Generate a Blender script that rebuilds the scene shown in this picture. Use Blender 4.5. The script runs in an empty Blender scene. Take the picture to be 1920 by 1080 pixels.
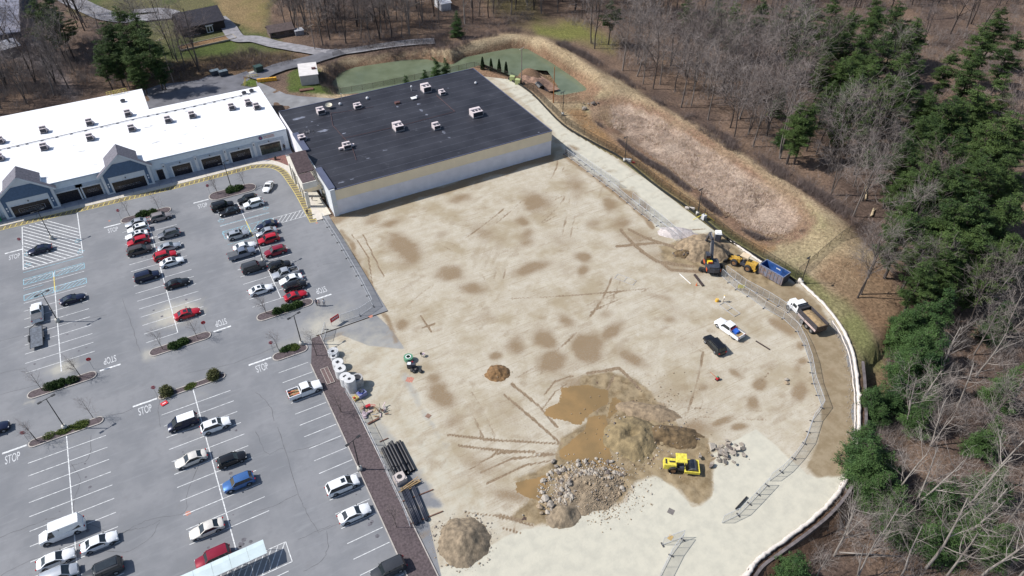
import bpy, bmesh, math, random
import numpy as np
from mathutils import Vector, Matrix
random.seed(7); RNG = np.random.default_rng(7)
R = math.radians
scene = bpy.context.scene
col = scene.collection

# ------------------------------------------------------------------ camera
FOC, PITCH, ROLL, YAW, CAMH = 1314.77, 0.7014790, -0.0062745, 0.4991437, 92.0
fw = np.array([math.sin(YAW)*math.cos(PITCH), math.cos(YAW)*math.cos(PITCH), -math.sin(PITCH)])
r0 = np.array([math.cos(YAW), -math.sin(YAW), 0.0]); u0 = np.cross(r0, fw)
rt = r0*math.cos(ROLL)+u0*math.sin(ROLL); upv = -r0*math.sin(ROLL)+u0*math.cos(ROLL)
cd = bpy.data.cameras.new('camera'); cam = bpy.data.objects.new('camera', cd); col.objects.link(cam)
cd.sensor_width = 36.0; cd.lens = FOC/1920*36.0; cd.clip_start = 1.0; cd.clip_end = 6000
M = Matrix.Identity(4)
for i in range(3):
    M[i][0] = rt[i]; M[i][1] = upv[i]; M[i][2] = -fw[i]
M[2][3] = CAMH
cam.matrix_world = M
scene.camera = cam

# ------------------------------------------------------------------ world, sun, exposure
w = bpy.data.worlds.new('World'); scene.world = w; w.use_nodes = True
nt = w.node_tree; nt.nodes.clear()
SUN_EL = R(46); SUN_DIR = Vector((-math.cos(SUN_EL)*math.cos(R(-29)), -math.cos(SUN_EL)*math.sin(R(-29)), math.sin(SUN_EL)))
sky = nt.nodes.new('ShaderNodeTexSky'); sky.sky_type = 'NISHITA'; sky.sun_disc = False
sky.sun_elevation = SUN_EL; sky.sun_rotation = math.atan2(SUN_DIR.x, SUN_DIR.y)
sky.air_density = 1.0; sky.dust_density = 1.0
bg = nt.nodes.new('ShaderNodeBackground'); bg.inputs['Strength'].default_value = 0.10
ow = nt.nodes.new('ShaderNodeOutputWorld')
nt.links.new(sky.outputs[0], bg.inputs['Color']); nt.links.new(bg.outputs[0], ow.inputs['Surface'])
sd = bpy.data.lights.new('sun', 'SUN'); sd.energy = 4.2; sd.angle = R(0.53); sd.color = (1.0, 0.965, 0.92)
so = bpy.data.objects.new('sun', sd); col.objects.link(so)
so.rotation_euler = (-SUN_DIR).to_track_quat('-Z', 'Y').to_euler(); so.location = (0, 0, 200)
scene.view_settings.view_transform = 'Standard'; scene.view_settings.look = 'None'
scene.view_settings.exposure = 0.46; scene.view_settings.gamma = 1.0
scene.view_settings.use_curve_mapping = False

# ------------------------------------------------------------------ survey: photo pixel -> place on the ground (or at height z)
def G(u, v, z=0.0):
    d = fw+rt*(u-960)/FOC-upv*(v-540)/FOC
    k = (CAMH-z)/-d[2]
    return Vector((d[0]*k, d[1]*k, z))
def gxy(l, z=0.0): return [tuple(G(a, b, z)[:2]) for a, b in l]
def PJ(P):
    v = np.asarray(P, float)-np.array([0, 0, CAMH]); f = v@fw
    f = np.where(f < 5, 5, f)
    return 960+FOC*(v@rt)/f, 540-FOC*(v@upv)/f
def lin(r, g, b):
    f = lambda c: (c/255/12.92 if c/255 <= .04045 else ((c/255+.055)/1.055)**2.4)
    return (f(r), f(g), f(b))
def alb(r, g, b, k=1.42):
    return tuple(min(.85, c/k) for c in lin(r, g, b))

# ------------------------------------------------------------------ object helpers
def tag(o, label=None, cat=None, group=None, kind=None):
    if label: o['label'] = label
    if cat: o['category'] = cat
    if group: o['group'] = group
    if kind: o['kind'] = kind
    return o
def empty(name, loc=(0, 0, 0), rz=0.0, label=None, cat=None, group=None):
    o = bpy.data.objects.new(name, None); col.objects.link(o); o.location = loc; o.rotation_euler = (0, 0, rz)
    o.empty_display_size = .3
    return tag(o, label, cat, group)
def link(name, me, parent=None, mat=None, loc=None, rz=None):
    o = bpy.data.objects.new(name, me); col.objects.link(o)
    if parent: o.parent = parent
    if loc is not None: o.location = loc
    if rz is not None: o.rotation_euler = (0, 0, rz)
    if mat and not me.materials: me.materials.append(mat)
    return o
def stuffpart(o): o['kind'] = 'stuff'; return o
def children(o): return list(o.children)
def copy_tree(o, parent=None):
    c = o.copy(); col.objects.link(c)
    if parent: c.parent = parent
    for ch in children(o): copy_tree(ch, c)
    return c
def npmesh(name, V, F, mat=None, smooth=False):
    """V (n,3), F (m,k) with constant k"""
    V = np.ascontiguousarray(V, np.float32); F = np.ascontiguousarray(F, np.int32)
    me = bpy.data.meshes.new(name); m, k = F.shape
    me.vertices.add(len(V)); me.vertices.foreach_set('co', V.ravel())
    me.loops.add(m*k); me.loops.foreach_set('vertex_index', F.ravel())
    me.polygons.add(m); me.polygons.foreach_set('loop_start', np.arange(0, m*k, k, dtype=np.int32))
    try: me.polygons.foreach_set('loop_total', np.full(m, k, np.int32))
    except Exception: pass
    me.update(calc_edges=True)
    if smooth: me.polygons.foreach_set('use_smooth', np.ones(m, bool))
    if mat: me.materials.append(mat)
    return me

class MB:
    def __init__(s): s.v = []; s.f = []; s.mi = []; s.cur = 0
    def add(s, vs, fs):
        n = len(s.v); s.v += [tuple(p) for p in vs]; s.f += [tuple(i+n for i in f) for f in fs]; s.mi += [s.cur]*len(fs); return s
    def box(s, cx, cy, z0, sx, sy, sz, rz=0, taper=1.0):
        c, sn = math.cos(rz), math.sin(rz); vs = []
        for z, t in ((z0, 1), (z0+sz, taper)):
            for a, b in ((-1, -1), (1, -1), (1, 1), (-1, 1)):
                x, y = a*sx/2*t, b*sy/2*t; vs.append((cx+x*c-y*sn, cy+x*sn+y*c, z))
        return s.add(vs, [(3, 2, 1, 0), (4, 5, 6, 7), (0, 1, 5, 4), (1, 2, 6, 5), (2, 3, 7, 6), (3, 0, 4, 7)])
    def bbox(s, x0, x1, y0, y1, z0, z1): return s.box((x0+x1)/2, (y0+y1)/2, z0, x1-x0, y1-y0, z1-z0)
    def quad(s, *p): return s.add(p, [tuple(range(len(p)))])
    def prism(s, pts, z0, z1):
        n = len(pts)
        a = sum(pts[i][0]*pts[(i+1) % n][1]-pts[(i+1) % n][0]*pts[i][1] for i in range(n))
        if a < 0: pts = pts[::-1]
        return s.add([(x, y, z0) for x, y in pts]+[(x, y, z1) for x, y in pts],
                     [tuple(range(n))[::-1], tuple(range(n, 2*n))]+[(i, (i+1) % n, n+(i+1) % n, n+i) for i in range(n)])
    def tube(s, p0, p1, r0, r1=None, n=6, caps=True):
        r1 = r0 if r1 is None else r1
        p0, p1 = Vector(p0), Vector(p1); d = (p1-p0)
        if d.length < 1e-6: return s
        d.normalize(); a = d.orthogonal().normalized(); b = d.cross(a)
        vs = [p0+(a*math.cos(2*math.pi*i/n)+b*math.sin(2*math.pi*i/n))*r0 for i in range(n)]
        vs += [p1+(a*math.cos(2*math.pi*i/n)+b*math.sin(2*math.pi*i/n))*r1 for i in range(n)]
        fs = [(i, (i+1) % n, n+(i+1) % n, n+i) for i in range(n)]
        if caps: fs += [tuple(range(n))[::-1], tuple(range(n, 2*n))]
        return s.add(vs, fs)
    def path(s, pts, r, n=5):
        for a, b in zip(pts[:-1], pts[1:]): s.tube(a, b, r, r, n)
        return s
    def beam(s, p0, p1, w, h):
        p0, p1 = Vector(p0), Vector(p1); d = (p1-p0).normalized()
        up = Vector((0, 0, 1)) if abs(d.z) < .95 else Vector((0, 1, 0))
        a = d.cross(up).normalized()*w/2; b = a.cross(d).normalized()*h/2
        vs = [q+x for q in (p0, p1) for x in (-a-b, a-b, a+b, -a+b)]
        return s.add(vs, [(3, 2, 1, 0), (4, 5, 6, 7), (0, 1, 5, 4), (1, 2, 6, 5), (2, 3, 7, 6), (3, 0, 4, 7)])
    def ring(s, cx, cy, z0, z1, ro, ri, n=24, square=False):
        vs = []
        for z in (z0, z1):
            for i in range(n):
                a = 2*math.pi*i/n; vs.append((cx+ro*math.cos(a), cy+ro*math.sin(a), z))
            for i in range(n):
                a = 2*math.pi*i/n; c, sn = math.cos(a), math.sin(a)
                k = ri/max(abs(c), abs(sn)) if square else ri
                vs.append((cx+k*c, cy+k*sn, z))
        fs = []
        for i in range(n):
            j = (i+1) % n
            fs += [(i, j, 2*n+j, 2*n+i), (n+j, n+i, 3*n+i, 3*n+j), (2*n+i, 2*n+j, 3*n+j, 3*n+i)]
        return s.add(vs, fs)
    def mesh(s, name, mat=None, smooth=False, mats=None):
        me = bpy.data.meshes.new(name); me.from_pydata(s.v, [], s.f); 
        for m in (mats or ([mat] if mat else [])): me.materials.append(m)
        if mats: me.polygons.foreach_set('material_index', s.mi)
        if smooth: me.polygons.foreach_set('use_smooth', [True]*len(s.f))
        me.update(); return me
    def build(s, name, mat, parent=None, smooth=False, loc=None, rz=None):
        return link(name, s.mesh(name, mat, smooth), parent, None, loc, rz)

# ------------------------------------------------------------------ materials
MAT = {}
def nodes(name):
    m = bpy.data.materials.new(name); m.use_nodes = True; t = m.node_tree
    return m, t, t.nodes['Principled BSDF'], t.nodes, t.links
def mat(name, colr, rough=.8, var=.12, scale=1.5, metal=0.0, bump=0.0, bscale=8, spec=.5, coat=0, detail=6, dirt=None, stretch=None):
    """plain surface with procedural grain; colr is base colour"""
    if name in MAT: return MAT[name]
    m, t, b, N, L = nodes(name)
    tc = N.new('ShaderNodeTexCoord'); mp = N.new('ShaderNodeMapping'); L.new(tc.outputs['Object'], mp.inputs[0])
    if stretch: mp.inputs['Scale'].default_value = stretch
    nz = N.new('ShaderNodeTexNoise'); nz.inputs['Scale'].default_value = scale; nz.inputs['Detail'].default_value = detail
    L.new(mp.outputs[0], nz.inputs['Vector'])
    cr = N.new('ShaderNodeValToRGB'); L.new(nz.outputs['Fac'], cr.inputs[0])
    lo = tuple(c*(1-var*2) for c in colr); hi = tuple(min(.9, c*(1+var*1.6)) for c in colr)
    if dirt: lo = dirt
    cr.color_ramp.elements[0].position = .3; cr.color_ramp.elements[0].color = (*lo, 1)
    cr.color_ramp.elements[1].position = .72; cr.color_ramp.elements[1].color = (*hi, 1)
    L.new(cr.outputs[0], b.inputs['Base Color'])
    b.inputs['Roughness'].default_value = rough; b.inputs['Metallic'].default_value = metal
    b.inputs['Specular IOR Level'].default_value = spec
    if coat: b.inputs['Coat Weight'].default_value = coat; b.inputs['Coat Roughness'].default_value = .08
    if bump:
        n2 = N.new('ShaderNodeTexNoise'); n2.inputs['Scale'].default_value = bscale; n2.inputs['Detail'].default_value = 8
        L.new(tc.outputs['Object'], n2.inputs['Vector'])
        bp = N.new('ShaderNodeBump'); bp.inputs['Strength'].default_value = 1; bp.inputs['Distance'].default_value = bump
        L.new(n2.outputs['Fac'], bp.inputs['Height']); L.new(bp.outputs[0], b.inputs['Normal'])
    MAT[name] = m; return m
def paint(name, colr, metal=.0, rough=.32):
    return mat('paint_'+name, colr, rough, .03, 3, metal, coat=.25 if max(colr) < .1 else .5, spec=.3)
glass = mat('car_glass', (.018, .024, .028), .06, .1, 2, spec=.8)
rubber = mat('rubber', (.022, .022, .024), .85, .2, 8)
rimm = mat('alloy', (.42, .43, .45), .35, .1, 5, .7)
black = mat('black_metal', (.018, .018, .02), .5, .1, 4)
darkplastic = mat('dark_trim', (.03, .03, .033), .6, .1, 4)
steel = mat('galvanised', (.42, .43, .45), .45, .12, 3, .6)
lampred = mat('tail_lamp_red', (.35, .012, .012), .2, .1, 3)
lampwhite = mat('head_lamp_clear', (.6, .62, .64), .1, .1, 3)
white = mat('white_paint', (.78, .78, .77), .5, .04, 2)
linewhite = mat('line_paint', (.60, .61, .61), .7, .2, 2.2)
lineyellow = mat('line_yellow', (.60, .48, .13), .7, .2, 2.2)
lineblue = mat('line_blue', (.23, .42, .50), .7, .2, 2.2)
concrete = mat('concrete', alb(205, 202, 194), .85, .1, .8, bump=.01)
concrete_raw = mat('concrete_weathered', alb(186, 184, 182), .9, .16, 2.5, bump=.01)
kerbm = mat('kerb', alb(196, 188, 180), .85, .12, 1.2)
wood = mat('timber', alb(178, 150, 110), .8, .2, 6)
barnwood = mat('dark_boards', (.028, .022, .02), .85, .3, 5)

def softpoly(U, Vv, poly, soft):
    """1 inside polygon, 0 outside, linear over +-soft (same units as U,V)"""
    P = np.array(poly, float); d = np.full(U.shape, 1e9); ins = np.zeros(U.shape, bool)
    for i in range(len(P)):
        a = P[i]; b = P[(i+1) % len(P)]; e = b-a
        tt = np.clip(((U-a[0])*e[0]+(Vv-a[1])*e[1])/max(e@e, 1e-9), 0, 1)
        d = np.minimum(d, np.hypot(U-a[0]-tt*e[0], Vv-a[1]-tt*e[1]))
        c = ((a[1] > Vv) != (b[1] > Vv))
        with np.errstate(divide='ignore', invalid='ignore'):
            xi = (b[0]-a[0])*(Vv-a[1])/((b[1]-a[1]) if b[1] != a[1] else 1e-9)+a[0]
        ins ^= c & (U < xi)
    sd_ = np.where(ins, d, -d)
    return np.clip(sd_/(2*soft)+.5, 0, 1), sd_
def blob(U, Vv, cx, cy, rx, ry, rot=0, s=1.0, p=2.0):
    a = R(rot); dx = U-cx; dy = Vv-cy
    x = dx*math.cos(a)+dy*math.sin(a); y = -dx*math.sin(a)+dy*math.cos(a)
    return s*np.exp(-np.power((x/rx)**2+(y/ry)**2, p/2)*.9)
def stroke(U, Vv, pts, wd, s=1.0):
    d = np.full(U.shape, 1e9)
    for a, b in zip(pts[:-1], pts[1:]):
        a = np.array(a, float); b = np.array(b, float); e = b-a
        tt = np.clip(((U-a[0])*e[0]+(Vv-a[1])*e[1])/(e@e), 0, 1)
        d = np.minimum(d, np.hypot(U-a[0]-tt*e[0], Vv-a[1]-tt*e[1]))
    return s*np.clip(1.5-d/wd, 0, 1)
def vnoise(x, y, sc, seed=0):
    """smooth value noise"""
    rg = np.random.default_rng(seed); T = rg.random((257, 257))
    X = x/sc; Y = y/sc; xi = np.floor(X).astype(int); yi = np.floor(Y).astype(int); fx = X-xi; fy = Y-yi
    fx = fx*fx*(3-2*fx); fy = fy*fy*(3-2*fy); a = xi % 256; b = yi % 256
    return (T[a, b]*(1-fx)*(1-fy)+T[a+1, b]*fx*(1-fy)+T[a, b+1]*(1-fx)*fy+T[a+1, b+1]*fx*fy)
def fbm(x, y, sc, o=4, seed=0):
    s = 0; a = 1; tot = 0
    for i in range(o): s = s+a*vnoise(x, y, sc/2**i, seed+i); tot += a; a *= .5
    return s/tot
def grid(x0, x1, y0, y1, st):
    xs = np.arange(x0, x1+st*.5, st); ys = np.arange(y0, y1+st*.5, st)
    X, Y = np.meshgrid(xs, ys, indexing='xy'); nx, ny = len(xs), len(ys)
    i = np.arange(nx*ny).reshape(ny, nx)
    F = np.stack([i[:-1, :-1], i[:-1, 1:], i[1:, 1:], i[1:, :-1]], -1).reshape(-1, 4)
    return X.ravel(), Y.ravel(), F
def prune(V, F, keepf):
    F = F[keepf]; used = np.unique(F); mp = -np.ones(len(V), int); mp[used] = np.arange(len(used))
    return used, mp[F]
def setattr_f(me, name, arr):
    a = me.attributes.new(name, 'FLOAT', 'POINT'); a.data.foreach_set('value', np.ascontiguousarray(arr, np.float32))
def setattr_c(me, name, arr):
    a = me.attributes.new(name, 'FLOAT_COLOR', 'POINT')
    c = np.ones((len(arr), 4), np.float32); c[:, :3] = arr; a.data.foreach_set('color', c.ravel())
def flat(name, polys, z, mt, label=None, cat=None, kind='structure', parent=None):
    m = MB()
    for p in polys:
        a = sum(p[i][0]*p[(i+1) % len(p)][1]-p[(i+1) % len(p)][0]*p[i][1] for i in range(len(p)))
        if a < 0: p = p[::-1]
        m.add([(x, y, z) for x, y in p], [tuple(range(len(p)))])
    o = m.build(name, mt, parent)
    return tag(o, label, cat, kind=kind)
def seg(p, q, wd):
    """thin rectangle polygon from p to q"""
    d = Vector((q[0]-p[0], q[1]-p[1])); d.normalize(); n = Vector((-d.y, d.x))*wd/2
    return [(p[0]-n.x, p[1]-n.y), (q[0]-n.x, q[1]-n.y), (q[0]+n.x, q[1]+n.y), (p[0]+n.x, p[1]+n.y)]
# ================================================================== GROUND
SOCK_PX = [(962, 150), (1005, 185), (1060, 241), (1120, 277), (1165, 302), (1200, 329), (1250, 366), (1300, 405), (1340, 433), (1370, 456), (1425, 492), (1486, 523),
           (1502, 533), (1540, 568), (1567, 600), (1586, 632), (1600, 670), (1606, 710), (1610, 760), (1608, 820), (1600, 868), (1582, 908), (1550, 950), (1510, 985),
           (1460, 1022), (1420, 1052), (1395, 1085), (1330, 1150)]
SOCK = gxy(SOCK_PX)
KX0, KX1 = 10.05, 13.9          # mulch strip between the car park and the site
FX = 27.6                       # fence between car park lane and site
SITE_POLY = [(KX1, 2), (KX1, 101), (FX, 101), (FX, 138.3), (87.0, 138.3), (87.0, 186), (92, 193)]+SOCK+[(45, 2)]
POND = gxy([(626, 157), (640, 138), (668, 127), (700, 122), (760, 113), (800, 112), (848, 122), (872, 108), (920, 98), (960, 91), (988, 92), (1030, 116), (1075, 146), (1099, 166),
            (1092, 176), (1050, 182), (1025, 172), (1032, 160), (1012, 133), (975, 131), (962, 148), (900, 125), (830, 148), (760, 166), (690, 178), (640, 180)], -2.5)
BASIN = gxy([(1140, 196), (1180, 196), (1225, 214), (1290, 250), (1360, 300), (1430, 345), (1490, 385), (1512, 412), (1495, 436), (1440, 447), (1390, 424), (1330, 372), (1260, 318),
             (1190, 278), (1130, 232)], -1.2)
BERM = gxy([(700, 112), (780, 100), (860, 100), (915, 82), (960, 74), (1015, 80), (1062, 108), (1110, 142), (1180, 182), (1280, 244), (1380, 310), (1470, 362), (1545, 420), (1590, 470)], 1.2)
WALLPTS = gxy([(1618, 678), (1622, 720), (1624, 770), (1622, 825), (1614, 874), (1596, 915), (1563, 958), (1520, 995), (1470, 1032), (1430, 1062), (1405, 1095), (1350, 1150)])

def terr(X, Y):
    z = (fbm(X, Y, 30, 3, 5)-.5)*1.0+(fbm(X, Y, 4, 3, 9)-.5)*.35
    d = np.full(X.shape, 1e9)
    for a, b in zip(BERM[:-1], BERM[1:]):
        a = np.array(a); b = np.array(b); e = b-a
        tt = np.clip(((X-a[0])*e[0]+(Y-a[1])*e[1])/(e@e), 0, 1); d = np.minimum(d, np.hypot(X-a[0]-tt*e[0], Y-a[1]-tt*e[1]))
    z = z*np.clip((d-4)/12, .15, 1)+2.0*np.exp(-(d/6.0)**2)
    # lower ground beyond the retaining wall
    lowp = WALLPTS+[(60, -30), (400, -30), (400, 60), (150, 62)]
    m, s = softpoly(X, Y, lowp, 1.2); z = z-3.0*np.clip((s+.2)/1.0, 0, 1)*np.clip((58-Y)/10, 0, 1)
    m, s = softpoly(X, Y, BASIN, 3); z = z*(1-m)+m*(-1.6+(fbm(X, Y, 5, 5, 21)-.5)*1.7+(fbm(X, Y, 2.6, 3, 25)-.5)*.8)
    m, s = softpoly(X, Y, POND, 1); k = np.clip((s+4.5)/6.5, 0, 1); k = k*k*(3-2*k); z = z*(1-k)+k*(-4.2)
    for pl, mg in ((SITE_POLY, 1.2), ([(-110, -80), (KX1+.5, -80), (KX1+.5, 101), (FX+.5, 101), (FX+.5, 176), (-110, 176)], 1.0), ([(-70, 170), (88, 137), (88, 186), (88, 186), (28, 186), (-1, 206), (-1, 222), (-70, 222)], 1.0)):
        m, s = softpoly(X, Y, pl, 1); k = np.clip((s+mg+1.6)/1.4, 0, 1)
        z = z*(1-k)+k*(-.14)
    k = np.clip((d*0+1), 0, 1)
    return z

xs = np.concatenate([[-2600, -1200, -600, -300, -180, -120], np.arange(-84, 332, 1.3), [360, 420, 520, 700, 1200, 2600]])
ys = np.concatenate([[-2600, -800, -200, -80], np.arange(-14, 412, 1.3), [430, 470, 540, 700, 1000, 1600, 3200]])
X, Y = [a.ravel() for a in np.meshgrid(xs, ys)]
nx, ny = len(xs), len(ys); ii = np.arange(nx*ny).reshape(ny, nx)
F = np.stack([ii[:-1, :-1], ii[:-1, 1:], ii[1:, 1:], ii[1:, :-1]], -1).reshape(-1, 4)
Z = terr(X, Y)
U, Vv = PJ(np.stack([X, Y, Z], 1))
C = np.zeros((len(X), 3)); n1 = fbm(X, Y, 9, 4, 3); n2 = fbm(X, Y, 2.6, 3, 4)
def mixc(c, m, rgb, k=1.42):
    a = np.array(alb(*rgb, k)); return c*(1-m[:, None])+a*m[:, None]
litter = np.array(alb(134, 112, 95)); litter2 = np.array(alb(102, 86, 77))
C[:] = litter2+(litter-litter2)*np.clip((n1-.3)*2.2, 0, 1)[:, None]
def region(C, poly, soft, rgb, rgb2=None, s=1.0):
    m, _ = softpoly(U+(n2-.5)*soft*1.2, Vv+(n1-.5)*soft*1.2, poly, soft); m = m*s
    C = mixc(C, m, rgb)
    if rgb2: C = mixc(C, m*np.clip((n1-.4)*3.2, 0, 1), rgb2)
    return C
# open grass and paths, upper left
C = region(C, [(225, -60), (560, -60), (500, 20), (505, 70), (545, 100), (480, 115), (330, 125), (255, 95), (240, 40), (130, 20)], 9, (112, 108, 76), (92, 100, 60))
C = region(C, [(385, -60), (520, -60), (500, 10), (492, 62), (450, 48), (415, 25)], 8, (146, 126, 92), (132, 122, 80))
C = region(C, [(345, 92), (440, 72), (448, 88), (430, 104), (352, 104)], 4, (92, 104, 56))
C = region(C, [(0, -60), (35, -60), (60, 40), (95, 95), (140, 180), (60, 120), (0, 110)], 14, (128, 122, 124))
C = region(C, [(960, 45), (1010, 35), (1080, 40), (1120, 60), (1160, 75), (1150, 100), (1080, 75), (1010, 62)], 10, (122, 108, 82), (128, 122, 76))
C = region(C, [(1000, 48), (1095, 52), (1110, 70), (1060, 76), (1008, 64)], 6, (122, 122, 70))
C = region(C, [(900, -20), (1000, -20), (1010, 30), (930, 25)], 10, (118, 108, 78))
# straw coloured berm
C = region(C, [(560, 140), (640, 112), (720, 104), (800, 96), (845, 96), (905, 72), (960, 64), (1012, 68), (1062, 92), (1110, 125), (1200, 175), (1290, 228), (1400, 295), (1500, 360), (1592, 424),
              (1640, 480), (1625, 560), (1560, 560), (1490, 520), (1420, 478), (1310, 398), (1180, 308), (1060, 243), (1005, 188), (960, 150), (900, 130), (700, 190), (600, 190)], 5, (172, 152, 122), (186, 168, 138))
C = region(C, [(1125, 170), (1200, 200), (1290, 238), (1400, 312), (1500, 372), (1590, 440), (1560, 480), (1480, 500), (1340, 410), (1200, 312), (1120, 262), (1075, 205)], 6, (176, 162, 128), (160, 152, 112), .7)
C = region(C, [(1130, 235), (1180, 285), (1250, 335), (1330, 395), (1400, 445), (1460, 465), (1420, 478), (1310, 400), (1180, 310), (1100, 250), (1060, 205), (1090, 205)], 4, (160, 128, 92), (140, 112, 84))
C = region(C, [(1100, 188), (1160, 178), (1240, 205), (1320, 250), (1420, 320), (1500, 370), (1530, 415), (1508, 448), (1440, 462), (1380, 438), (1320, 384), (1240, 322), (1170, 280), (1110, 225)], 4, (146, 118, 98), (160, 136, 112))
C = region(C, [(1150, 200), (1180, 198), (1225, 216), (1290, 252), (1360, 302), (1430, 347), (1486, 387), (1500, 412), (1485, 430), (1440, 436), (1394, 414), (1335, 364), (1262, 310), (1196, 272), (1140, 228)], 3, (192, 172, 154), (170, 148, 130))
# ochre rock-lined rim of the pond
C = region(C, [(626, 165), (600, 140), (640, 122), (720, 110), (800, 100), (850, 108), (920, 84), (975, 76), (1030, 96), (1090, 138), (1130, 165), (1110, 190), (1050, 192), (1000, 175), (960, 152), (700, 195)], 3, (150, 122, 98), (124, 100, 80))
# grass along the east side and behind the buildings
C = region(C, [(1060, 240), (1180, 306), (1310, 396), (1430, 476), (1520, 520), (1580, 570), (1640, 640), (1655, 720), (1625, 710), (1605, 660), (1575, 600), (1500, 535), (1420, 488), (1300, 402), (1180, 316), (1075, 252)], 4, (126, 122, 86), (108, 112, 68))
C = region(C, [(1520, 540), (1590, 560), (1650, 650), (1660, 760), (1622, 740), (1605, 660), (1570, 600)], 6, (158, 144, 112), (132, 132, 88))
C = region(C, [(1560, 470), (1650, 500), (1700, 580), (1660, 640), (1600, 575), (1530, 520)], 10, (150, 126, 100), (130, 104, 80), .8)
C = region(C, [(540, 140), (560, 125), (600, 130), (625, 178), (540, 172)], 2, (98, 106, 62), (86, 100, 50))
C = region(C, [(440, 105), (540, 100), (575, 118), (520, 138), (480, 135), (440, 142), (380, 140), (300, 160), (250, 165), (230, 130)], 7, (112, 92, 72), (96, 82, 60))
C = region(C, [(452, 155), (470, 147), (500, 150), (486, 160), (463, 163)], 2, (98, 116, 54))
C = region(C, [(1600, 700), (1660, 700), (1700, 800), (1640, 900), (1560, 1000), (1450, 1100), (1380, 1100), (1600, 880)], 12, (122, 96, 76), (104, 84, 70), .7)
gm, _ = softpoly(X, Y, BASIN, 3); gl = np.clip(1-np.abs(fbm(X, Y, 9, 4, 83)-.5)*16, 0, 1)*gm; C = mixc(C, gl*.75, (118, 98, 84)); Z = Z-gl*.5
C = C*(.86+.3*n2)[:, None]
me = npmesh('ground', np.stack([X, Y, Z], 1), F, None, True); setattr_c(me, 'tint', C)
mg, t, b, N, L = nodes('ground_litter')
at = N.new('ShaderNodeAttribute'); at.attribute_name = 'tint'
geo = N.new('ShaderNodeNewGeometry')
nz = N.new('ShaderNodeTexNoise'); nz.inputs['Scale'].default_value = 1.6; nz.inputs['Detail'].default_value = 12; nz.inputs['Roughness'].default_value = .78
L.new(geo.outputs['Position'], nz.inputs['Vector'])
vo = N.new('ShaderNodeTexVoronoi'); vo.inputs['Scale'].default_value = 2.6; L.new(geo.outputs['Position'], vo.inputs['Vector'])
rm = N.new('ShaderNodeMapRange'); rm.inputs['From Min'].default_value = .3; rm.inputs['From Max'].default_value = .72; rm.inputs['To Min'].default_value = .35; rm.inputs['To Max'].default_value = 1.75
L.new(nz.outputs['Fac'], rm.inputs['Value'])
vm = N.new('ShaderNodeVectorMath'); vm.operation = 'SCALE'; L.new(at.outputs['Color'], vm.inputs[0]); L.new(rm.outputs[0], vm.inputs['Scale'])
hs = N.new('ShaderNodeMix'); hs.data_type = 'RGBA'; hs.blend_type = 'OVERLAY'; hs.inputs['Factor'].default_value = .22
L.new(vm.outputs[0], hs.inputs['A']); bw = N.new('ShaderNodeRGBToBW'); L.new(vo.outputs['Color'], bw.inputs[0]); L.new(bw.outputs[0], hs.inputs['B'])
L.new(hs.outputs['Result'], b.inputs['Base Color']); b.inputs['Roughness'].default_value = .95; b.inputs['Specular IOR Level'].default_value = .15
bp = N.new('ShaderNodeBump'); bp.inputs['Distance'].default_value = .35; L.new(nz.outputs['Fac'], bp.inputs['Height']); L.new(bp.outputs[0], b.inputs['Normal'])
me.materials.append(mg); tag(link('ground', me), kind='structure')

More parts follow.
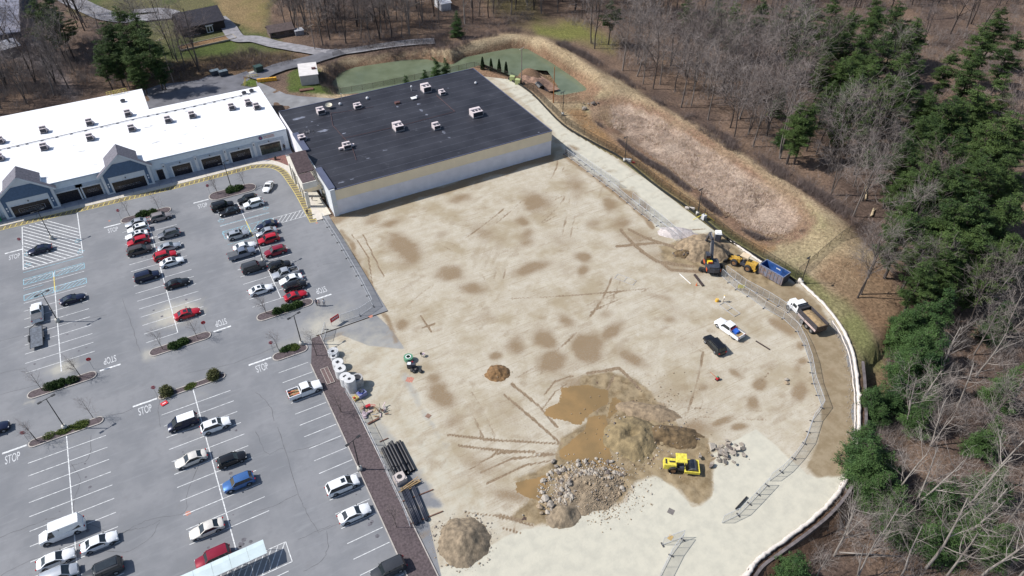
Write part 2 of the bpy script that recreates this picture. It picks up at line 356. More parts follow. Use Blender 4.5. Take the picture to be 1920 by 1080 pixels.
# ---------------------------------------------------------------- car park and building site, one mixed surface
def mixed_surface():
    m, t, b, N, L = nodes('asphalt_and_dirt')
    geo = N.new('ShaderNodeNewGeometry'); P = geo.outputs['Position']
    def noise(sc, det=6, rough=.6, dist=0, st=None):
        n = N.new('ShaderNodeTexNoise'); n.inputs['Scale'].default_value = sc; n.inputs['Detail'].default_value = det; n.inputs['Roughness'].default_value = rough; n.inputs['Distortion'].default_value = dist
        src = P
        if st:
            mp = N.new('ShaderNodeMapping'); mp.inputs['Scale'].default_value = st[:3]; mp.inputs['Rotation'].default_value = (0, 0, R(st[3])); L.new(P, mp.inputs[0]); src = mp.outputs[0]
        L.new(src, n.inputs['Vector']); return n.outputs['Fac']
    def math_(op, a, b_=None, c=None):
        n = N.new('ShaderNodeMath'); n.operation = op
        for k, x in enumerate((a, b_, c)):
            if x is None: continue
            if isinstance(x, (int, float)): n.inputs[k].default_value = x
            else: L.new(x, n.inputs[k])
        return n.outputs[0]
    def ramp(x, a, b_):
        n = N.new('ShaderNodeMapRange'); n.interpolation_type = 'SMOOTHSTEP'; n.inputs['From Min'].default_value = a; n.inputs['From Max'].default_value = b_; L.new(x, n.inputs['Value']); return n.outputs[0]
    def mx(f, A, B_):
        n = N.new('ShaderNodeMix'); n.data_type = 'RGBA'
        if isinstance(f, float): n.inputs['Factor'].default_value = f
        else: L.new(f, n.inputs['Factor'])
        for k, x in (('A', A), ('B', B_)):
            if isinstance(x, tuple): n.inputs[k].default_value = (*x, 1)
            else: L.new(x, n.inputs[k])
        return n.outputs['Result']
    def A_(nm): n = N.new('ShaderNodeAttribute'); n.attribute_name = nm; return n.outputs['Fac']
    nb = noise(.11, 5); nm = noise(.55, 6, .62); nf = noise(3.2, 8, .7); nff = noise(16, 4, .7); ns = noise(.5, 6, .65, .4, (.35, 2.2, 1, -18))
    def soft(a, nn, lo, hi, k=.6): return ramp(math_('ADD', a, math_('MULTIPLY', math_('SUBTRACT', nn, .5), k)), lo, hi)
    dirt = mx(ramp(nm, .35, .68), alb(194, 183, 163), alb(209, 201, 184))
    dirt = mx(math_('MULTIPLY', ramp(ns, .42, .75), .5), dirt, alb(213, 205, 184))
    dirt = mx(ramp(nb, .45, .68), dirt, alb(178, 164, 138))
    dirt = mx(math_('MULTIPLY', ramp(nf, .5, .75), .55), dirt, alb(150, 132, 110))
    for k_, (sx_, sy_, an_, lo_) in enumerate(((.12, 5, -12, .56), (.15, 4, 38, .60), (.1, 6, 100, .62))):
        sc_ = noise(.8, 5, .7, .6, (sx_, sy_, 1, an_)); dirt = mx(math_('MULTIPLY', ramp(sc_, lo_, lo_+.08), .45), dirt, alb(158, 140, 114) if k_ != 1 else alb(224, 216, 196))
    c = mx(soft(A_('pale'), nm, .35, .65, .4), dirt, mx(ramp(nm, .35, .68), alb(216, 211, 193), alb(204, 200, 184)))
    c = mx(soft(A_('road'), ns, .3, .7), c, mx(ramp(nm, .35, .65), alb(148, 131, 104), alb(166, 150, 124)))
    asph = mx(ramp(nb, .35, .65), alb(134, 136, 140), alb(150, 151, 154))
    asph = mx(math_('MULTIPLY', ramp(nm, .45, .7), .5), asph, alb(133, 135, 139))
    asph = mx(math_('MULTIPLY', ramp(ns, .5, .75), .4), asph, alb(163, 165, 168))
    asph = mx(math_('MULTIPLY', ramp(nff, .45, .7), .22), asph, alb(118, 120, 126))
    asph = mx(soft(A_('dust'), nm, .2, 1.1, .7), asph, alb(205, 200, 184))
    asph = mx(math_('MULTIPLY', soft(A_('dark'), nm, .2, .9, .5), .6), asph, alb(122, 124, 130))
    c = mx(soft(A_('asph'), nm, .4, .6, .35), c, asph)
    wet_ = math_('MULTIPLY', soft(math_('ADD', A_('wet'), math_('MULTIPLY', math_('SUBTRACT', nf, .5), .5)), nm, .04, 1.12, .8), math_('ADD', .72, math_('MULTIPLY', ramp(nf, .35, .6), .28)))
    c = mx(wet_, c, mx(ramp(nf, .35, .65), alb(138, 117, 90), alb(156, 134, 106)))
    c = mx(soft(math_('ADD', A_('mud'), math_('MULTIPLY', math_('SUBTRACT', nf, .5), .8)), nm, .3, .8, .9), c, mx(ramp(nm, .35, .62), mx(ramp(nf, .35, .65), alb(124, 106, 80), alb(146, 128, 98)), alb(168, 150, 120)))
    c = mx(soft(A_('track'), nf, .3, .6, .5), c, mx(ramp(nf, .4, .6), alb(134, 115, 92), alb(160, 140, 116)))
    pud = soft(math_('ADD', A_('puddle'), math_('MULTIPLY', math_('SUBTRACT', nf, .5), .7)), nm, .47, .57, .9)
    c = mx(pud, c, mx(ramp(nb, .4, .6), alb(164, 134, 92), alb(146, 122, 86)))
    L.new(c, b.inputs['Base Color'])
    rr = N.new('ShaderNodeMapRange'); rr.inputs['To Min'].default_value = .92; rr.inputs['To Max'].default_value = .12; L.new(pud, rr.inputs['Value']); L.new(rr.outputs[0], b.inputs['Roughness'])
    b.inputs['Specular IOR Level'].default_value = .25
    hgt = math_('ADD', math_('MULTIPLY', nf, .6), math_('MULTIPLY', ns, .8))
    bp = N.new('ShaderNodeBump'); bp.inputs['Distance'].default_value = .06
    st = math_('MULTIPLY', math_('SUBTRACT', 1.0, pud), math_('SUBTRACT', 1.0, math_('MULTIPLY', A_('asph'), .85)))
    L.new(st, bp.inputs['Strength']); L.new(hgt, bp.inputs['Height']); L.new(bp.outputs[0], b.inputs['Normal'])
    return m
surf = mixed_surface()

# the lot
X, Y, F = grid(-110, FX, -40, 176.2, 1.0 if False else 1.31)
X = np.clip(X, -110, FX); keep = ~((X[F].mean(1) > KX1-.2) & (Y[F].mean(1) < 101.3))
V = np.stack([X, Y, np.zeros_like(X)], 1)
used, F2 = prune(V, F, keep); V = V[used]
V[(V[:, 1] < 101.2) & (V[:, 0] > KX1-1.2), 0] = KX1
U, Vv = PJ(V); me = npmesh('parking_lot', V, F2, surf)
z0 = np.zeros(len(V)); dust = z0.copy(); dark = z0.copy()
for a in [(330, 588, 60, 26, -15, .9), (120, 690, 40, 16, -15, .8), (280, 665, 20, 14, 0, .8), (55, 755, 18, 8, 0, .7), (610, 610, 60, 30, -15, .8), (650, 570, 30, 20, 0, .4), (560, 640, 90, 14, -17, .5),
          (120, 830, 60, 10, -15, .4), (360, 745, 60, 18, -15, .35), (600, 600, 30, 50, 20, .5)]:
    dust = np.maximum(dust, blob(U, Vv, *a))
for a in [(420, 640, 200, 16, -17, .35), (560, 900, 60, 160, -20, .15), (100, 600, 26, 30, 0, .4), (340, 550, 80, 40, 0, .25), (40, 800, 40, 20, 0, .3), (600, 820, 60, 14, -20, .2), (470, 500, 30, 80, -20, .35)]:
    dark = np.maximum(dark, blob(U, Vv, *a))
for nm_, ar in (('asph', z0+1), ('dust', dust), ('dark', dark), ('wet', z0), ('mud', z0), ('puddle', z0), ('pale', z0), ('road', z0), ('track', z0)): setattr_f(me, nm_, ar)
tag(link('parking_lot', me), kind='structure')

# the building site
X, Y, F = grid(KX1, 112, 4, 193.4, .36)
cx, cy = X[F].mean(1), Y[F].mean(1)
_, s = softpoly(cx, cy, SITE_POLY, 1)
V = np.stack([X, Y, np.zeros_like(X)+.006], 1)
used, F2 = prune(V, F, s > -.12); V = V[used]
U, Vv = PJ(V); X, Y = V[:, 0], V[:, 1]
U0, V0 = U.copy(), Vv.copy()
wob = (fbm(X, Y, 7, 5, 31)-.5)*46; wob2 = (fbm(X, Y, 7, 5, 37)-.5)*30; wfar = np.clip((V[:, 1]-30)/60, .35, 1); wob *= .6; wob2 *= .6
U = U+wob; Vv = Vv+wob2
wet = np.zeros(len(V))
for a in [(755, 468, 34, 24, 35, 1.2), (732, 420, 26, 9, -15, .8), (865, 370, 22, 9, -10, 1), (900, 342, 16, 7, 0, .7), (830, 442, 16, 8, -10, .6), (905, 440, 26, 18, 30, .55), (932, 465, 12, 12, 0, .6),
          (845, 514, 28, 16, 5, 1.2), (885, 541, 24, 13, 0, 1), (1005, 380, 27, 17, 20, 1.1), (1080, 350, 20, 25, 0, .6), (982, 415, 13, 12, 0, .8), (988, 450, 18, 18, 0, .9), (1055, 450, 34, 16, 15, .55),
          (1142, 385, 15, 14, 40, .9), (1165, 420, 20, 10, 0, 1.1), (1110, 420, 16, 14, 0, .5), (1087, 480, 18, 10, 20, .9), (997, 507, 40, 11, -14, 1.1), (1092, 503, 14, 14, 40, .8),
          (752, 606, 14, 12, 0, 1.1), (832, 742, 27, 20, 55, 1.3), (815, 712, 16, 14, 0, .9), (932, 665, 14, 9, 0, 1), (902, 590, 20, 12, 0, .6), (965, 645, 18, 22, 0, .9), (1018, 635, 26, 18, 30, 1.1),
          (1035, 677, 27, 20, 0, 1.3), (1060, 602, 22, 12, 30, .7), (1100, 650, 26, 28, 0, 1.3), (1142, 622, 24, 15, -30, 1.1), (1135, 590, 14, 10, 0, .6), (1186, 676, 26, 13, 20, 1.25), (1235, 556, 22, 8, 15, .8),
          (1252, 597, 14, 9, 0, .6), (1315, 726, 11, 9, 0, 1.1), (1382, 702, 16, 9, 30, .9), (1426, 722, 12, 11, 0, 1.1), (1412, 757, 13, 12, 20, 1.1), (1358, 789, 24, 7, -25, 1), (1389, 800, 13, 6, 0, 1.2), (1232, 768, 20, 13, 0, 1.1),
          (800, 690, 12, 10, 0, .5), (850, 790, 22, 14, -20, .7), (700, 410, 22, 12, 0, .6), (672, 480, 10, 14, 0, .6), (1500, 676, 14, 8, 0, .9), (1340, 770, 40, 12, 0, .35), (1290, 640, 40, 22, -20, .35), (1260, 580, 40, 14, 20, .3),
          (1200, 450, 60, 24, 20, .55), (1260, 490, 70, 16, 15, .7), (1075, 282, 14, 6, 20, .9), (1175, 362, 24, 9, 38, .9), (1205, 385, 18, 8, 40, .9), (740, 385, 60, 5, -16, .7), (860, 352, 80, 5, -16, .7),
          (1180, 830, 60, 60, 0, .8), (900, 870, 50, 20, 20, .6), (960, 930, 40, 16, 20, .7), (1300, 800, 60, 22, 0, .7), (955, 780, 60, 20, 30, .4), (790, 500, 70, 20, -18, .3), (1230, 740, 120, 30, 0, .3), (1010, 560, 140, 16, -10, .25)]:
    wet = np.maximum(wet, blob(U, Vv, *a))
for pts, wd, s_ in [([(640, 430), (700, 540), (745, 640)], 5, .8), ([(1060, 290), (1110, 330), (1170, 375), (1230, 425)], 5, .8), ([(618, 412), (760, 372), (1035, 296)], 7, 1)]:
    wet = np.maximum(wet, stroke(U, Vv, pts, wd, s_))
def offset_pts(pts, d):
    o = []
    for i, p in enumerate(pts):
        a = pts[max(i-1, 0)]; b_ = pts[min(i+1, len(pts)-1)]; l = math.hypot(b_[0]-a[0], b_[1]-a[1]) or 1; o.append((p[0]-(b_[1]-a[1])/l*d, p[1]+(b_[0]-a[0])/l*d))
    return o
track = np.zeros(len(V))
for pts, wd in [([(1165, 432), (1190, 460), (1230, 490), (1300, 500)], 3.2), ([(1180, 430), (1210, 445), (1260, 462), (1330, 500)], 3), ([(1155, 462), (1230, 455), (1290, 470)], 2.6), ([(1200, 470), (1260, 505), (1340, 512)], 3),
                ([(960, 720), (1010, 760), (1045, 800)], 3), ([(945, 740), (1000, 785), (1050, 830)], 3), ([(840, 815), (940, 826), (1055, 832)], 2.6), ([(860, 835), (950, 845), (1050, 852)], 2.6),
                ([(900, 885), (960, 860), (1045, 852)], 2.6), ([(915, 905), (985, 872), (1040, 862)], 2.6), ([(880, 880), (930, 850), (1000, 845)], 2.2), ([(1020, 740), (1040, 715), (1075, 705)], 2), ([(1018, 765), (1040, 735), (1065, 718)], 2),
                ([(870, 960), (930, 968), (1000, 985)], 2.4), ([(935, 965), (975, 975)], 3), ([(788, 592), (808, 622)], 2.2), ([(790, 615), (815, 606)], 1.8), ([(940, 990), (980, 1000)], 2),
                ([(1100, 700), (1160, 690), (1200, 730)], 3.2), ([(1150, 705), (1120, 770)], 2), ([(1330, 862), (1385, 848)], 1.0), ([(1330, 880), (1375, 868)], 1.0), 
                ([(700, 545), (690, 480), (660, 440)], 1.6), ([(680, 440), (720, 520)], 1.6), ([(1440, 700), (1425, 720)], 1.5)]:
    track = np.maximum(track, stroke(U0+wob*.2, V0+wob2*.2, pts, wd))
rt_ = random.Random(17); arcs = np.zeros(len(V))
for _ in range(26):
    x_, y_, a_ = rt_.uniform(30, 90), rt_.uniform(40, 130), rt_.uniform(0, 6.28); cv_ = rt_.uniform(-.035, .035); pl_ = []
    for _k in range(rt_.randint(6, 14)): pl_.append((x_, y_)); x_ += 3.2*math.cos(a_); y_ += 3.2*math.sin(a_); a_ += cv_*3.2
    for o_ in (-.95, .95): arcs = np.maximum(arcs, stroke(X, Y, offset_pts(pl_, o_), .33, rt_.uniform(.25, .5)))
arcs = arcs*np.clip(fbm(X, Y, 6, 3, 91)*2.2-.4, 0, 1)
tread = .5+.5*np.sin((X*.9+Y*1.3)*9); track = np.maximum(track, arcs*1.5)*(.78+.22*tread)*(.45+.75*fbm(X, Y, 2.2, 3, 71))
mud, _ = softpoly(U, Vv, [(1085, 705), (1140, 695), (1190, 712), (1245, 770), (1290, 808), (1338, 818), (1342, 850), (1332, 925), (1312, 950), (1296, 944), (1262, 912), (1230, 892), (1185, 905), (1165, 938), (1100, 952), (1050, 985), (1000, 985),
                          (955, 978), (995, 935), (968, 900), (1035, 862), (1050, 820), (1100, 790), (1060, 770), (1080, 740)], 7)
mud = np.maximum(mud, softpoly(U, Vv, [(1235, 462), (1300, 440), (1345, 438), (1400, 470), (1430, 500), (1460, 520), (1440, 545), (1380, 530), (1340, 520), (1290, 505), (1240, 490)], 8)[0]*.85)
puddle = np.zeros(len(V))
for pl in [[(1048, 728), (1095, 722), (1138, 732), (1142, 758), (1105, 778), (1085, 800), (1060, 785), (1018, 775), (1022, 762), (1050, 752)],
           [(1100, 785), (1138, 780), (1142, 830), (1150, 868), (1178, 888), (1150, 896), (1100, 872), (1048, 862), (1045, 845), (1070, 830), (1092, 805)],
           [(968, 905), (1022, 892), (1028, 915), (1012, 942), (990, 935), (970, 922)], [(1148, 745), (1165, 752), (1160, 772), (1140, 790)], [(1020, 940), (1090, 950), (1085, 968), (1040, 975)],
           [(1150, 895), (1168, 905), (1160, 935), (1140, 915)]]:
    puddle = np.maximum(puddle, softpoly(U, Vv, pl, 8)[0])
dampw = np.zeros(len(V))
for a in [(1467, 612, 26, 11, 38, 1), (1494, 645, 10, 9, 40, .9), (1497, 733, 15, 22, 0, 1), (1490, 690, 10, 14, 10, .6), (1545, 595, 12, 8, 40, .9), (1500, 560, 26, 8, 40, .6), (1120, 735, 80, 22, 15, .9)]:
    dampw = np.maximum(dampw, blob(U, Vv, *a, 3.0))
wet = 1.15*wet*(.42+1.15*np.clip(fbm(X*.8, Y*1.5, 3.4, 5, 51)*1.15-.02, 0, 1)); dryz = softpoly(U, Vv, [(1418, 806), (1540, 897), (1640, 900), (1500, 1150), (700, 1150), (822, 1075), (985, 992), (1172, 940), (1262, 915), (1334, 925), (1344, 850)], 20)[0]
ca, sa = math.cos(R(-12)), math.sin(R(-12)); XA, YA = X*ca-Y*sa, X*sa+Y*ca
st_ = fbm(XA*.16, YA*1.0, 1.5, 4, 61); st2 = fbm((X+Y)*.14, (X-Y)*.9, 1.6, 4, 63); patch_ = fbm(X, Y, 13, 4, 65)
wet = np.maximum(wet, np.clip((st_-.56)*3.2, 0, .48)*np.clip((patch_-.42)*4, 0, 1)*(1-dryz)); wet = np.maximum(wet, np.clip((st2-.60)*3, 0, .42)*np.clip((.56-patch_)*4, 0, 1)*(1-dryz))
wet = np.maximum(wet, np.clip((fbm(X*.7, Y*1.3, 2.4, 5, 67)-.62)*4, 0, .5)*(1-dryz))
wet = np.maximum(wet, dampw*1.15)
pale, _ = softpoly(U, Vv, [(1418, 806), (1470, 850), (1512, 893), (1535, 897), (1592, 888), (1640, 900), (1500, 1150), (700, 1150), (822, 1075), (930, 1020), (985, 992), (1060, 985), (1110, 955), (1172, 940), (1192, 905), (1235, 895), (1262, 915), (1300, 955), (1318, 950),
                           (1334, 925), (1344, 850)], 7.0)
acc, _ = softpoly(U, Vv, [(890, 120), (1000, 170), (1062, 240), (1200, 325), (1350, 436), (1300, 450), (1230, 425), (1170, 372), (1050, 285), (1030, 240)], 7)
dusty, _ = softpoly(U, Vv, [(600, 640), (640, 628), (735, 640), (790, 720), (860, 850), (960, 1010), (900, 1100), (760, 1100), (700, 900), (640, 760)], 10)
pale = np.maximum(pale, np.maximum(acc*.72, dusty*.45))
road, _ = softpoly(U, Vv, [(1390, 520), (1440, 505), (1500, 538), (1540, 572), (1575, 628), (1596, 700), (1600, 770), (1596, 850), (1580, 892), (1530, 896), (1512, 880), (1540, 800), (1545, 740), (1522, 680), (1498, 630), (1440, 575), (1385, 545)], 10)
road = np.maximum(road, blob(U, Vv, 1500, 560, 40, 20, 35, .8))
roadedge = stroke(U, Vv, [(1565, 600), (1590, 660), (1600, 730), (1602, 800), (1592, 870)], 7, 1)
asph = softpoly(U0, V0, [(560, 600), (700, 585), (735, 618), (760, 655), (690, 648), (640, 628), (612, 640), (640, 700), (700, 800), (730, 850), (800, 960), (830, 1090), (870, 1190), (700, 1190), (590, 640)], 6)[0]*1.0
asph = np.maximum(asph, softpoly(U, Vv, [(770, 690), (800, 760), (860, 860), (880, 960), (780, 960), (700, 800), (690, 700)], 14)[0]*.62)
asph = np.maximum(asph, softpoly(U, Vv, [(1270, 990), (1340, 940), (1560, 700), (1545, 840), (1400, 1000), (1300, 1100), (1180, 1100)], 14)[0]*.35)
asph = asph*(1-softpoly(U, Vv, [(652, 640), (700, 655), (750, 700), (800, 790), (880, 900), (900, 1000), (860, 1000), (760, 850), (690, 740), (655, 690)], 10)[0]*.45)
asph = np.maximum(asph, roadedge*.55)
asph = np.maximum(asph, (acc*.0))
dust = np.clip(1-np.hypot(U-700, Vv-740)/260, 0, 1)*.9
V[:, 2] += (fbm(X, Y, 1.6, 4, 12)-.5)*.10*np.clip(mud+.2-asph, 0, 1)+(fbm(X, Y, 1.1, 3, 15)-.5)*.5*np.clip(mud-puddle*1.4, 0, 1)-track*.05
V[:, 2] = np.where(puddle > .4, np.minimum(V[:, 2], -.0), V[:, 2]); V[:, 2] = np.where(asph > .8, .006, V[:, 2])
me = npmesh('construction_ground', V, F2, surf, True)
for nm_, ar in (('asph', asph), ('dust', dust), ('dark', roadedge*.5), ('wet', wet), ('mud', mud), ('puddle', puddle), ('pale', pale*(1-.0*mud)), ('road', road), ('track', track)): setattr_f(me, nm_, ar)
tag(link('construction_ground', me), kind='structure')

# rear service yard and drive (older asphalt)
old = mat('old_asphalt', alb(122, 122, 128), .95, .16, .25, bump=.01, spec=.2)
oldl = mat('rear_lane_asphalt', alb(150, 150, 152), .95, .12, .3, bump=.01, spec=.2)
flat('service_yard', [gxy([(262, 172), (300, 158), (372, 150), (392, 141), (440, 141), (462, 133), (476, 143), (450, 160), (490, 166), (528, 210), (480, 220), (270, 215)])], -.02, old)
flat('rear_lane', [gxy([(480, 152), (500, 160), (536, 176), (560, 180), (650, 186), (700, 182), (690, 200), (600, 240), (500, 240)])], -.012, oldl)
gravel = mat('gravel_path', alb(158, 156, 160), .95, .15, .6, bump=.02, spec=.2)
def ribbon(pts, wd, z, nseg=1):
    P = [Vector((*p, 0)) for p in pts]; L_, R_ = [], []
    for i, p in enumerate(P):
        d = (P[min(i+1, len(P)-1)]-P[max(i-1, 0)]).normalized(); n = Vector((-d.y, d.x, 0))*(wd if not hasattr(wd, '__len__') else wd[i])/2
        L_.append(p+n); R_.append(p-n)
    m = MB(); m.add([(p.x, p.y, 0) for p in L_]+[(p.x, p.y, 0) for p in R_], [(i, len(P)+i, len(P)+i+1, i+1) for i in range(len(P)-1)])
    return m
def drape(m, dz, sub=1.5):
    vs = np.array(m.v); zz = terr(vs[:, 0], vs[:, 1]); m.v = [(a, b_, c+dz) for (a, b_, _), c in zip(m.v, zz)]; return m
def spline(pts, n):
    out = []; P = [Vector((*p, 0)) for p in pts]; P = [P[0]*2-P[1]]+P+[P[-1]*2-P[-2]]
    for i in range(1, len(P)-2):
        for k in range(n):
            t_ = k/n; a, b_, c, d = P[i-1:i+3]
            q = .5*((2*b_)+(-a+c)*t_+(2*a-5*b_+4*c-d)*t_*t_+(-a+3*b_-3*c+d)*t_**3); out.append((q.x, q.y))
    out.append((P[-2].x, P[-2].y)); return out
for nm_, pts, wd in [('gravel_path', [(410, 36), (428, 52), (446, 74), (480, 76), (520, 86), (560, 92), (612, 100), (660, 97), (710, 90), (760, 84), (815, 80)], 5.5),
                     ('gravel_path', [(250, 24), (300, 22), (330, 28)], 5), ('asphalt_drive', [(476, 150), (500, 138), (530, 127), (570, 118), (605, 108), (640, 98)], 7), ('gravel_path', [(95, -20), (160, 15), (230, 38), (330, 30)], 8)]:
    rb = drape(ribbon(spline(gxy(pts), 14), wd, 0), .5); tag(rb.build(nm_, gravel if 'gravel' in nm_ else old, None, True), kind='structure')

# pond water
mw, t, b, N, L = nodes('pond_water')
geo = N.new('ShaderNodeNewGeometry'); nz = N.new('ShaderNodeTexNoise'); nz.inputs['Scale'].default_value = .2; nz.inputs['Detail'].default_value = 4; L.new(geo.outputs['Position'], nz.inputs['Vector'])
cr = N.new('ShaderNodeValToRGB'); L.new(nz.outputs['Fac'], cr.inputs[0]); cr.color_ramp.elements[0].position = .35; cr.color_ramp.elements[1].position = .65
cr.color_ramp.elements[0].color = (*alb(106, 116, 92), 1); cr.color_ramp.elements[1].color = (*alb(122, 132, 108), 1); L.new(cr.outputs[0], b.inputs['Base Color'])
b.inputs['Roughness'].default_value = .12; b.inputs['IOR'].default_value = 1.33
n2 = N.new('ShaderNodeTexNoise'); n2.inputs['Scale'].default_value = 1.4; bp = N.new('ShaderNodeBump'); bp.inputs['Distance'].default_value = .02; L.new(geo.outputs['Position'], n2.inputs['Vector']); L.new(n2.outputs['Fac'], bp.inputs['Height']); L.new(bp.outputs[0], b.inputs['Normal'])
Pc = np.array(POND).mean(0); big = [tuple(np.array(p)+(np.array(p)-Pc)/np.linalg.norm(np.array(p)-Pc)*2.5) for p in POND]
flat('pond_water', [big], -2.5, mw)

# retaining wall on the low side of the loop road
blockm = mat('wall_blocks', alb(120, 112, 112), .9, .2, 1.2, bump=.02)
rw = empty('retaining_wall', (*WALLPTS[5], -3), 0, 'long curved grey block retaining wall below the outer edge of the loop road', 'wall')
WS = spline(WALLPTS, 6)
me_blk = {}
m = MB()
for lay in range(3):
    for a, b_ in zip(WS[:-1], WS[1:]):
        m.beam((a[0], a[1], -2.7+lay*.95+.45), (b_[0], b_[1], -2.7+lay*.95+.45), .5-.04*lay, .93)
ob = m.build('block_course', blockm, rw); ob.matrix_parent_inverse = Matrix.Translation((-WALLPTS[5][0], -WALLPTS[5][1], 3))
# ================================================================== MARKINGS
ZM = .012
def wchild(m, name, mt, parent, smooth=False):
    l = parent.location
    m.v = [(a-l.x, b_-l.y, c-l.z) for a, b_, c in m.v]
    return m.build(name, mt, parent, smooth)
PT = 2.69
def row(name, spx, y0, n, sides, skip=(), w_=.11, spine=True, y_extra=(0, 0), half=5.65, mt=linewhite):
    polys = []
    if spine: polys.append(seg((spx, y0-y_extra[0]), (spx, y0+(n-1)*PT+y_extra[1]), .16))
    for k in range(n):
        for s in sides:
            if (k, s) in skip: continue
            polys.append(seg((spx+(.09 if spine else 0)*s, y0+k*PT), (spx+s*half, y0+k*PT), w_))
    flat(name, polys, ZM, mt)
S1, S2, S3 = -29.45, -9.55, 10.2
row('parking_lines', S1, 114.6, 13, (-1, 1), skip={(0, 1), (0, -1)}, y_extra=(0, 0))
row('parking_lines', S2, 115.0, 16, (-1, 1), skip={(0, 1)}, y_extra=(0, 0))
row('parking_lines', S3, 115.4, 8, (-1, 1), y_extra=(0, 2.7))
row('parking_lines', S3, 147.0, 4, (-1, 1), y_extra=(1.5, 0))
row('parking_lines', S1, 57.6, 15, (-1, 1), y_extra=(20, 3.4))
row('parking_lines', S2, 68.4, 11, (-1, 1), y_extra=(4, 3.4))
flat('parking_lines', [seg((4.5, 49.6+k*PT), (9.85, 49.6+k*PT), .11) for k in range(-6, 18)], ZM, linewhite)
flat('parking_lines', [seg((S2-5.65, 49.6+k*PT), (S2+5.65, 49.6+k*PT), .11) for k in range(-6, 4)]+[seg((S2, 33), (S2, 57.7), .16)], ZM, linewhite)
def hatch(name, x0, x1, y0, y1, step, mt, slant=1.0, border=True, w_=.13, z=ZM+.003):
    polys = []
    if border: polys += [seg((x0, y0), (x1, y0), w_), seg((x0, y1), (x1, y1), w_), seg((x0, y0+w_/2), (x0, y1-w_/2), w_), seg((x1, y0+w_/2), (x1, y1-w_/2), w_)]
    h = (y1-y0)-w_; x = x0+.2
    while x < x1-.2:
        xe = x+h*slant; ye = y1-w_/2
        if xe > x1-w_: ye = y0+w_/2+h*(x1-w_-x)/(xe-x); xe = x1-w_
        polys.append(seg((x, y0+w_/2+.01), (xe, ye-.01), w_)); x += step
    flat(name, polys, z, mt)
# big white no-parking zone near the shops and the blue accessible zones
zx0, zx1 = -35.0, -23.6; HS = -(G(97.5, 457)-G(45, 442.5)).y/(G(97.5, 457)-G(45, 442.5)).x
def clipy(y):
    y += 6; xa, xb = zx0+.2, zx1-.2; ya = y; yb = y-HS*(xb-xa)
    if ya > 168.9: xa += (ya-168.9)/HS; ya = 168.9
    if yb < 151.2: xb -= (151.2-yb)/HS; yb = 151.2
    return ((xa, ya), (xb, yb)) if xb-xa > .4 else None
flat('no_parking_hatch', [seg((zx0, 150.9), (zx0, 169.0), .2), seg((zx1, 151.2), (zx1, 169.2), .2), seg((zx0+.15, 151), (zx1-.15, 151), .2)]+
     [seg(*clipy(168.6-k*1.42), .2) for k in range(17) if clipy(168.6-k*1.42)], ZM, linewhite)
hatch('accessible_hatch', zx0, S1-.2, 145.3, 147.4, .95, lineblue, 1.0); hatch('accessible_hatch', S1+.2, zx1, 145.3, 147.4, .95, lineblue, 1.0)
hatch('accessible_hatch', zx0, S1-.2, 139.7, 141.6, .95, lineblue, 1.0); hatch('accessible_hatch', S1+.2, zx1, 139.7, 141.6, .95, lineblue, 1.0)
flat('accessible_lines', [seg((zx0, 149.9), (zx1, 149.9), .14), seg((zx0, 143.4), (S1-2, 143.4), .1)], ZM+.006, lineblue)
hatch('accessible_hatch', 4.6, S3-.2, 141.4, 144.6, 1.05, lineblue, .7); hatch('accessible_hatch', S3+.2, 15.7, 141.4, 144.6, 1.05, lineblue, .7)
flat('accessible_lines', [seg((4.6, 147.3), (15.7, 147.3), .12), seg((4.6, 139.0), (15.7, 139.0), .12)], ZM+.006, lineblue)
hatch('crosswalk', 15.9, 23.1, 141.6, 144.4, 1.05, linewhite, .75)
flat('parking_lines', [seg((S1, 140.2), (S1, 145.2), .18), seg((S3, 139.3), (S3, 146.2), .18)], ZM+.007, lineyellow)
# wheelchair symbols
def wheelchair(x, y, s=1.0):
    m = MB(); P = [(0, 1.0), (0, .35), (.5, .35), (.75, -.1), (.95, -.1)]
    pl = [seg((x+a[0]*s, y+a[1]*s), (x+b_[0]*s, y+b_[1]*s), .13*s) for a, b_ in zip(P[:-1], P[1:])]
    pl += [seg((x+.1*s+.55*s*math.cos(a), y-.05*s+.55*s*math.sin(a)), (x+.1*s+.55*s*math.cos(a+.4), y-.05*s+.55*s*math.sin(a+.4)), .1*s) for a in np.arange(1.9, 5.6, .4)]
    flat('wheelchair_symbol', pl, ZM+.012, lineblue)
for u, v in [(50, 477), (50, 497), (414, 414), (421, 437.5), (497, 391), (150, 472), (145, 452)]:
    p = G(u, v); wheelchair(p.x, p.y)
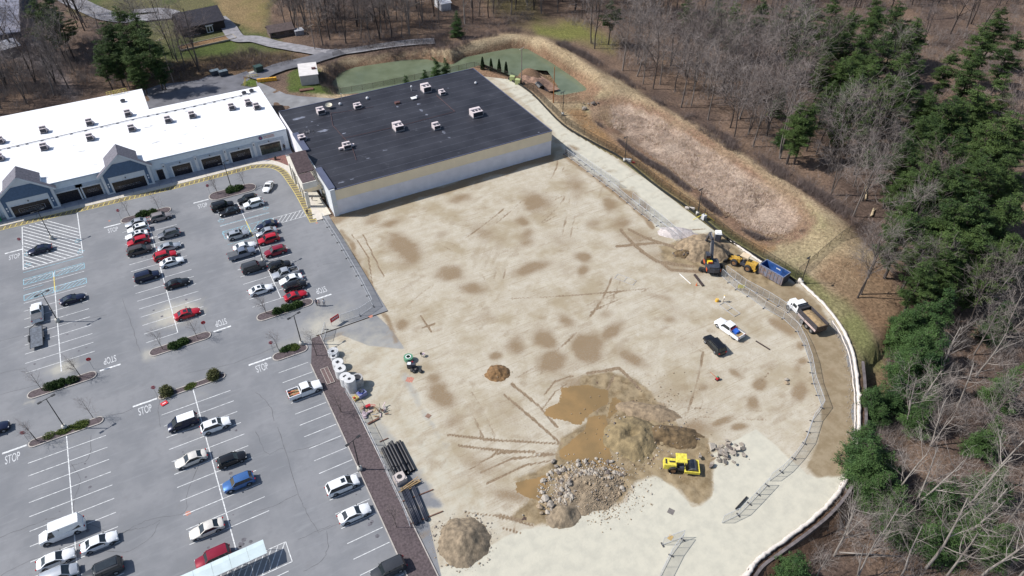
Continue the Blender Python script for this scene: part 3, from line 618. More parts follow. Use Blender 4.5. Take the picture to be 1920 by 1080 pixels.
# yellow fire lane band along the pavement
outer = spline(gxy([(-60, 447), (45, 421), (150, 396.5), (305, 359.5), (400, 335), (474, 315.5)]), 6)[:-1]+spline(gxy([(474, 315.5), (495, 314.2), (510, 315.6), (525, 323.5), (538, 340), (556, 368), (582, 417.5)]), 8)
def offset(pts, d):
    o = []
    for i, p in enumerate(pts):
        a = Vector(pts[max(i-1, 0)]); b_ = Vector(pts[min(i+1, len(pts)-1)]); t_ = (b_-a).normalized(); o.append((p[0]-t_.y*d, p[1]+t_.x*d))
    return o
inner = offset(outer, 1.45)
polys = [seg(a, b_, .13) for a, b_ in zip(outer[:-1], outer[1:])]+[seg(a, b_, .13) for a, b_ in zip(inner[:-1], inner[1:])]
acc_ = 0
for (a, b_), (c, d) in zip(zip(outer[:-1], outer[1:]), zip(inner[:-1], inner[1:])):
    Lg = (Vector(b_)-Vector(a)).length; t_ = 1.15-acc_
    while t_ < Lg:
        k = t_/Lg; p = Vector(a).lerp(Vector(b_), k); q = Vector(c).lerp(Vector(d), k); e = (Vector(b_)-Vector(a)).normalized()*.45
        polys.append(seg(p.lerp(q, .06)-e*0, q.lerp(p, .06)+e, .15)); t_ += 1.15
    acc_ = (acc_+Lg) % 1.15
flat('fire_lane_marking', polys, ZM+.004, lineyellow)
flat('fire_lane_marking', [seg(a, b_, 1.2) for a, b_ in zip(offset(outer, .72)[:-1], offset(outer, .72)[1:])], .006, mat('fire_lane_asphalt', alb(132, 122, 100), .9, .15, 1))
# stop bars and the word STOP
for a, b_ in [((9, 475.5), (44, 467)), ((195, 427.3), (226, 419)), ((362.5, 380.8), (391, 374)), ((4, 851), (50, 834.5)), ((249, 763), (294.5, 747)), ((466, 684.5), (509, 670.5)), ((187, 696.5), (226, 682)), ((400, 621.5), (433.5, 612)), ((592, 562), (621, 551))]:
    p, q = G(*a), G(*b_); yy = (p.y+q.y)/2; flat('stop_bar', [seg((p.x, yy), (q.x, yy), .38)], ZM+.002, linewhite)
wornwhite = mat('worn_stop_paint', (.52, .53, .54), .8, .3, 3)
def text(name, body, loc, size, rot, mt, parent=None, ext=0.0, sx=1.0, align='CENTER'):
    c = bpy.data.curves.new(name, 'FONT'); c.body = body; c.size = size; c.align_x = align; c.align_y = 'CENTER'; c.extrude = ext; c.materials.append(mt); c.offset = size*.006
    o = bpy.data.objects.new(name, c); me_ = bpy.data.meshes.new_from_object(o); bpy.data.objects.remove(o); me_.name = name; o = bpy.data.objects.new(name, me_); col.objects.link(o); o.location = loc; o.rotation_euler = rot; o.scale = (sx, 1, 1)
    if parent: o.parent = parent
    return o
for u, v, up_ in [(27, 480, 1), (211.5, 430, 1), (379.5, 384.5, 1), (23.5, 856.5, 1), (271.5, 766.5, 1), (490.5, 687.5, 1), (206.5, 676.5, 0), (415, 606.5, 0), (603, 545.5, 0)]:
    p = G(u, v); tag(text('stop_lettering', 'STOP', (p.x, p.y-(.35 if up_ else -.35), ZM+.004), 2.6, (0, 0, 0 if up_ else math.pi), wornwhite, None, 0, .34), kind='structure')
# cracks
crk = mat('crack_filler', (.10, .10, .105), .8, .2, 3)
cpol = []
for pl in [[(0, 1007), (40, 992), (120, 970), (210, 998), (232, 998), (265, 980), (300, 970), (345, 962), (352, 925), (372, 875)], [(232, 998), (250, 992), (275, 988), (300, 975)], [(0, 1080), (60, 1050), (150, 1030), (232, 1035), (280, 1010), (298, 980)],
           [(520, 800), (535, 845), (560, 930), (575, 960), (597, 1000)], [(542, 848), (580, 838), (640, 822)], [(480, 960), (520, 945), (560, 925)], [(597, 998), (640, 980)], [(560, 1012), (590, 998), (620, 985)], [(612, 995), (614, 1030), (600, 1055), (570, 1070)],
           [(0, 740), (60, 725), (150, 705)], [(480, 810), (500, 850), (530, 840)], [(0, 700), (50, 690)], [(135, 870), (150, 900), (138, 940), (140, 990)], [(172, 815), (165, 860), (130, 875)], [(300, 740), (297, 770), (300, 800)], [(595, 500), (612, 495), (633, 492)], [(515, 790), (505, 760), (480, 735)],
           [(0, 640), (90, 615), (200, 590)], [(350, 700), (440, 680), (520, 650)], [(200, 780), (240, 770), (290, 745)], [(230, 560), (250, 620), (262, 660)]]:
    W = spline(gxy(pl), 5); W = [(x+random.uniform(-.12, .12), y+random.uniform(-.12, .12)) for x, y in W]
    cpol += [seg(a, b_, random.uniform(.035, .08)) for a, b_ in zip(W[:-1], W[1:])]
flat('pavement_cracks', cpol, .004+.006, crk)
# dark stains and orange survey paint
stain = mat('oil_stain', alb(112, 110, 116), .8, .2, 2)
def blot(u, v, r, mt, name, z=.009):
    p = G(u, v); flat(name, [[(p.x+r*random.uniform(.6, 1.1)*math.cos(a), p.y+r*random.uniform(.6, 1.1)*math.sin(a)) for a in np.arange(0, 6.28, .45)]], z, mt)
for u, v, r in [(457, 1012, .45), (452, 1021, .5), (470, 1015.5, .3), (450, 1027, .35), (697, 978, .3), (693, 983, .35), (707, 1005, .35), (668, 927, .15), (112, 959, .15), (437, 965, .15), (391, 1006, .12)]: blot(u, v, r, stain, 'oil_stain')
rs_ = random.Random(4)
for _ in range(70):
    sx_ = rs_.choice((S1-3, S1+3, S2-3, S2+3, S3-3, S3+3)); p_ = (sx_+rs_.uniform(-1.6, 1.6), rs_.choice((52+PT*rs_.randrange(16), 115+PT*rs_.randrange(12)))+1.35+rs_.uniform(-.5, .5)); r_ = rs_.uniform(.1, .35)
    flat('oil_stain', [[(p_[0]+r_*rs_.uniform(.6, 1.1)*math.cos(a), p_[1]+r_*rs_.uniform(.6, 1.1)*math.sin(a)) for a in np.arange(0, 6.28, .6)]], .0085, stain) if p_[1] > 105 or p_[0] < 0 else None
op = mat('orange_survey_paint', alb(205, 140, 120), .8, .2, 6)
for u, v, r in [(352, 962, .5), (205, 414, .3), (594, 418, .3), (493, 357, .25), (768, 712, .8), (695, 593, .5)]: blot(u, v, r, op, 'survey_paint', .011)

# ================================================================== PLANTING ISLANDS
mulch = mat('bark_mulch', alb(100, 88, 90), .95, .2, 3, bump=.04, bscale=6)
def island(corners_px, label, grass=False):
    pts = gxy(corners_px); xs_ = [p[0] for p in pts]; ys_ = [p[1] for p in pts]; x0, x1, y0, y1 = min(xs_), max(xs_), min(ys_), max(ys_)
    r = (y1-y0)/2; cy_ = (y0+y1)/2
    def oval(k):
        o = []
        for a in np.linspace(-math.pi/2, math.pi/2, 9): o.append((x1-r+math.cos(a)*(r-k), cy_+math.sin(a)*(r-k)))
        for a in np.linspace(math.pi/2, 1.5*math.pi, 9): o.append((x0+r+math.cos(a)*(r-k), cy_+math.sin(a)*(r-k)))
        return o
    A, B_ = oval(0), oval(.18); n = len(A)
    t_ = empty('planting_island', ((x0+x1)/2, cy_, 0), 0, label, 'planting island', 'kerbed islands at the ends of the parking rows')
    m = MB(); m.add([(x, y, 0) for x, y in A]+[(x, y, .15) for x, y in A]+[(x, y, .15) for x, y in B_]+[(x, y, .05) for x, y in B_], [f for i in range(n) for f in ((i, (i+1) % n, n+(i+1) % n, n+i), (n+i, n+(i+1) % n, 2*n+(i+1) % n, 2*n+i), (2*n+i, 2*n+(i+1) % n, 3*n+(i+1) % n, 3*n+i))])
    wchild(m, 'kerb', kerbm, t_); m = MB(); m.add([(x, y, .1) for x, y in B_], [tuple(range(n))]); wchild(m, 'mulch_bed', mulch, t_)
    return t_, (x0, x1, y0, y1)
ISL = [([(51, 748), (52, 736), (180, 694), (183, 708)], 'island with clipped dark hedge at the south end of the leftmost upper parking row'),
       ([(280, 666), (282, 656), (395, 623), (398, 633)], 'island with clipped dark hedge at the south end of the middle upper parking row'),
       ([(482, 600), (484, 590), (585, 560), (588, 571)], 'island beside the three walkers with hedge in front of the red coupe'),
       ([(227, 419), (229, 410), (320, 391), (323, 397)], 'island near the shops with hedge, left of the round-ended island by the white roadster'),
       ([(392, 372), (394, 363), (480, 348), (483, 356)], 'island near the shops with lamp post and hedge, closest to the white roadster'),
       ([(298, 752), (299, 743), (416, 700), (424, 706)], 'island with two rough shrubs and patchy grass north of the dark wrapped van'),
       ([(53, 838), (54, 829), (190, 780), (196, 792)], 'grassy island with lamp post at the lower left parking row'),
       ([(512, 675), (514, 664), (575, 646), (571, 660)], 'grassy island with lamp post at the head of the long mulch strip')]
isl = [island(a, b_) for a, b_ in ISL]
# long mulch strip
t_ = empty('mulch_strip', (KX0, 40, 0), 0, 'long straight purple-brown mulch strip between the car park and the site fence', 'mulch strip'); m = MB()
m.bbox(KX0-.0, KX0+.16, 4, 94.6, 0, .15); wchild(m, 'kerb', kerbm, t_); m = MB(); m.bbox(KX1-.16, KX1, 4, 101.2, 0, .15); wchild(m, 'kerb', kerbm, t_)
m = MB(); m.add([(KX0+.16, 4, .09), (KX1-.16, 4, .09), (KX1-.16, 101, .09), (KX0+2.2, 101, .09), (KX0+.16, 94.6, .09)], [(0, 1, 2, 3, 4)]); wchild(m, 'mulch_bed', mulch, t_)
m = MB(); a, b_ = G(601, 694), G(628, 717)
m.bbox(a.x, b_.x, b_.y, a.y, .11, .2); slab = wchild(m, 'paved_pad', mat('pad', alb(120, 100, 98), .9, .2, 4), t_)
m = MB()
for x in (a.x, (a.x+b_.x)/2, b_.x): m.bbox(x-.04, x+.04, b_.y, a.y, .2, .23)
for y in (a.y, b_.y): m.bbox(a.x+.04, b_.x-.04, y-.04, y+.04, .2, .228)
wchild(m, 'edging', kerbm, t_)

# ================================================================== BUILDINGS
facade = mat('facade_grey_panels', (.60, .665, .72), .7, .04, 1.2)
trim = mat('white_trim', alb(232, 236, 240), .6, .03, 2)
greyp = mat('grey_siding', (.37, .43, .50), .7, .05, 2)
blueg = mat('blue_gable_boards', (.07, .12, .20), .7, .08, 3)
shingle = mat('asphalt_shingles', alb(120, 118, 128), .9, .2, 3, bump=.01)
screen = mat('black_window_film', (.012, .012, .018), .25, .1, 2)
winglass = mat('shop_glass', (.07, .08, .06), .08, .25, 1.5, spec=.8)
roofw = mat('white_membrane', (.74, .745, .76), .6, .03, .3, spec=.2)
paver = mat('shop_pavement', alb(168, 170, 178), .85, .12, .6)
YF = 174.9; HW = 5.7
bld = empty('strip_mall', (-20, YF, 0), 0, 'long white-roofed shopping building with two blue gables and black covered windows', 'shop building')
m = MB(); m.bbox(-95, 28.3, YF, 204.5, 0, HW); m.bbox(-95, -1.6, 204.503, 219.5, 0, HW+.002); wchild(m, 'wall', facade, bld)
m = MB(); m.bbox(-95.1, 28.4, YF-.1, 204.6, HW+.003, HW+.16); m.bbox(-95.1, -1.5, 204.6, 219.6, HW+.003, HW+.16); rfw = wchild(m, 'roof', roofw, bld)
m = MB(); m.bbox(-95, 27.9, YF-.22, YF-.101, HW-.12, HW+.19); wchild(m, 'roof_edge', greyp, bld)
def storefront(x0, x1, kind, pad=1.3, z1=2.95):
    m = MB(); m.bbox(x0-pad, x1+pad, YF-.10, YF-.002, .0, 4.0)
    if kind != 'door': wchild(m, 'siding_panel', greyp, bld)
    f_ = MB(); k = .32 if kind != 'door' else .15
    f_.bbox(x0-k, x0, YF-.2, YF-.102, .0, z1+k); f_.bbox(x1, x1+k, YF-.2, YF-.102, .0, z1+k); f_.bbox(x0, x1, YF-.2, YF-.102, z1, z1+k)
    fr = wchild(f_, 'window_frame', trim, bld)
    m = MB(); m.bbox(x0, x1, YF-.16, YF-.103, .12, z1); p = MB(); p.bbox(x0, x1, YF-.3, YF-.161, .0, .115); 
    if kind == 'glass':
        n = 7; wd = (x1-x0)/n
        for i in range(n):
            q = MB(); q.bbox(x0+i*wd+.05, x0+(i+1)*wd-.05, YF-.14, YF-.104, .15, z1-.5); wchild(q, 'pane', winglass, bld)
        q = MB()
        for i in range(n+1): q.bbox(x0+i*wd-.05, x0+i*wd+.05, YF-.18, YF-.103, .12, z1)
        q.bbox(x0+.05, x1-.05, YF-.175, YF-.103, z1-.5, z1); wchild(q, 'mullions', black, bld)
    else: wchild(m, 'window_cover', screen, bld)
    wchild(p, 'sill', trim, bld)
for x0, x1, k in [(-45.5, -39.8, 'c'), (-26.7, -22.1, 'c'), (-21.2, -17.3, 'c'), (-4.6, -2.8, 'door'), (-.9, 3.4, 'c'), (6.1, 10.8, 'c'), (13.3, 18.2, 'c'), (20.8, 26.0, 'glass')]: storefront(x0, x1, k, 1.2 if k != 'door' else .0)
m = MB()
for x in (-1.0-1.7, 4.9, 12.1, 19.4): m = MB(); m.bbox(x-.35, x+.35, YF-.24, YF-.104, 0, 4.3); wchild(m, 'pilaster', trim, bld)
def gable(cx_, hw):
    yf = YF-1.15; pk = 9.9; ev = 5.7
    m = MB(); m.add([(cx_-hw, yf, 0), (cx_+hw, yf, 0), (cx_+hw, yf, ev), (cx_, yf, pk-.25), (cx_-hw, yf, ev), (cx_-hw, YF-.23, 0), (cx_+hw, YF-.23, 0), (cx_+hw, YF-.23, ev), (cx_, YF-.23, pk-.25), (cx_-hw, YF-.23, ev)],
                    [(0, 1, 2, 3, 4), (9, 8, 7, 6, 5), (0, 5, 6, 1), (1, 6, 7, 2), (4, 9, 5, 0), (2, 7, 8, 3), (3, 8, 9, 4)]); wchild(m, 'gable_wall', trim, bld)
    m = MB(); b0 = hw-.55; P = [(cx_-b0, 4.35), (cx_+b0, 4.35), (cx_+b0, 5.3), (cx_+2.0, 7.55), (cx_-2.0, 7.55), (cx_-b0, 5.3)]
    m.add([(x, yf-.06, z) for x, z in P], [tuple(range(6))]); wchild(m, 'gable_boards', blueg, bld)
    for s in (-1, 1):
        x = cx_+s*(hw-.95); m = MB(); m.bbox(x-.38, x+.38, yf-.07, yf-.003, .5, 4.34); wchild(m, 'side_banner', blueg, bld)
        m = MB(); m.bbox(x-.14, x+.14, yf-.09, yf-.073, 2.6, 2.95); m.bbox(x-.1, x+.1, yf-.09, yf-.073, 1.9, 2.3); stuffpart(wchild(m, 'banner_print', white, bld))
    m = MB(); m.bbox(cx_-hw+1.75, cx_+hw-1.75, yf-.05, yf-.003, .15, 2.95); wchild(m, 'window_cover', screen, bld)
    m = MB(); m.bbox(cx_-hw+1.6, cx_-hw+1.75, yf-.12, yf-.004, 0, 3.1); m.bbox(cx_+hw-1.75, cx_+hw-1.6, yf-.12, yf-.004, 0, 3.1); m.bbox(cx_-hw+1.75, cx_+hw-1.75, yf-.12, yf-.004, 2.951, 3.1); wchild(m, 'window_frame', trim, bld)
    yb = YF+4.2; o_ = .75; sl = (pk-ev)/hw
    for s in (-1, 1):
        m = MB(); P0 = [(cx_, yf-.35, pk), (cx_+s*(hw+o_), yf-.35, pk-sl*(hw+o_)), (cx_+s*(hw+o_), YF-.24, pk-sl*(hw+o_)), (cx_+s*hw*.68, YF-.2, pk-sl*hw*.68), (cx_+s*hw*.68, yb, pk-sl*hw*.68), (cx_, yb, pk)]
        m.add(P0+[(x, y, z-.16) for x, y, z in P0], [(0, 1, 2, 3, 4, 5), (11, 10, 9, 8, 7, 6)]+[(i, (i+1) % 6, 6+(i+1) % 6, 6+i) for i in range(6)]); wchild(m, 'gable_roof', shingle, bld)
    m = MB(); m.add([(cx_-hw*.66, yb-.05, HW), (cx_+hw*.66, yb-.05, HW), (cx_+hw*.66, yb-.05, pk-sl*hw*.68-.1), (cx_, yb-.05, pk-.18), (cx_-hw*.66, yb-.05, pk-sl*hw*.68-.1)], [(0, 1, 2, 3, 4)]); wchild(m, 'gable_back', facade, bld)
    for s in (-1, 1):
        m = MB(); x = cx_+s*hw*.66; m.add([(x, YF, HW), (x, yb-.05, HW), (x, yb-.05, pk-sl*hw*.68-.1), (x, YF, pk-sl*hw*.68-.1)], [(0, 1, 2, 3)]); wchild(m, 'gable_side', facade, bld)
    for s in (-1, 1):
        m = MB(); m.beam((cx_, yf-.3, pk-.3), (cx_+s*(hw+o_-.1), yf-.3, pk-sl*(hw+o_-.1)-.3), .12, .42); wchild(m, 'bargeboard', trim, bld)
gable(-32.3, 5.6); gable(-11.1, 5.4)
pipe_grey = mat('faint_print', (.3, .3, .33), .6)
# unreadable small white lines printed on the covered windows
for x0, x1, y_, z_, n in [(-26, -22.8, YF-.165, 1.9, 0), (-20.6, -17.9, YF-.165, 2.1, 3), (-.2, 2.8, YF-.165, 1.8, 2), (6.9, 10.0, YF-.165, 1.9, 2), (14.4, 17.0, YF-.165, 2.0, 3), (-14.2, -8.6, YF-1.15-.055, 1.55, 2), (-34.8, -29.8, YF-1.15-.055, 1.5, 2)]:
    m = MB()
    for k in range(n):
        x = x0+random.uniform(0, .4)+k*.1
        while x < x1-.3: l = random.uniform(.1, .3); m.bbox(x, x+l, y_-.01, y_, z_-k*.34, z_-k*.34+.07); x += l+.12
    if n: stuffpart(wchild(m, 'window_print', pipe_grey, bld))
m = MB()
for a in range(4): m.bbox([-34.9, -34.9, -34.95, -29.65][a], [-29.6, -29.6, -34.87, -29.57][a], YF-1.215, YF-1.205, [1.95, .9, .95, .95][a], [2.0, .95, 1.95, 1.95][a])
stuffpart(wchild(m, 'window_print', pipe_grey, bld))
# round sign with lettering over the last shop
m = MB(); m.tube((21.5, YF-.18, 4.9), (21.5, YF-.12, 4.9), .5, n=20); wchild(m, 'round_sign', mat('sign_navy', (.05, .06, .16), .5, .1, 3), bld)
m = MB(); m.tube((21.5, YF-.2, 4.9), (21.5, YF-.181, 4.9), .18, n=12); wchild(m, 'round_sign', mat('sign_red', (.5, .08, .1), .5, .1, 3), bld)
m = MB()
for k in range(2):
    x = 22.3
    while x < 24.9: l = random.uniform(.1, .22); m.bbox(x, x+l, YF-.14, YF-.104, 5.0-k*.42, 5.22-k*.42); x += l+.08
stuffpart(wchild(m, 'sign_lettering', mat('sign_salmon', alb(222, 170, 160), .5, .1, 3), bld))
m = MB()
for x in [-33.0+.7, -11.5, 1.2, 8.4, 15.6, 23.3, -2.7, 4.9, 12.1, 19.4]: m = MB(); m.tube((x, YF-(1.5 if x < -10 else .45), 3.55), (x, YF-(1.17 if x < -10 else .11), 3.65), .13, .1, 6); wchild(m, 'wall_lamp', black, bld)
# gas pipe on its sleepers across the roof
pipe = mat('gas_pipe', alb(140, 140, 146), .6, .1, 3); wseam = mat('white_seam', (.60, .61, .63), .6, .15, .6); wstain = mat('white_roof_stain', (.56, .56, .57), .7, .2, 1)
PR = [tuple(G(u, v, HW+.4)) for u, v in [(-20, 285), (50, 269), (160, 244), (277, 217), (345, 203), (420, 186), (482, 172)]]
m = MB(); m.path(PR, .09); wchild(m, 'gas_pipe', pipe, bld)
for y in np.arange(YF+3, 219, 3.1):
    m = MB(); m.bbox(-95, 28.2 if y < 204 else -1.8, y, y+.12, HW+.161, HW+.166); wchild(m, 'roof_seam', wseam, bld)
for k in range(26):
    m = MB(); x, y = random.uniform(-40, 26), random.uniform(YF+2, 203); a_ = random.uniform(.3, 1.4); m.add([(x+a_*random.uniform(.5, 1.2)*math.cos(q), y+a_*.5*random.uniform(.5, 1.2)*math.sin(q), HW+.168) for q in np.arange(0, 6.28, .6)], [tuple(range(11))]); wchild(m, 'roof_stain', wstain, bld)
for a, b_ in zip(PR[:-1], PR[1:]):
    for k in range(4): p = Vector(a).lerp(Vector(b_), k/4); m = MB(); m.box(p.x, p.y, HW+.17, .6, .35, .2); wchild(m, 'pipe_block', pipe, bld)
# pavement in front of the shops
sw = empty('shop_sidewalk', (0, 172, 0), 0, 'grey pavement with pale kerb running along the shop fronts', 'pavement')
mid = offset(outer, 1.6); far_ = offset(outer, 3.0)
m = MB(); n = len(mid)
m.add([(x, y, .0) for x, y in mid]+[(x, y, .13) for x, y in mid]+[(x, y, .13) for x, y in far_], [f for i in range(n-1) for f in ((i, i+1, n+i+1, n+i), (n+i, n+i+1, 2*n+i+1, 2*n+i))]); wchild(m, 'kerb', mat('pale_concrete', alb(222, 214, 202), .85, .06, 1), sw)
m = MB(); m.bbox(-95, 28.2, 171.3, YF-.01, 0, .125); wchild(m, 'slab', paver, sw)
for k in range(38):
    m = MB(); x = -86+k*3; m.bbox(x, x+.05, 171.5, YF-1.3, .126, .132); wchild(m, 'joint', crk, sw) if x > -42 else None
flat('entry_plaza', [[(23.9, 139.4), (28.2, 139.4), (28.2, 171.0), (19.5, 171.0), (21.5, 170.6), (24.0, 167.5), (25.0, 163), (25.2, 157), (25.2, 150), (24.6, 143)]], .128, mat('cream_concrete', alb(224, 216, 200), .85, .06, .8))
flat('planting_bed', [gxy([(488, 302), (535, 291), (542, 312), (522, 304), (505, 300)])], .15, mat('red_mulch', alb(140, 100, 92), .95, .25, 4, bump=.03))

# dark roofed store
dr = empty('dark_roof_store', (58, 138.2, 0), 0, 'big flat-roofed store with near-black membrane roof and cream band on its long front wall', 'store')
X0, X1, Y0, Y1, HR = 28.9, 87.2, 138.2, 183.4, 6.75
cream = mat('cream_band', (.80, .68, .49), .8, .03, .4); lower = mat('pale_block_wall', (.68, .665, .71), .85, .04, .5, bump=.005)
m = MB(); m.bbox(X0, X1, Y0, Y1, 0, HR); wchild(m, 'wall', lower, dr)
m = MB(); m.bbox(X0+3.2*0+.9, X1+.05, Y0-.05, Y0-.002, 4.05, HR+.1); m.bbox(X1+.002, X1+.05, Y0, Y1, 4.05, HR+.1); wchild(m, 'cream_band', cream, dr)
m = MB(); m.bbox(X0-.25, X0+.85, Y0-.28, Y0+.5, 0, HR+.35); wchild(m, 'corner_pier', trim, dr)
m = MB(); m.bbox(X0-.12, X0-.002, Y0+.5, Y1-15.6, 0, HR+.25); wchild(m, 'west_wall', trim, dr)
for a, b_ in ((Y0+.1, 148.8), (158.4, 168.6)):
    m = MB(); m.bbox(X0-.3, X0+1.15, a, b_, HR+.02, HR+.55); wchild(m, 'parapet', mat('slate_coping', alb(92, 98, 122), .6, .06, 1), dr)
m = MB()
for z in (2.7, 4.05): m.bbox(X0+.0, X0+.7, Y0-.31, Y0-.281, z, z+.06)
wchild(m, 'pier_joint', cream, dr)
mr, t, b, N, L = nodes('dark_membrane')
geo = N.new('ShaderNodeNewGeometry'); n1_ = N.new('ShaderNodeTexNoise'); n1_.inputs['Scale'].default_value = .16; n1_.inputs['Detail'].default_value = 8; L.new(geo.outputs['Position'], n1_.inputs['Vector'])
c1 = N.new('ShaderNodeValToRGB'); L.new(n1_.outputs['Fac'], c1.inputs[0]); c1.color_ramp.elements[0].position = .35; c1.color_ramp.elements[1].position = .7
c1.color_ramp.elements[0].color = (.018, .0185, .025, 1); c1.color_ramp.elements[1].color = (.034, .035, .044, 1)
n2_ = N.new('ShaderNodeTexNoise'); n2_.inputs['Scale'].default_value = .33; n2_.inputs['Detail'].default_value = 9; n2_.inputs['Roughness'].default_value = .7; L.new(geo.outputs['Position'], n2_.inputs['Vector'])
rg_ = N.new('ShaderNodeMapRange'); rg_.inputs['From Min'].default_value = .64; rg_.inputs['From Max'].default_value = .76; rg_.inputs['To Max'].default_value = .65; L.new(n2_.outputs['Fac'], rg_.inputs['Value'])
x_ = N.new('ShaderNodeMix'); x_.data_type = 'RGBA'; L.new(rg_.outputs[0], x_.inputs['Factor']); L.new(c1.outputs[0], x_.inputs['A']); x_.inputs['B'].default_value = (.16, .165, .19, 1); L.new(x_.outputs['Result'], b.inputs['Base Color'])
b.inputs['Roughness'].default_value = .62; b.inputs['Specular IOR Level'].default_value = .3
roof = empty('roof', (0, 0, 0)); roof.parent = dr; roof.location = (0, 0, HR)
rp = Vector((58, 138.2, HR)); nst = 15; sw_ = (Y1-Y0)/nst; seam = mat('roof_seam_tape', alb(84, 86, 98), .6, .3, .8)
sm = MB(); sm.bbox(X0-58, X1-58, .02, sw_-.09, 0, .05); sme = sm.mesh('roof_strip', mr)
se = MB(); se.bbox(X0-58, X1-58, -.09, .02, 0, .053); see = se.mesh('roof_seam', seam)
for k in range(nst):
    link('roof_strip', sme, roof, None, (0, k*sw_, 0)); link('roof_seam', see, roof, None, (0, k*sw_+.0, 0)) if k else None
m = MB()
for a, b_ in [((X0-58, -.06), (X1-58, -.06)), ((X1-58+.04, 0), (X1-58+.04, Y1-Y0)), ((X0-58, Y1-Y0+.04), (X1-58, Y1-Y0+.04))]: m.beam((*a, .07), (*b_, .07), .22, .16)
link('roof_edge', m.mesh('roof_edge', mat('slate_coping', (.1, .1, .1))), roof)
patch = mat('pale_roof_patch', alb(128, 132, 146), .7, .35, .9)
for u, v, a, b_ in [(606, 245, 1.6, .8), (645, 250, .7, .3), (785, 195, .6, .5), (790, 207, .5, 1.0), (800, 215, .4, .5), (822, 235, .5, 1.0), (832, 248, .5, .8), (842, 258, .4, .5), (560, 222, 2.2, .7), (596, 235, .4, .2), (722, 282, .7, .3), (690, 297, .7, .3), (745, 200, .35, .4), (840, 165, .2, .3), (640, 342, .8, .3), (660, 336, .6, .25), (1010, 248, .3, .2), (585, 228, .4, .2), (575, 238, .3, .25)]:
    p = G(u, v, HR+.06)-Vector((58, 138.2, HR)); m = MB(); m.add([(p.x+a*random.uniform(.6, 1.1)*math.cos(q), p.y+b_*random.uniform(.6, 1.1)*math.sin(q), .058) for q in np.arange(0, 6.28, .5)], [tuple(range(13))]); m.build('roof_patch', patch, roof)
rust = mat('rusty_gas_pipe', alb(104, 68, 66), .7, .2, 3)
for pl in [[(620, 212), (624, 235), (660, 275), (668, 300)], [(818, 178), (853, 209)], [(620, 212), (640, 210), (700, 200)], [(853, 209), (780, 228), (755, 235)], [(755, 235), (640, 260)]]:
    m = MB(); m.path([tuple(G(u, v, HR+.25)-Vector((58, 138.2, HR))) for u, v in pl], .05); m.build('gas_pipe', rust, roof)
# entrance portico on the west side
cr_ = mat('brown_shingles', alb(98, 82, 84), .9, .18, 2, bump=.01); wt = mat('sunlit_stucco', alb(238, 232, 220), .7, .04, 1.5)
pk, ev, yr, ys0, ys1 = 9.4, 6.7, 154.6, 149.4, 159.8; xa, xb = 24.4, 26.95
for s, yy in ((0, ys0), (1, ys1)):
    m = MB(); P0 = [(xa, yr, pk), (xb+1.4, yr, pk), (xb+1.4, yy, ev), (xa, yy, ev)]; m.add(P0+[(x, y, z-.18) for x, y, z in P0], [(0, 1, 2, 3), (7, 6, 5, 4), (0, 4, 5, 1), (1, 5, 6, 2), (2, 6, 7, 3), (3, 7, 4, 0)]); wchild(m, 'portico_roof', cr_, dr)
for x in (xa+.25, xb+1.2):
    m = MB(); m.add([(x, ys0+.2, 4.2 if x < 26 else HR), (x, ys1-.2, 4.2 if x < 26 else HR), (x, ys1-.3, ev-.15), (x, yr, pk-.2), (x, ys0+.3, ev-.15)], [(0, 1, 2, 3, 4)]); wchild(m, 'portico_gable', wt, dr)
m = MB()
for y in (ys0+.5, 152.5, 156.7, ys1-.5): m = MB(); m.bbox(xa+.1, xa+.75, y-.35, y+.35, 0, 4.6); wchild(m, 'portico_column', wt, dr)
m = MB(); m.prism([(xa, ys0), (27.4, ys0), (27.4, 145.1), (xa, 145.1)], 6.3, 6.5); wchild(m, 'arcade_roof', cr_, dr)
m = MB(); m.bbox(xa-.15, 27.5, 144.85, 145.05, 4.9, 6.45); m.bbox(xa-.2, xa-.02, 145.06, ys0, 4.4, 6.45); wchild(m, 'arcade_fascia', wt, dr)
m = MB(); m.bbox(xa-.15, X0-.3, 146.3, 146.4, 3.0, 4.3); wchild(m, 'arcade_lining', cream, dr)
m = MB(); m.bbox(xa-.2, xa+.6, 144.6, 145.3, 0, 4.2); wchild(m, 'arcade_pier', wt, dr)
m = MB(); m.bbox(X0-.16, X0-.121, 144.2, 147.8, .1, 3.2); m.bbox(X0-.16, X0-.121, 152.5, 156.7, .1, 3.2); wchild(m, 'shop_door', winglass, dr)

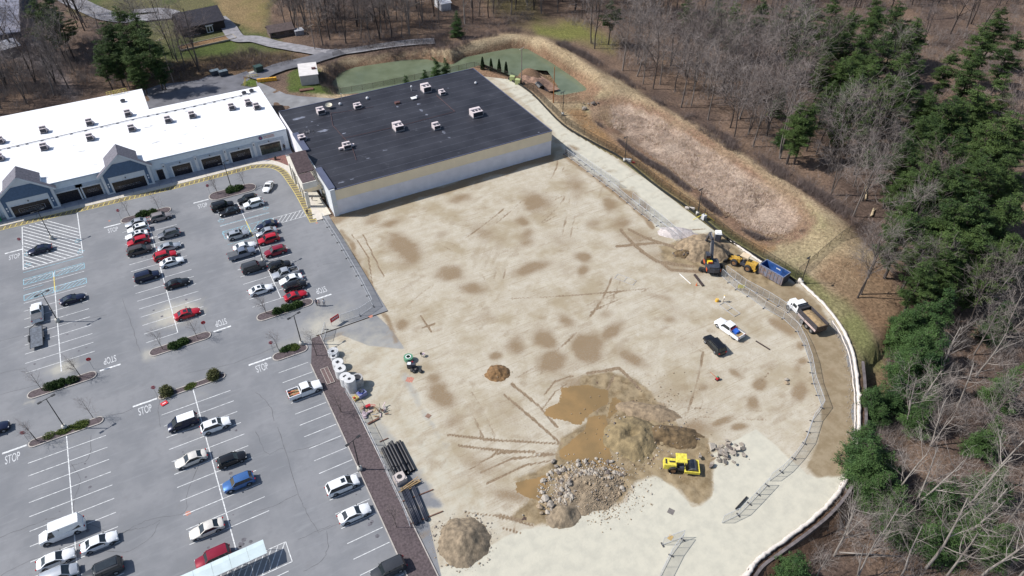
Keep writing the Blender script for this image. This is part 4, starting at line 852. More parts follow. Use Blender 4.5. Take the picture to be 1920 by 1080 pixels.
# rooftop machines
hv = mat('hvac_sheet_metal', alb(236, 222, 222), .6, .08, 1.5); hd = mat('hvac_coil', alb(62, 62, 70), .7, .2, 10); curb = mat('hvac_curb', alb(120, 120, 126), .8, .1, 2)
def hvac(x, y, z, sx, sy, sz, label, fans=2, group=None, duct=False, rz=0):
    t_ = empty('rooftop_unit', (x, y, z), rz, label, 'air conditioner', group)
    m = MB(); m.bbox(-sx/2-.1, sx/2+.1, -sy/2-.1, sy/2+.1, 0, .25); m.build('curb', curb, t_)
    m = MB(); m.bbox(-sx/2, sx/2, -sy/2, sy/2, .25, sz); m.bbox(-sx/2, sx/2, sy*.12, sy/2-.01, sz+.002, sz+.25); m.build('housing', hv, t_)
    m = MB(); m.bbox(-sx/2+.08, sx/2-.08, -sy/2-.03, -sy/2-.002, .35, sz-.12); m.build('coil', hd, t_)
    for i in range(fans):
        m = MB(); m.ring((i-(fans-1)/2)*sx/max(fans, 1)*.95, -sy*.12, sz, sz+.1, .36, .3, 14); fr = m.build('fan_guard', curb, t_)
        m = MB(); m.tube(((i-(fans-1)/2)*sx/max(fans, 1)*.95, -sy*.12, sz+.002), ((i-(fans-1)/2)*sx/max(fans, 1)*.95, -sy*.12, sz+.03), .3, n=12); m.build('fan', hd, t_)
    m = MB(); m.add([(sx/2, -sy/4, .5), (sx/2+.5, -sy/4, .35), (sx/2+.5, sy/4, .35), (sx/2, sy/4, .5), (sx/2, -sy/4, 1.0), (sx/2, sy/4, 1.0)], [(0, 1, 2, 3), (4, 5, 2, 1), (0, 4, 1), (3, 2, 5)]); m.build('intake_hood', hv, t_)
    if duct: m = MB(); m.bbox(-sx/2-1.1, -sx/2-.02, -.3, .3, .2, .6); m.bbox(sx/2+.02, sx/2+1.0, 0, .55, .2, .65); m.build('duct', hv, t_)
    return t_
gd, gw = 'air conditioning units on the black roof', 'air conditioning units on the white roof'
for u, v, sx, sy, sz, nf_, lb, dc in [(602, 213, 1.9, 1.9, 1.35, 1, 'boxy unit next to the round dish at the back left of the black roof', 0), (671, 203, 1.9, 1.5, 1.1, 1, 'small unit at the rear of the black roof between dish and large units', 0),
        (799, 171, 2.3, 2.6, 1.7, 2, 'tall two-fan unit at the rear right of the black roof', 0), (829, 177, 1.5, 1.6, 1.0, 1, 'low small unit just right of the tallest unit on the black roof', 0),
        (893, 217, 2.9, 2.5, 1.6, 3, 'wide three-fan unit near the right edge of the black roof', 0), (747, 243, 2.3, 2.6, 1.5, 2, 'two-fan unit at the middle of the black roof', 0),
        (818, 241, 1.7, 1.9, 1.2, 2, 'small unit right of the middle of the black roof below pale water stains', 0), (567, 263, 1.7, 1.5, 1.1, 1, 'unit near the brown portico on the black roof', 0), (651, 278, 1.9, 1.6, 1.2, 2, 'two-fan unit with side ducts on the front left of the black roof', 1)]:
    p = G(u, v, HR+.05); hvac(p.x, p.y, p.z, sx, sy, sz, lb, nf_, gd, dc)
WU = [(83, 248, 'between the first two along the rear line'), (169, 234, 'second from the rear corner'), (241, 217, 'closest to the rear notch of the roof'), (170, 262, 'third from the left along the pipe'), (248, 245, 'just in front of the pipe, left of centre'), (316, 229, 'in front of the pipe at the middle'), (361, 220, 'right of the middle'), (435, 205, 'second from the right end'), (466, 197, 'nearly at the right end'),
      (482, 204, 'last on the right by the roof corner'), (84, 280, 'alone near the left gable'), (2, 268, 'half cut by the left photo edge, rear'), (1, 300, 'half cut by the left photo edge, front')]
hw_ = mat('hvac_light_metal', alb(210, 210, 214), .6, .08, 1.5)
for i, (u, v, lb) in enumerate(WU):
    p = G(u, v, HW+.17); t_ = hvac(p.x, p.y, p.z, 1.5, 1.6, 1.35, 'grey unit on the white roof, '+lb, 2, gw, False)
# round fans, dish, vents, boxes on the roofs
def roofvent(u, v, r, h, z, label, cap=True):
    p = G(u, v, z); t_ = empty('roof_vent', p, 0, label, 'roof vent', 'vents on the roofs'); m = MB(); m.tube((0, 0, 0), (0, 0, h), r*.6, n=10); m.build('stack', steel, t_)
    m = MB(); m.tube((0, 0, h), (0, 0, h+r*.7), r, r*.85, 12); m.tube((0, 0, h+r*.7), (0, 0, h+r*1.1), r*.85, r*.3, 12); m.build('cap', mat('vent_cap', alb(222, 222, 226), .5, .05, 2), t_); return t_
for u, v, r, h, lb in [(638, 197, .42, .3, 'round mushroom vent right of the dish'), (689, 186, .45, .25, 'mushroom vent behind the small rear unit'), (772, 170, .3, 1.2, 'tall thin white flue pipe left of the tallest roof unit'), (782, 184, .32, .5, 'small flue pipe beside the flat white hatch'), (892, 157, .4, .2, 'white vent near the rear right corner of the black roof'), (641, 186, .12, 1.6, 'thin antenna pipe on the rear edge of the black roof')]:
    roofvent(u, v, r, h, HR+.05, lb)
for u, v, lb in [(231, 191, 'grey box vent on the rear wing of the white roof'), (472, 172, 'dark pyramid vent at the rear of the white roof'), (458, 176, 'small reddish vent at the rear of the white roof')]:
    p = G(u, v, HW+.17); t_ = empty('roof_vent', p, 0, lb, 'roof vent', 'vents on the roofs'); m = MB(); m.box(0, 0, 0, 1.1, .8, .5); m.build('curb', curb, t_); m = MB(); m.box(0, 0, .5, 1.3, 1.0, .35, 0, .3); m.build('hood', hd, t_)
p = G(617, 203, HR+.05); t_ = empty('satellite_dish', p, 0, 'pale round dish on a frame at the back of the black roof', 'satellite dish')
m = MB(); rr_ = 16
for k, (r, z) in enumerate([(.15, .75), (.55, .85), (.95, 1.1)]): m.v += [(r*math.cos(2*math.pi*i/rr_), r*math.sin(2*math.pi*i/rr_)*.95-.1*k, z+r*math.sin(2*math.pi*i/rr_)*.2) for i in range(rr_)]
m.f += [(a*rr_+i, a*rr_+(i+1) % rr_, (a+1)*rr_+(i+1) % rr_, (a+1)*rr_+i) for a in (0, 1) for i in range(rr_)]+[tuple(range(rr_))[::-1]]; m.mi = [0]*len(m.f)
m.build('reflector', mat('dish_cream', alb(236, 228, 205), .5, .05, 2), t_); m = MB(); m.tube((0, 0, 0), (0, 0, .8), .06); m.beam((-.9, 0, .05), (1.2, -.5, .05), .08, .08); m.beam((0, 0, .8), (1.0, -.7, 1.2), .05, .05); m.build('mount', black, t_)
p = G(776, 186, HR+.05); t_ = empty('roof_hatch', p, 0, 'flat white hatch lid near the small flue on the black roof', 'roof hatch'); m = MB(); m.box(0, 0, 0, 1.3, 1.1, .35); m.build('curb', curb, t_); m = MB(); m.box(0, 0, .351, 1.45, 1.25, .1); m.build('lid', white, t_)
p = G(745, 194, HR+.05); t_ = empty('roof_box', p, 0, 'rusty brown low box on the rear middle of the black roof', 'vent box'); m = MB(); m.box(0, 0, 0, 1.3, .9, .4); m.build('housing', mat('rusty_brown', alb(128, 84, 70), .8, .2, 3), t_); m = MB(); m.box(0, 0, .401, 1.45, 1.0, .06); m.build('lid', rust, t_)
p = G(578, 248, HR+.05); t_ = empty('rubble_heap', p, 0, 'ring of loose grey rubble and scrap on the left of the black roof', 'rubble'); 
for k in range(34):
    m = MB(); m.box(random.gauss(0, 1.0), random.gauss(0, .7), 0, random.uniform(.15, .4), random.uniform(.15, .3), random.uniform(.05, .25), random.random()*3); m.build('scrap', curb if k % 2 else hd, t_)
# ================================================================== VEHICLES
PAINTS = {n: paint(n, c, m_, r_) for n, c, m_, r_ in [('white', (.74, .75, .76), 0, .3), ('silver', (.46, .48, .51), .5, .35), ('pearl', (.66, .62, .56), .2, .35), ('black', (.012, .013, .016), .1, .25), ('navy', (.012, .018, .045), .2, .28),
          ('charcoal', (.05, .053, .06), .3, .35), ('brown', (.075, .065, .065), .3, .35), ('taupe', (.30, .27, .26), .4, .35), ('red', (.42, .012, .025), .1, .3), ('maroon', (.23, .012, .03), .2, .3), ('blue', (.06, .15, .36), .4, .3), ('grey', (.17, .18, .20), .4, .35), ('slate', (.17, .2, .26), .4, .35)]}
bedm = mat('bed_liner', (.07, .072, .078), .8, .15, 4)
WH = {}
def wheel_parent(car, x, y, r, wd=.22, dual=False):
    s = 1 if y > 0 else -1; key = (r, wd, s)
    if key not in WH:
        m = MB(); n = 14
        for k, (rr, yy) in enumerate([(r*.62, 0), (r*.95, 0), (r, .03), (r, wd-.03), (r*.95, wd)]):
            m.v += [(rr*math.cos(2*math.pi*i/n), -s*yy, rr*math.sin(2*math.pi*i/n)) for i in range(n)]
        m.f = [(a*n+i, a*n+(i+1) % n, (a+1)*n+(i+1) % n, (a+1)*n+i) for a in range(4) for i in range(n)]+[tuple(range(4*n, 5*n))]; m.mi = [0]*len(m.f)
        ty = m.mesh('tyre', rubber, True)
        m = MB(); m.tube((0, -s*.04, 0), (0, -s*.03, 0), r*.63, r*.63, 12)
        for i in range(5):
            a = i*2*math.pi/5; m.beam((r*.1*math.cos(a), -s*.012, r*.1*math.sin(a)), (r*.6*math.cos(a), -s*.015, r*.6*math.sin(a)), .07, .02)
        m.tube((0, -s*.03, 0), (0, s*.005, 0), r*.15, n=8)
        WH[key] = (ty, m.mesh('rim', rimm))
    ty, ri = WH[key]; w_ = empty('wheel', (x, y, r)); w_.parent = car
    link('tyre', ty, w_); link('rim', ri, w_)
KINDS = {  # L, W, zlow, belt/hood profile [(x,z,halfw)] front=+, cabin (x base front, x top front, x top rear, x base rear, roof z), wheel radius, wheel x
 'sedan': dict(L=4.75, W=1.83, prof=[(2.37, .62, .62), (2.25, .70, .78), (1.6, .84, .9), (.95, .93, .915), (-1.3, .98, .915), (-2.0, 1.0, .88), (-2.3, .93, .78), (-2.38, .7, .68)], cab=(.95, .15, -1.0, -1.72, 1.44), wr=.33, wx=(1.42, -1.38)),
 'coupe': dict(L=4.5, W=1.8, prof=[(2.25, .55, .6), (2.1, .66, .78), (1.5, .8, .89), (.8, .88, .9), (-1.2, .94, .9), (-1.95, .95, .85), (-2.2, .88, .74), (-2.26, .65, .64)], cab=(.75, -.05, -.8, -1.75, 1.33), wr=.33, wx=(1.35, -1.3)),
 'suv': dict(L=4.65, W=1.87, prof=[(2.32, .72, .66), (2.22, .86, .8), (1.6, 1.0, .92), (1.05, 1.05, .935), (-1.6, 1.1, .935), (-2.1, 1.1, .9), (-2.28, 1.0, .82), (-2.33, .8, .74)], cab=(1.05, .4, -1.65, -2.18, 1.68), wr=.36, wx=(1.4, -1.35)),
 'bigsuv': dict(L=5.1, W=1.98, prof=[(2.55, .8, .76), (2.45, .98, .9), (1.7, 1.1, .97), (1.2, 1.15, .985), (-2.0, 1.18, .985), (-2.4, 1.18, .95), (-2.52, 1.05, .9), (-2.55, .8, .84)], cab=(1.2, .6, -2.1, -2.45, 1.86), wr=.39, wx=(1.6, -1.45)),
 'minivan': dict(L=5.0, W=1.97, prof=[(2.5, .66, .68), (2.38, .82, .84), (1.8, .98, .95), (1.45, 1.02, .975), (-1.9, 1.08, .975), (-2.3, 1.08, .94), (-2.46, .95, .86), (-2.5, .75, .8)], cab=(1.5, .65, -1.85, -2.35, 1.76), wr=.35, wx=(1.55, -1.45)),
 'pickup': dict(L=5.8, W=2.0, prof=[(2.9, .85, .82), (2.8, 1.0, .93), (2.0, 1.14, .985), (1.35, 1.18, 1.0), (-.85, 1.2, 1.0)], cab=(1.35, .75, -.55, -.82, 1.88), wr=.4, wx=(1.95, -1.75), bed=(-.88, -2.88)),
 'van': dict(L=5.9, W=2.02, prof=[(2.95, .8, .7), (2.85, 1.0, .86), (2.2, 1.22, .97), (1.75, 1.28, 1.0), (-2.7, 1.28, 1.0), (-2.92, 1.25, .97), (-2.95, .8, .95)], cab=(1.8, 1.15, -2.55, -2.85, 2.55), wr=.38, wx=(2.05, -1.85)),
 'smallvan': dict(L=4.75, W=1.78, prof=[(2.37, .7, .64), (2.28, .85, .8), (1.85, 1.0, .88), (1.5, 1.05, .89), (-2.1, 1.1, .89), (-2.32, 1.08, .86), (-2.37, .75, .84)], cab=(1.6, .75, -2.05, -2.28, 1.88), wr=.33, wx=(1.5, -1.3)),
}
CM = {}
def car_meshes(kind, glassroof):
    key = (kind, glassroof)
    if key in CM: return CM[key]
    K = KINDS[kind]; zl = .22; P = K['prof']; W = K['W']/2; out = {}
    # densify profile
    xs_ = []
    for a, b_ in zip(P[:-1], P[1:]):
        n = max(1, int(abs(a[0]-b_[0])/.35))
        for k in range(n):
            t_ = k/n; xs_.append(tuple(a[i]+(b_[i]-a[i])*t_ for i in range(3)))
    xs_.append(P[-1])
    m = MB(); nr = 10
    for x, z, hw in xs_:
        arch = 0
        for wx in K['wx']:
            d = abs(x-wx)
            if d < K['wr']+.1: arch = max(arch, math.sqrt((K['wr']+.1)**2-d*d))
        zb = max(zl, K['wr']+arch-.02) if arch > .1 else zl
        zb = min(zb, z-.12)
        ring_ = [(x, -hw*.86, zb), (x, -hw*.99, min(zb+.06, z-.1)), (x, -hw, (zb+z)/2), (x, -hw*.975, z-.07), (x, -hw*.86, z), (x, 0, z+.05), (x, hw*.86, z), (x, hw*.975, z-.07), (x, hw, (zb+z)/2), (x, hw*.99, min(zb+.06, z-.1)), (x, hw*.86, zb)]
        m.v += ring_
    k_ = 11
    for i in range(len(xs_)-1):
        for j in range(k_-1): m.f.append((i*k_+j, (i+1)*k_+j, (i+1)*k_+j+1, i*k_+j+1))
        m.f.append((i*k_+k_-1, (i+1)*k_+k_-1, (i+1)*k_, i*k_))
    m.f.append(tuple(range(k_))[::-1] if False else tuple(range(k_))); m.f.append(tuple(range((len(xs_)-1)*k_, len(xs_)*k_))[::-1]); m.mi = [0]*len(m.f)
    xf, xtf, xtr, xr, zr = K['cab']
    def beltz(x):
        for a, b_ in zip(P[:-1], P[1:]):
            if b_[0] <= x <= a[0]: t_ = (a[0]-x)/(a[0]-b_[0]+1e-9); return a[1]+(b_[1]-a[1])*t_
        return P[-1][1]
    hb, ht_ = W*.93, W*(.76 if kind not in ('van', 'smallvan', 'bigsuv') else .86)
    A = {}
    for s in (-1, 1):
        A['bf', s] = Vector((xf, s*hb*.93, beltz(xf)-.0)); A['br', s] = Vector((xr, s*hb*.93, beltz(xr)-.0)); A['tf', s] = Vector((xtf, s*ht_, zr-.04)); A['tr', s] = Vector((xtr, s*ht_*.97, zr-.06))
        A['mf', s] = Vector((xf-.35, s*hb, beltz(xf-.35)-.02)); A['mr', s] = Vector((xr+.5, s*hb, beltz(xr+.5)-.02))
    # roof
    m.cur = 0; rn = 6; v0 = len(m.v); nj = 5
    for i in range(rn+1):
        t_ = i/rn; x = xtf+.06+(xtr-.06-xtf-.06)*t_; hh = ht_*(1-.03*t_); cz = zr-.045-.015*t_+.05*math.sin(math.pi*min(1, max(0, t_)))
        m.v += [(x, y*hh, cz-(.045 if abs(y) > .99 else 0)+.04*(1-y*y)) for y in (-1.02, -.9, 0, .9, 1.02)]
    for i in range(rn):
        for j in range(nj-1): m.f.append((v0+i*nj+j, v0+(i+1)*nj+j, v0+(i+1)*nj+j+1, v0+i*nj+j+1)); m.mi.append(0)
    # pillars
    for s in (-1, 1):
        for a, b_, w_ in ((('bf', s), ('tf', s), .09), (('br', s), ('tr', s), .14), (('tf', s), ('tr', s), .08)): m.beam(A[a]+Vector((0, s*.004, .01)), A[b_]+Vector((0, s*.004, .01)), w_, .07)
    solid = kind in ('van',)
    out['body'] = m.mesh('body', PAINTS['white'])
    me_ = out['body']; me_.polygons.foreach_set('use_smooth', [True]*len(me_.polygons))
    try: me_.set_sharp_from_angle(angle=R(38))
    except Exception: pass
    # under body / inner block so nothing shows through
    m = MB(); m.bbox(K['wx'][1]-.5, K['wx'][0]+.5, -W*.78, W*.78, .2, .62); out['chassis'] = m.mesh('chassis', darkplastic)
    m = MB(); m.quad(A['bf', -1], A['bf', 1], A['tf', 1], A['tf', -1]); 
    wsc = m.mesh('windscreen', glass); out['windscreen'] = wsc
    m = MB(); m.quad(A['br', 1], A['br', -1], A['tr', -1], A['tr', 1]); out['rear_window'] = m.mesh('rear_window', glass)
    for s, nm_ in ((-1, 'R'), (1, 'L')):
        pts = [A['bf', s], A['mf', s], A['mr', s], A['br', s], A['tr', s], A['tf', s]]
        if s > 0: pts = pts[::-1]
        m = MB(); m.add(pts, [tuple(range(6))])
        out['side'+nm_] = m.mesh('side_window', glass)
    if solid or kind == 'smallvan':
        # panels over the rear sides
        m = MB()
        for s in (-1, 1):
            x1 = .75 if solid else .1; z0, z1 = beltz(0)-.05, zr-.03
            m.quad((x1, s*(hb+.015), z0), (xr, s*(hb*.94+.02), z0), (xtr, s*(ht_+.012), z1), (x1-.0, s*(ht_+.012), z1))
        m.quad((xr-.02, -hb*.94, z0), (xr-.02, hb*.94, z0), (xtr-.02, ht_, z1), (xtr-.02, -ht_, z1)); out['cargo_panel'] = m.mesh('cargo_panel', PAINTS['white'])
    x0 = P[0][0]; xe = P[-1][0] if 'bed' not in K else K['bed'][1]
    for nm_, xx, zz, mm_, hw in (('headlight', P[1][0]+.02, P[0][1]+.0, lampwhite, P[1][2]), ('tail_light', xe-.0, P[-2][1]-.15 if 'bed' not in K else 1.0, lampred, P[-2][2] if 'bed' not in K else .96)):
        for s in (-1, 1):
            m = MB(); m.bbox(xx-.1, xx+.055, min(s*hw*.72, s*hw*.99), max(s*hw*.72, s*hw*.99), zz-.02, zz+.11); out[nm_+('R' if s < 0 else 'L')] = m.mesh(nm_, mm_)
    m = MB(); m.bbox(x0-.06, x0+.015, -P[0][2]*.7, P[0][2]*.7, P[0][1]-.28, P[0][1]-.08); out['grille'] = m.mesh('grille', darkplastic)
    for s in (-1, 1):
        m = MB(); m.box(xf-.25, s*(W+.1), beltz(xf)+.02, .12, .2, .15); out['mirror'+('R' if s < 0 else 'L')] = m.mesh('mirror', darkplastic)
    m = MB(); m.beam((0, hb*.95+.01, beltz(0)), ((-.05), ht_+.02, zr-.06), .08, .02); m.beam((0, -hb*.95-.01, beltz(0)), (-.05, -ht_-.02, zr-.06), .08, .02); out['door_pillar'] = m.mesh('door_pillar', darkplastic)
    if glassroof: m = MB(); m.bbox(xtf-.75, xtf-.15, -.38, .38, zr+.03, zr+.055); out['sunroof'] = m.mesh('sunroof', glass)
    if 'bed' in K:
        b0, b1 = K['bed']; m = MB()
        m.bbox(b1, b0, -1.0, -.88, .45, 1.2); m.bbox(b1, b0, .88, 1.0, .45, 1.2); m.bbox(b1, b1+.1, -.879, .879, .45, 1.2); m.bbox(b0-.08, b0, -.879, .879, .45, 1.2)
        out['bed_sides'] = m.mesh('bed_sides', PAINTS['white'])
        m = MB(); m.bbox(b1+.1, b0-.08, -.879, .879, .55, .74); 
        for s in (-.6, .6): m.bbox(K['wx'][1]-.45, K['wx'][1]+.45, s-.2, s+.2, .741, .95)
        out['bed_liner'] = m.mesh('bed_liner', bedm)
    CM[key] = out; return out
CARG = 'cars parked in the shopping centre car park'
def car(kind, colr, loc, rz, label, cat='car', group=CARG, sunroof=False, scale=1.0, mod=None):
    K = KINDS[kind]; M_ = car_meshes(kind, sunroof)
    nm_ = {'sedan': 'parked_car', 'coupe': 'parked_coupe', 'suv': 'parked_suv', 'bigsuv': 'parked_suv', 'minivan': 'parked_minivan', 'pickup': 'pickup_truck', 'van': 'cargo_van', 'smallvan': 'cargo_van'}[kind]
    t_ = empty(nm_, loc, rz, label, cat, group); t_.scale = (scale,)*3
    for k, me_ in M_.items():
        o = link(me_.name.split('.')[0], me_, t_)
        if k in ('body', 'bed_sides', 'cargo_panel'):
            o.material_slots[0].link = 'OBJECT'; o.material_slots[0].material = PAINTS[colr]
    for x in K['wx']:
        for s in (-1, 1): wheel_parent(t_, x, s*(K['W']/2-.005), K['wr'])
    if mod: mod(t_, K)
    return t_
def C_(u, v, z=.75): p = G(u, v, z); return (p.x, p.y, 0)
PI = math.pi
def snap(u, v, spx, side, z=.75):
    p = G(u, v, z); return (p.x, p.y, 0)
def roofrails(t_, K):
    for s in (-1, 1):
        m = MB(); m.beam((.2, s*.66, 1.76), (-1.6, s*.66, 1.76), .05, .06); m.build('roof_rail', steel, t_)
    for x in (-.2, -1.3):
        m = MB(); m.beam((x, -.66, 1.81), (x, .66, 1.81), .14, .04); m.build('cross_bar', white, t_)
def rails(t_, K):
    for s in (-1, 1): m = MB(); m.beam((.3, s*.68, K['cab'][4]+.02), (-1.6, s*.68, K['cab'][4]+.02), .05, .05); m.build('roof_rail', darkplastic, t_)
def tonneau(t_, K): b0, b1 = K['bed']; m = MB(); m.bbox(b1+.02, b0-.02, -.96, .96, 1.203, 1.25); m.build('bed_cover', mat('grey_vinyl', (.09, .095, .105), .7, .1, 2), t_)
def load(t_, K):
    for k in range(7): m = MB(); m.box(-1.9+random.uniform(-.6, .6), random.uniform(-.5, .5), .75+.05*k, random.uniform(.8, 1.6), random.uniform(.12, .4), .12, random.uniform(-.3, .3)); m.build('lumber', wood if k % 3 else mat('orange_tool', (.5, .12, .05), .6, .1, 2), t_)
def open_top(t_, K):
    m = MB(); m.box(-.25, 0, 1.0, 1.1, 1.25, .3); m.build('cabin_interior', darkplastic, t_)
def dark_top(t_, K): m = MB(); xt = K['cab']; m.bbox(xt[2]+.05, xt[1]-.02, -.62, .62, xt[4]+.045, xt[4]+.06); m.build('panoramic_roof', glass, t_)
def wrap_print(t_, K):
    for k, (x, z, w_, c) in enumerate([(.2, 1.45, .9, white), (-.6, 1.25, .7, white), (-1.2, .95, .5, mat('print_green', (.2, .5, .12), .5)), (-.9, 1.5, .4, white), (.1, 1.05, .6, white), (-1.4, 1.3, .35, mat('print_pink', (.6, .4, .55), .5))]):
        m = MB()
        for s in (-1,): 
            for q in range(4): m.bbox(x-w_/2+q*w_/4, x-w_/2+q*w_/4+w_/6, s*.885-.02, s*.885-.005, z, z+random.uniform(.08, .2))
        m.build('side_print', c, t_)
    m = MB(); m.bbox(-2.05, .6, -.76, .76, 1.9, 1.955); m.build('roof_panel', PAINTS['white'], t_)
CARS = [
 ('sedan', 'navy', 74, 467, PI, 'dark navy sedan alone beside the leftmost blue accessible hatching', {}),
 ('coupe', 'navy', 136, 559, 0, 'dark blue coupe alone in the leftmost upper row, right of the lamp post', {}),
 ('sedan', 'silver', 255, 417, PI, 'silver-grey sedan nearest the shops, beside the island hedge', {}),
 ('suv', 'white', 259, 428, PI, 'white SUV between the silver sedan and the white sunroof sedan', dict(sunroof=True)),
 ('sedan', 'white', 256, 440, PI, 'white sedan with dark sunroof squeezed between white SUV and red hatchback', dict(sunroof=True)),
 ('suv', 'red', 259, 451.5, PI, 'dark red hatchback right above the brown minivan', {}),
 ('minivan', 'brown', 261, 467.5, 0, 'dark brown minivan at the lower end of the tight left group', {}),
 ('bigsuv', 'navy', 275, 516.5, 0, 'dark navy SUV with white roof cross bars', dict(mod=roofrails, scale=.95)),
 ('suv', 'taupe', 301, 405, 0, 'taupe SUV parked beside the island hedge near the shops', {}),
 ('suv', 'grey', 316, 437.5, PI, 'grey SUV with roof rails alone between taupe SUV and silver sedan', dict(mod=rails)),
 ('sedan', 'silver', 317, 461.5, 0, 'silver sedan just above the bright red wagon', {}),
 ('suv', 'red', 309, 478, 0, 'bright red wagon wedged next to a white sunroof sedan', {}),
 ('sedan', 'white', 322, 490, 0, 'white sedan with small black sunroof below the bright red wagon', dict(sunroof=True)),
 ('sedan', 'black', 332, 530, 0, 'black sedan on the right of the middle spine line, below the white sunroof sedan', {}),
 ('sedan', 'red', 351, 587, 0, 'red sedan with black sunroof alone near the dusty lower end of the middle row', dict(sunroof=True)),
 ('bigsuv', 'black', 417, 385, 0, 'large black SUV next to the STOP lettering by the island nearest the roadster', {}),
 ('sedan', 'black', 430, 395.5, PI, 'black sedan with shiny bonnet directly below the large black SUV', {}),
 ('suv', 'black', 464, 372.5, PI, 'black SUV with red tail lights at the row end near the island', {}),
 ('suv', 'white', 475, 380.5, PI, 'white crossover beside the black SUV, above the blue hatching', {}),
 ('suv', 'silver', 445.5, 438.5, 0, 'silver SUV with sunroof just below the blue hatching', dict(sunroof=True)),
 ('sedan', 'white', 458, 461, 0, 'white sedan directly above the slate grey pickup', {}),
 ('bigsuv', 'charcoal', 476, 499.5, 0, 'charcoal SUV alone below the slate grey pickup', {}),
 ('sedan', 'white', 489, 542, 0, 'white sedan with wide dark sunroof, last car in its half row', dict(sunroof=True)),
 ('sedan', 'navy', 500.5, 421, PI, 'dark blue sedan at the top of the tight right group below the hatched crosswalk', {}),
 ('sedan', 'silver', 499, 434, PI, 'silver sedan between the dark blue sedan and the bright red SUV', {}),
 ('suv', 'red', 503, 447.5, PI, 'bright red SUV above the crimson SUV', {}),
 ('suv', 'maroon', 516, 470, PI, 'crimson SUV right of the leaning lamp post in the right group', {}),
 ('suv', 'black', 524, 497, 0, 'black SUV just above the silver pickup with dark bed', {}),
 ('sedan', 'white', 545, 523, PI, 'white sedan between the silver pickup and a black hatchback', {}),
 ('suv', 'black', 553, 534.5, 0, 'black hatchback between the white sedan and the red coupe', {}),
 ('coupe', 'red', 554, 553, 0, 'red coupe beside the hedge island where three people walk', {}),
 ('suv', 'white', 404, 796, 0, 'white crossover with dark sunroof right of the black wrapped van', dict(sunroof=True)),
 ('sedan', 'pearl', 357.5, 860, PI, 'beige sedan left of the black hatchback in the lower middle row', {}),
 ('suv', 'black', 434, 860, 0, 'black hatchback facing right in the lower middle row', dict(scale=.93)),
 ('suv', 'blue', 446.5, 903, PI, 'metallic blue SUV in the lower middle row', {}),
 ('sedan', 'pearl', 387, 991, PI, 'beige sedan above the dark red wagon', {}),
 ('bigsuv', 'maroon', 399, 1044, PI, 'dark red wagon beside the white cart shelter', dict(scale=.93)),
 ('sedan', 'white', 186, 1015.5, 0, 'white sedan facing right beside the tall white van', {}),
 ('sedan', 'white', 104, 1047.5, 0, 'white sedan parked directly below the tall white van', {}),
 ('minivan', 'silver', 108, 1078, 0, 'silver minivan cut by the bottom edge of the photo', {}),
 ('bigsuv', 'charcoal', 192, 1070, PI, 'dark SUV with black glass roof cut by the bottom edge', dict(mod=dark_top)),
 ('minivan', 'white', 642, 908, 0, 'white minivan with sunroof beside the long mulch strip', dict(sunroof=True)),
 ('sedan', 'white', 664.5, 962, 0, 'white sedan beside the long mulch strip, below the white minivan', {}),
 ('bigsuv', 'charcoal', 728, 1066, PI, 'dark grey SUV at the bottom edge beside the mulch strip', dict(scale=.95)),
 ('pickup', 'slate', 453, 474, 0, 'slate grey pickup with covered bed next to a white sedan', dict(mod=tonneau, cat='pickup')),
 ('pickup', 'silver', 535, 511, PI, 'silver extended cab pickup with dark open bed in the right group', dict(cat='pickup', scale=.95)),
 ('pickup', 'white', 571, 730, 0, 'white pickup with lumber in its bed alone beside the mulch strip', dict(cat='pickup', mod=load)),
 ('pickup', 'white', 69, 585, PI/2, 'white pickup with grey bed cover parked across the lines, towing a flat trailer', dict(cat='pickup', mod=tonneau)),
 ('van', 'white', 114, 993, PI, 'tall white cargo van at the lower left', dict(cat='van')),
 ('smallvan', 'navy', 342, 791, PI, 'small dark wrapped van with white roof and printed sides', dict(cat='van', mod=wrap_print)),
]
SP = [(-29.45-2.9, PI), (-29.45+2.9, 0)]
for kind, c_, u, v, rz, lb, kw in CARS:
    z = {'pickup': .85, 'van': 1.2, 'bigsuv': .9, 'suv': .85, 'smallvan': .95, 'minivan': .9}.get(kind, .75)
    car(kind, c_, C_(u, v, z), rz+random.uniform(-.02, .02), lb, **kw)
car('coupe', 'white', C_(502.5, 349), R(-122), 'white roadster with open black top driving past the portico', 'car', 'cars moving in the lanes', mod=open_top)
p = C_(2, 799, .8); car('suv', 'navy', (p[0]-1.2, p[1], 0), 0, 'dark car cut by the left edge on the main lane', 'car', 'cars moving in the lanes')
# trailer behind the white pickup
p = C_(68, 631, .6); t_ = empty('flat_trailer', p, PI/2, 'dark flat equipment trailer hitched behind the white pickup', 'trailer'); dk = mat('trailer_deck', (.10, .115, .14), .6, .2, 2)
for k in range(14): m = MB(); m.box(-2.9+k*.43, 0, .62, .41, 2.05, .06); m.build('plank', dk, t_)
m = MB(); m.beam((-3.1, -1.05, .62), (3.1, -1.05, .62), .1, .16); m.beam((-3.1, 1.05, .62), (3.1, 1.05, .62), .1, .16); m.beam((3.1, -1, .6), (4.1, 0, .55), .1, .1); m.beam((3.1, 1, .6), (4.1, 0, .55), .1, .1); m.build('frame', black, t_)
for x in (-.6, .3):
    for s in (-1, 1): wheel_parent(t_, x, s*1.28, .36, .2)
for s in (-1, 1): m = MB(); m.box(-.15, s*1.2, .78, 1.9, .28, .05); m.build('mudguard', black, t_)
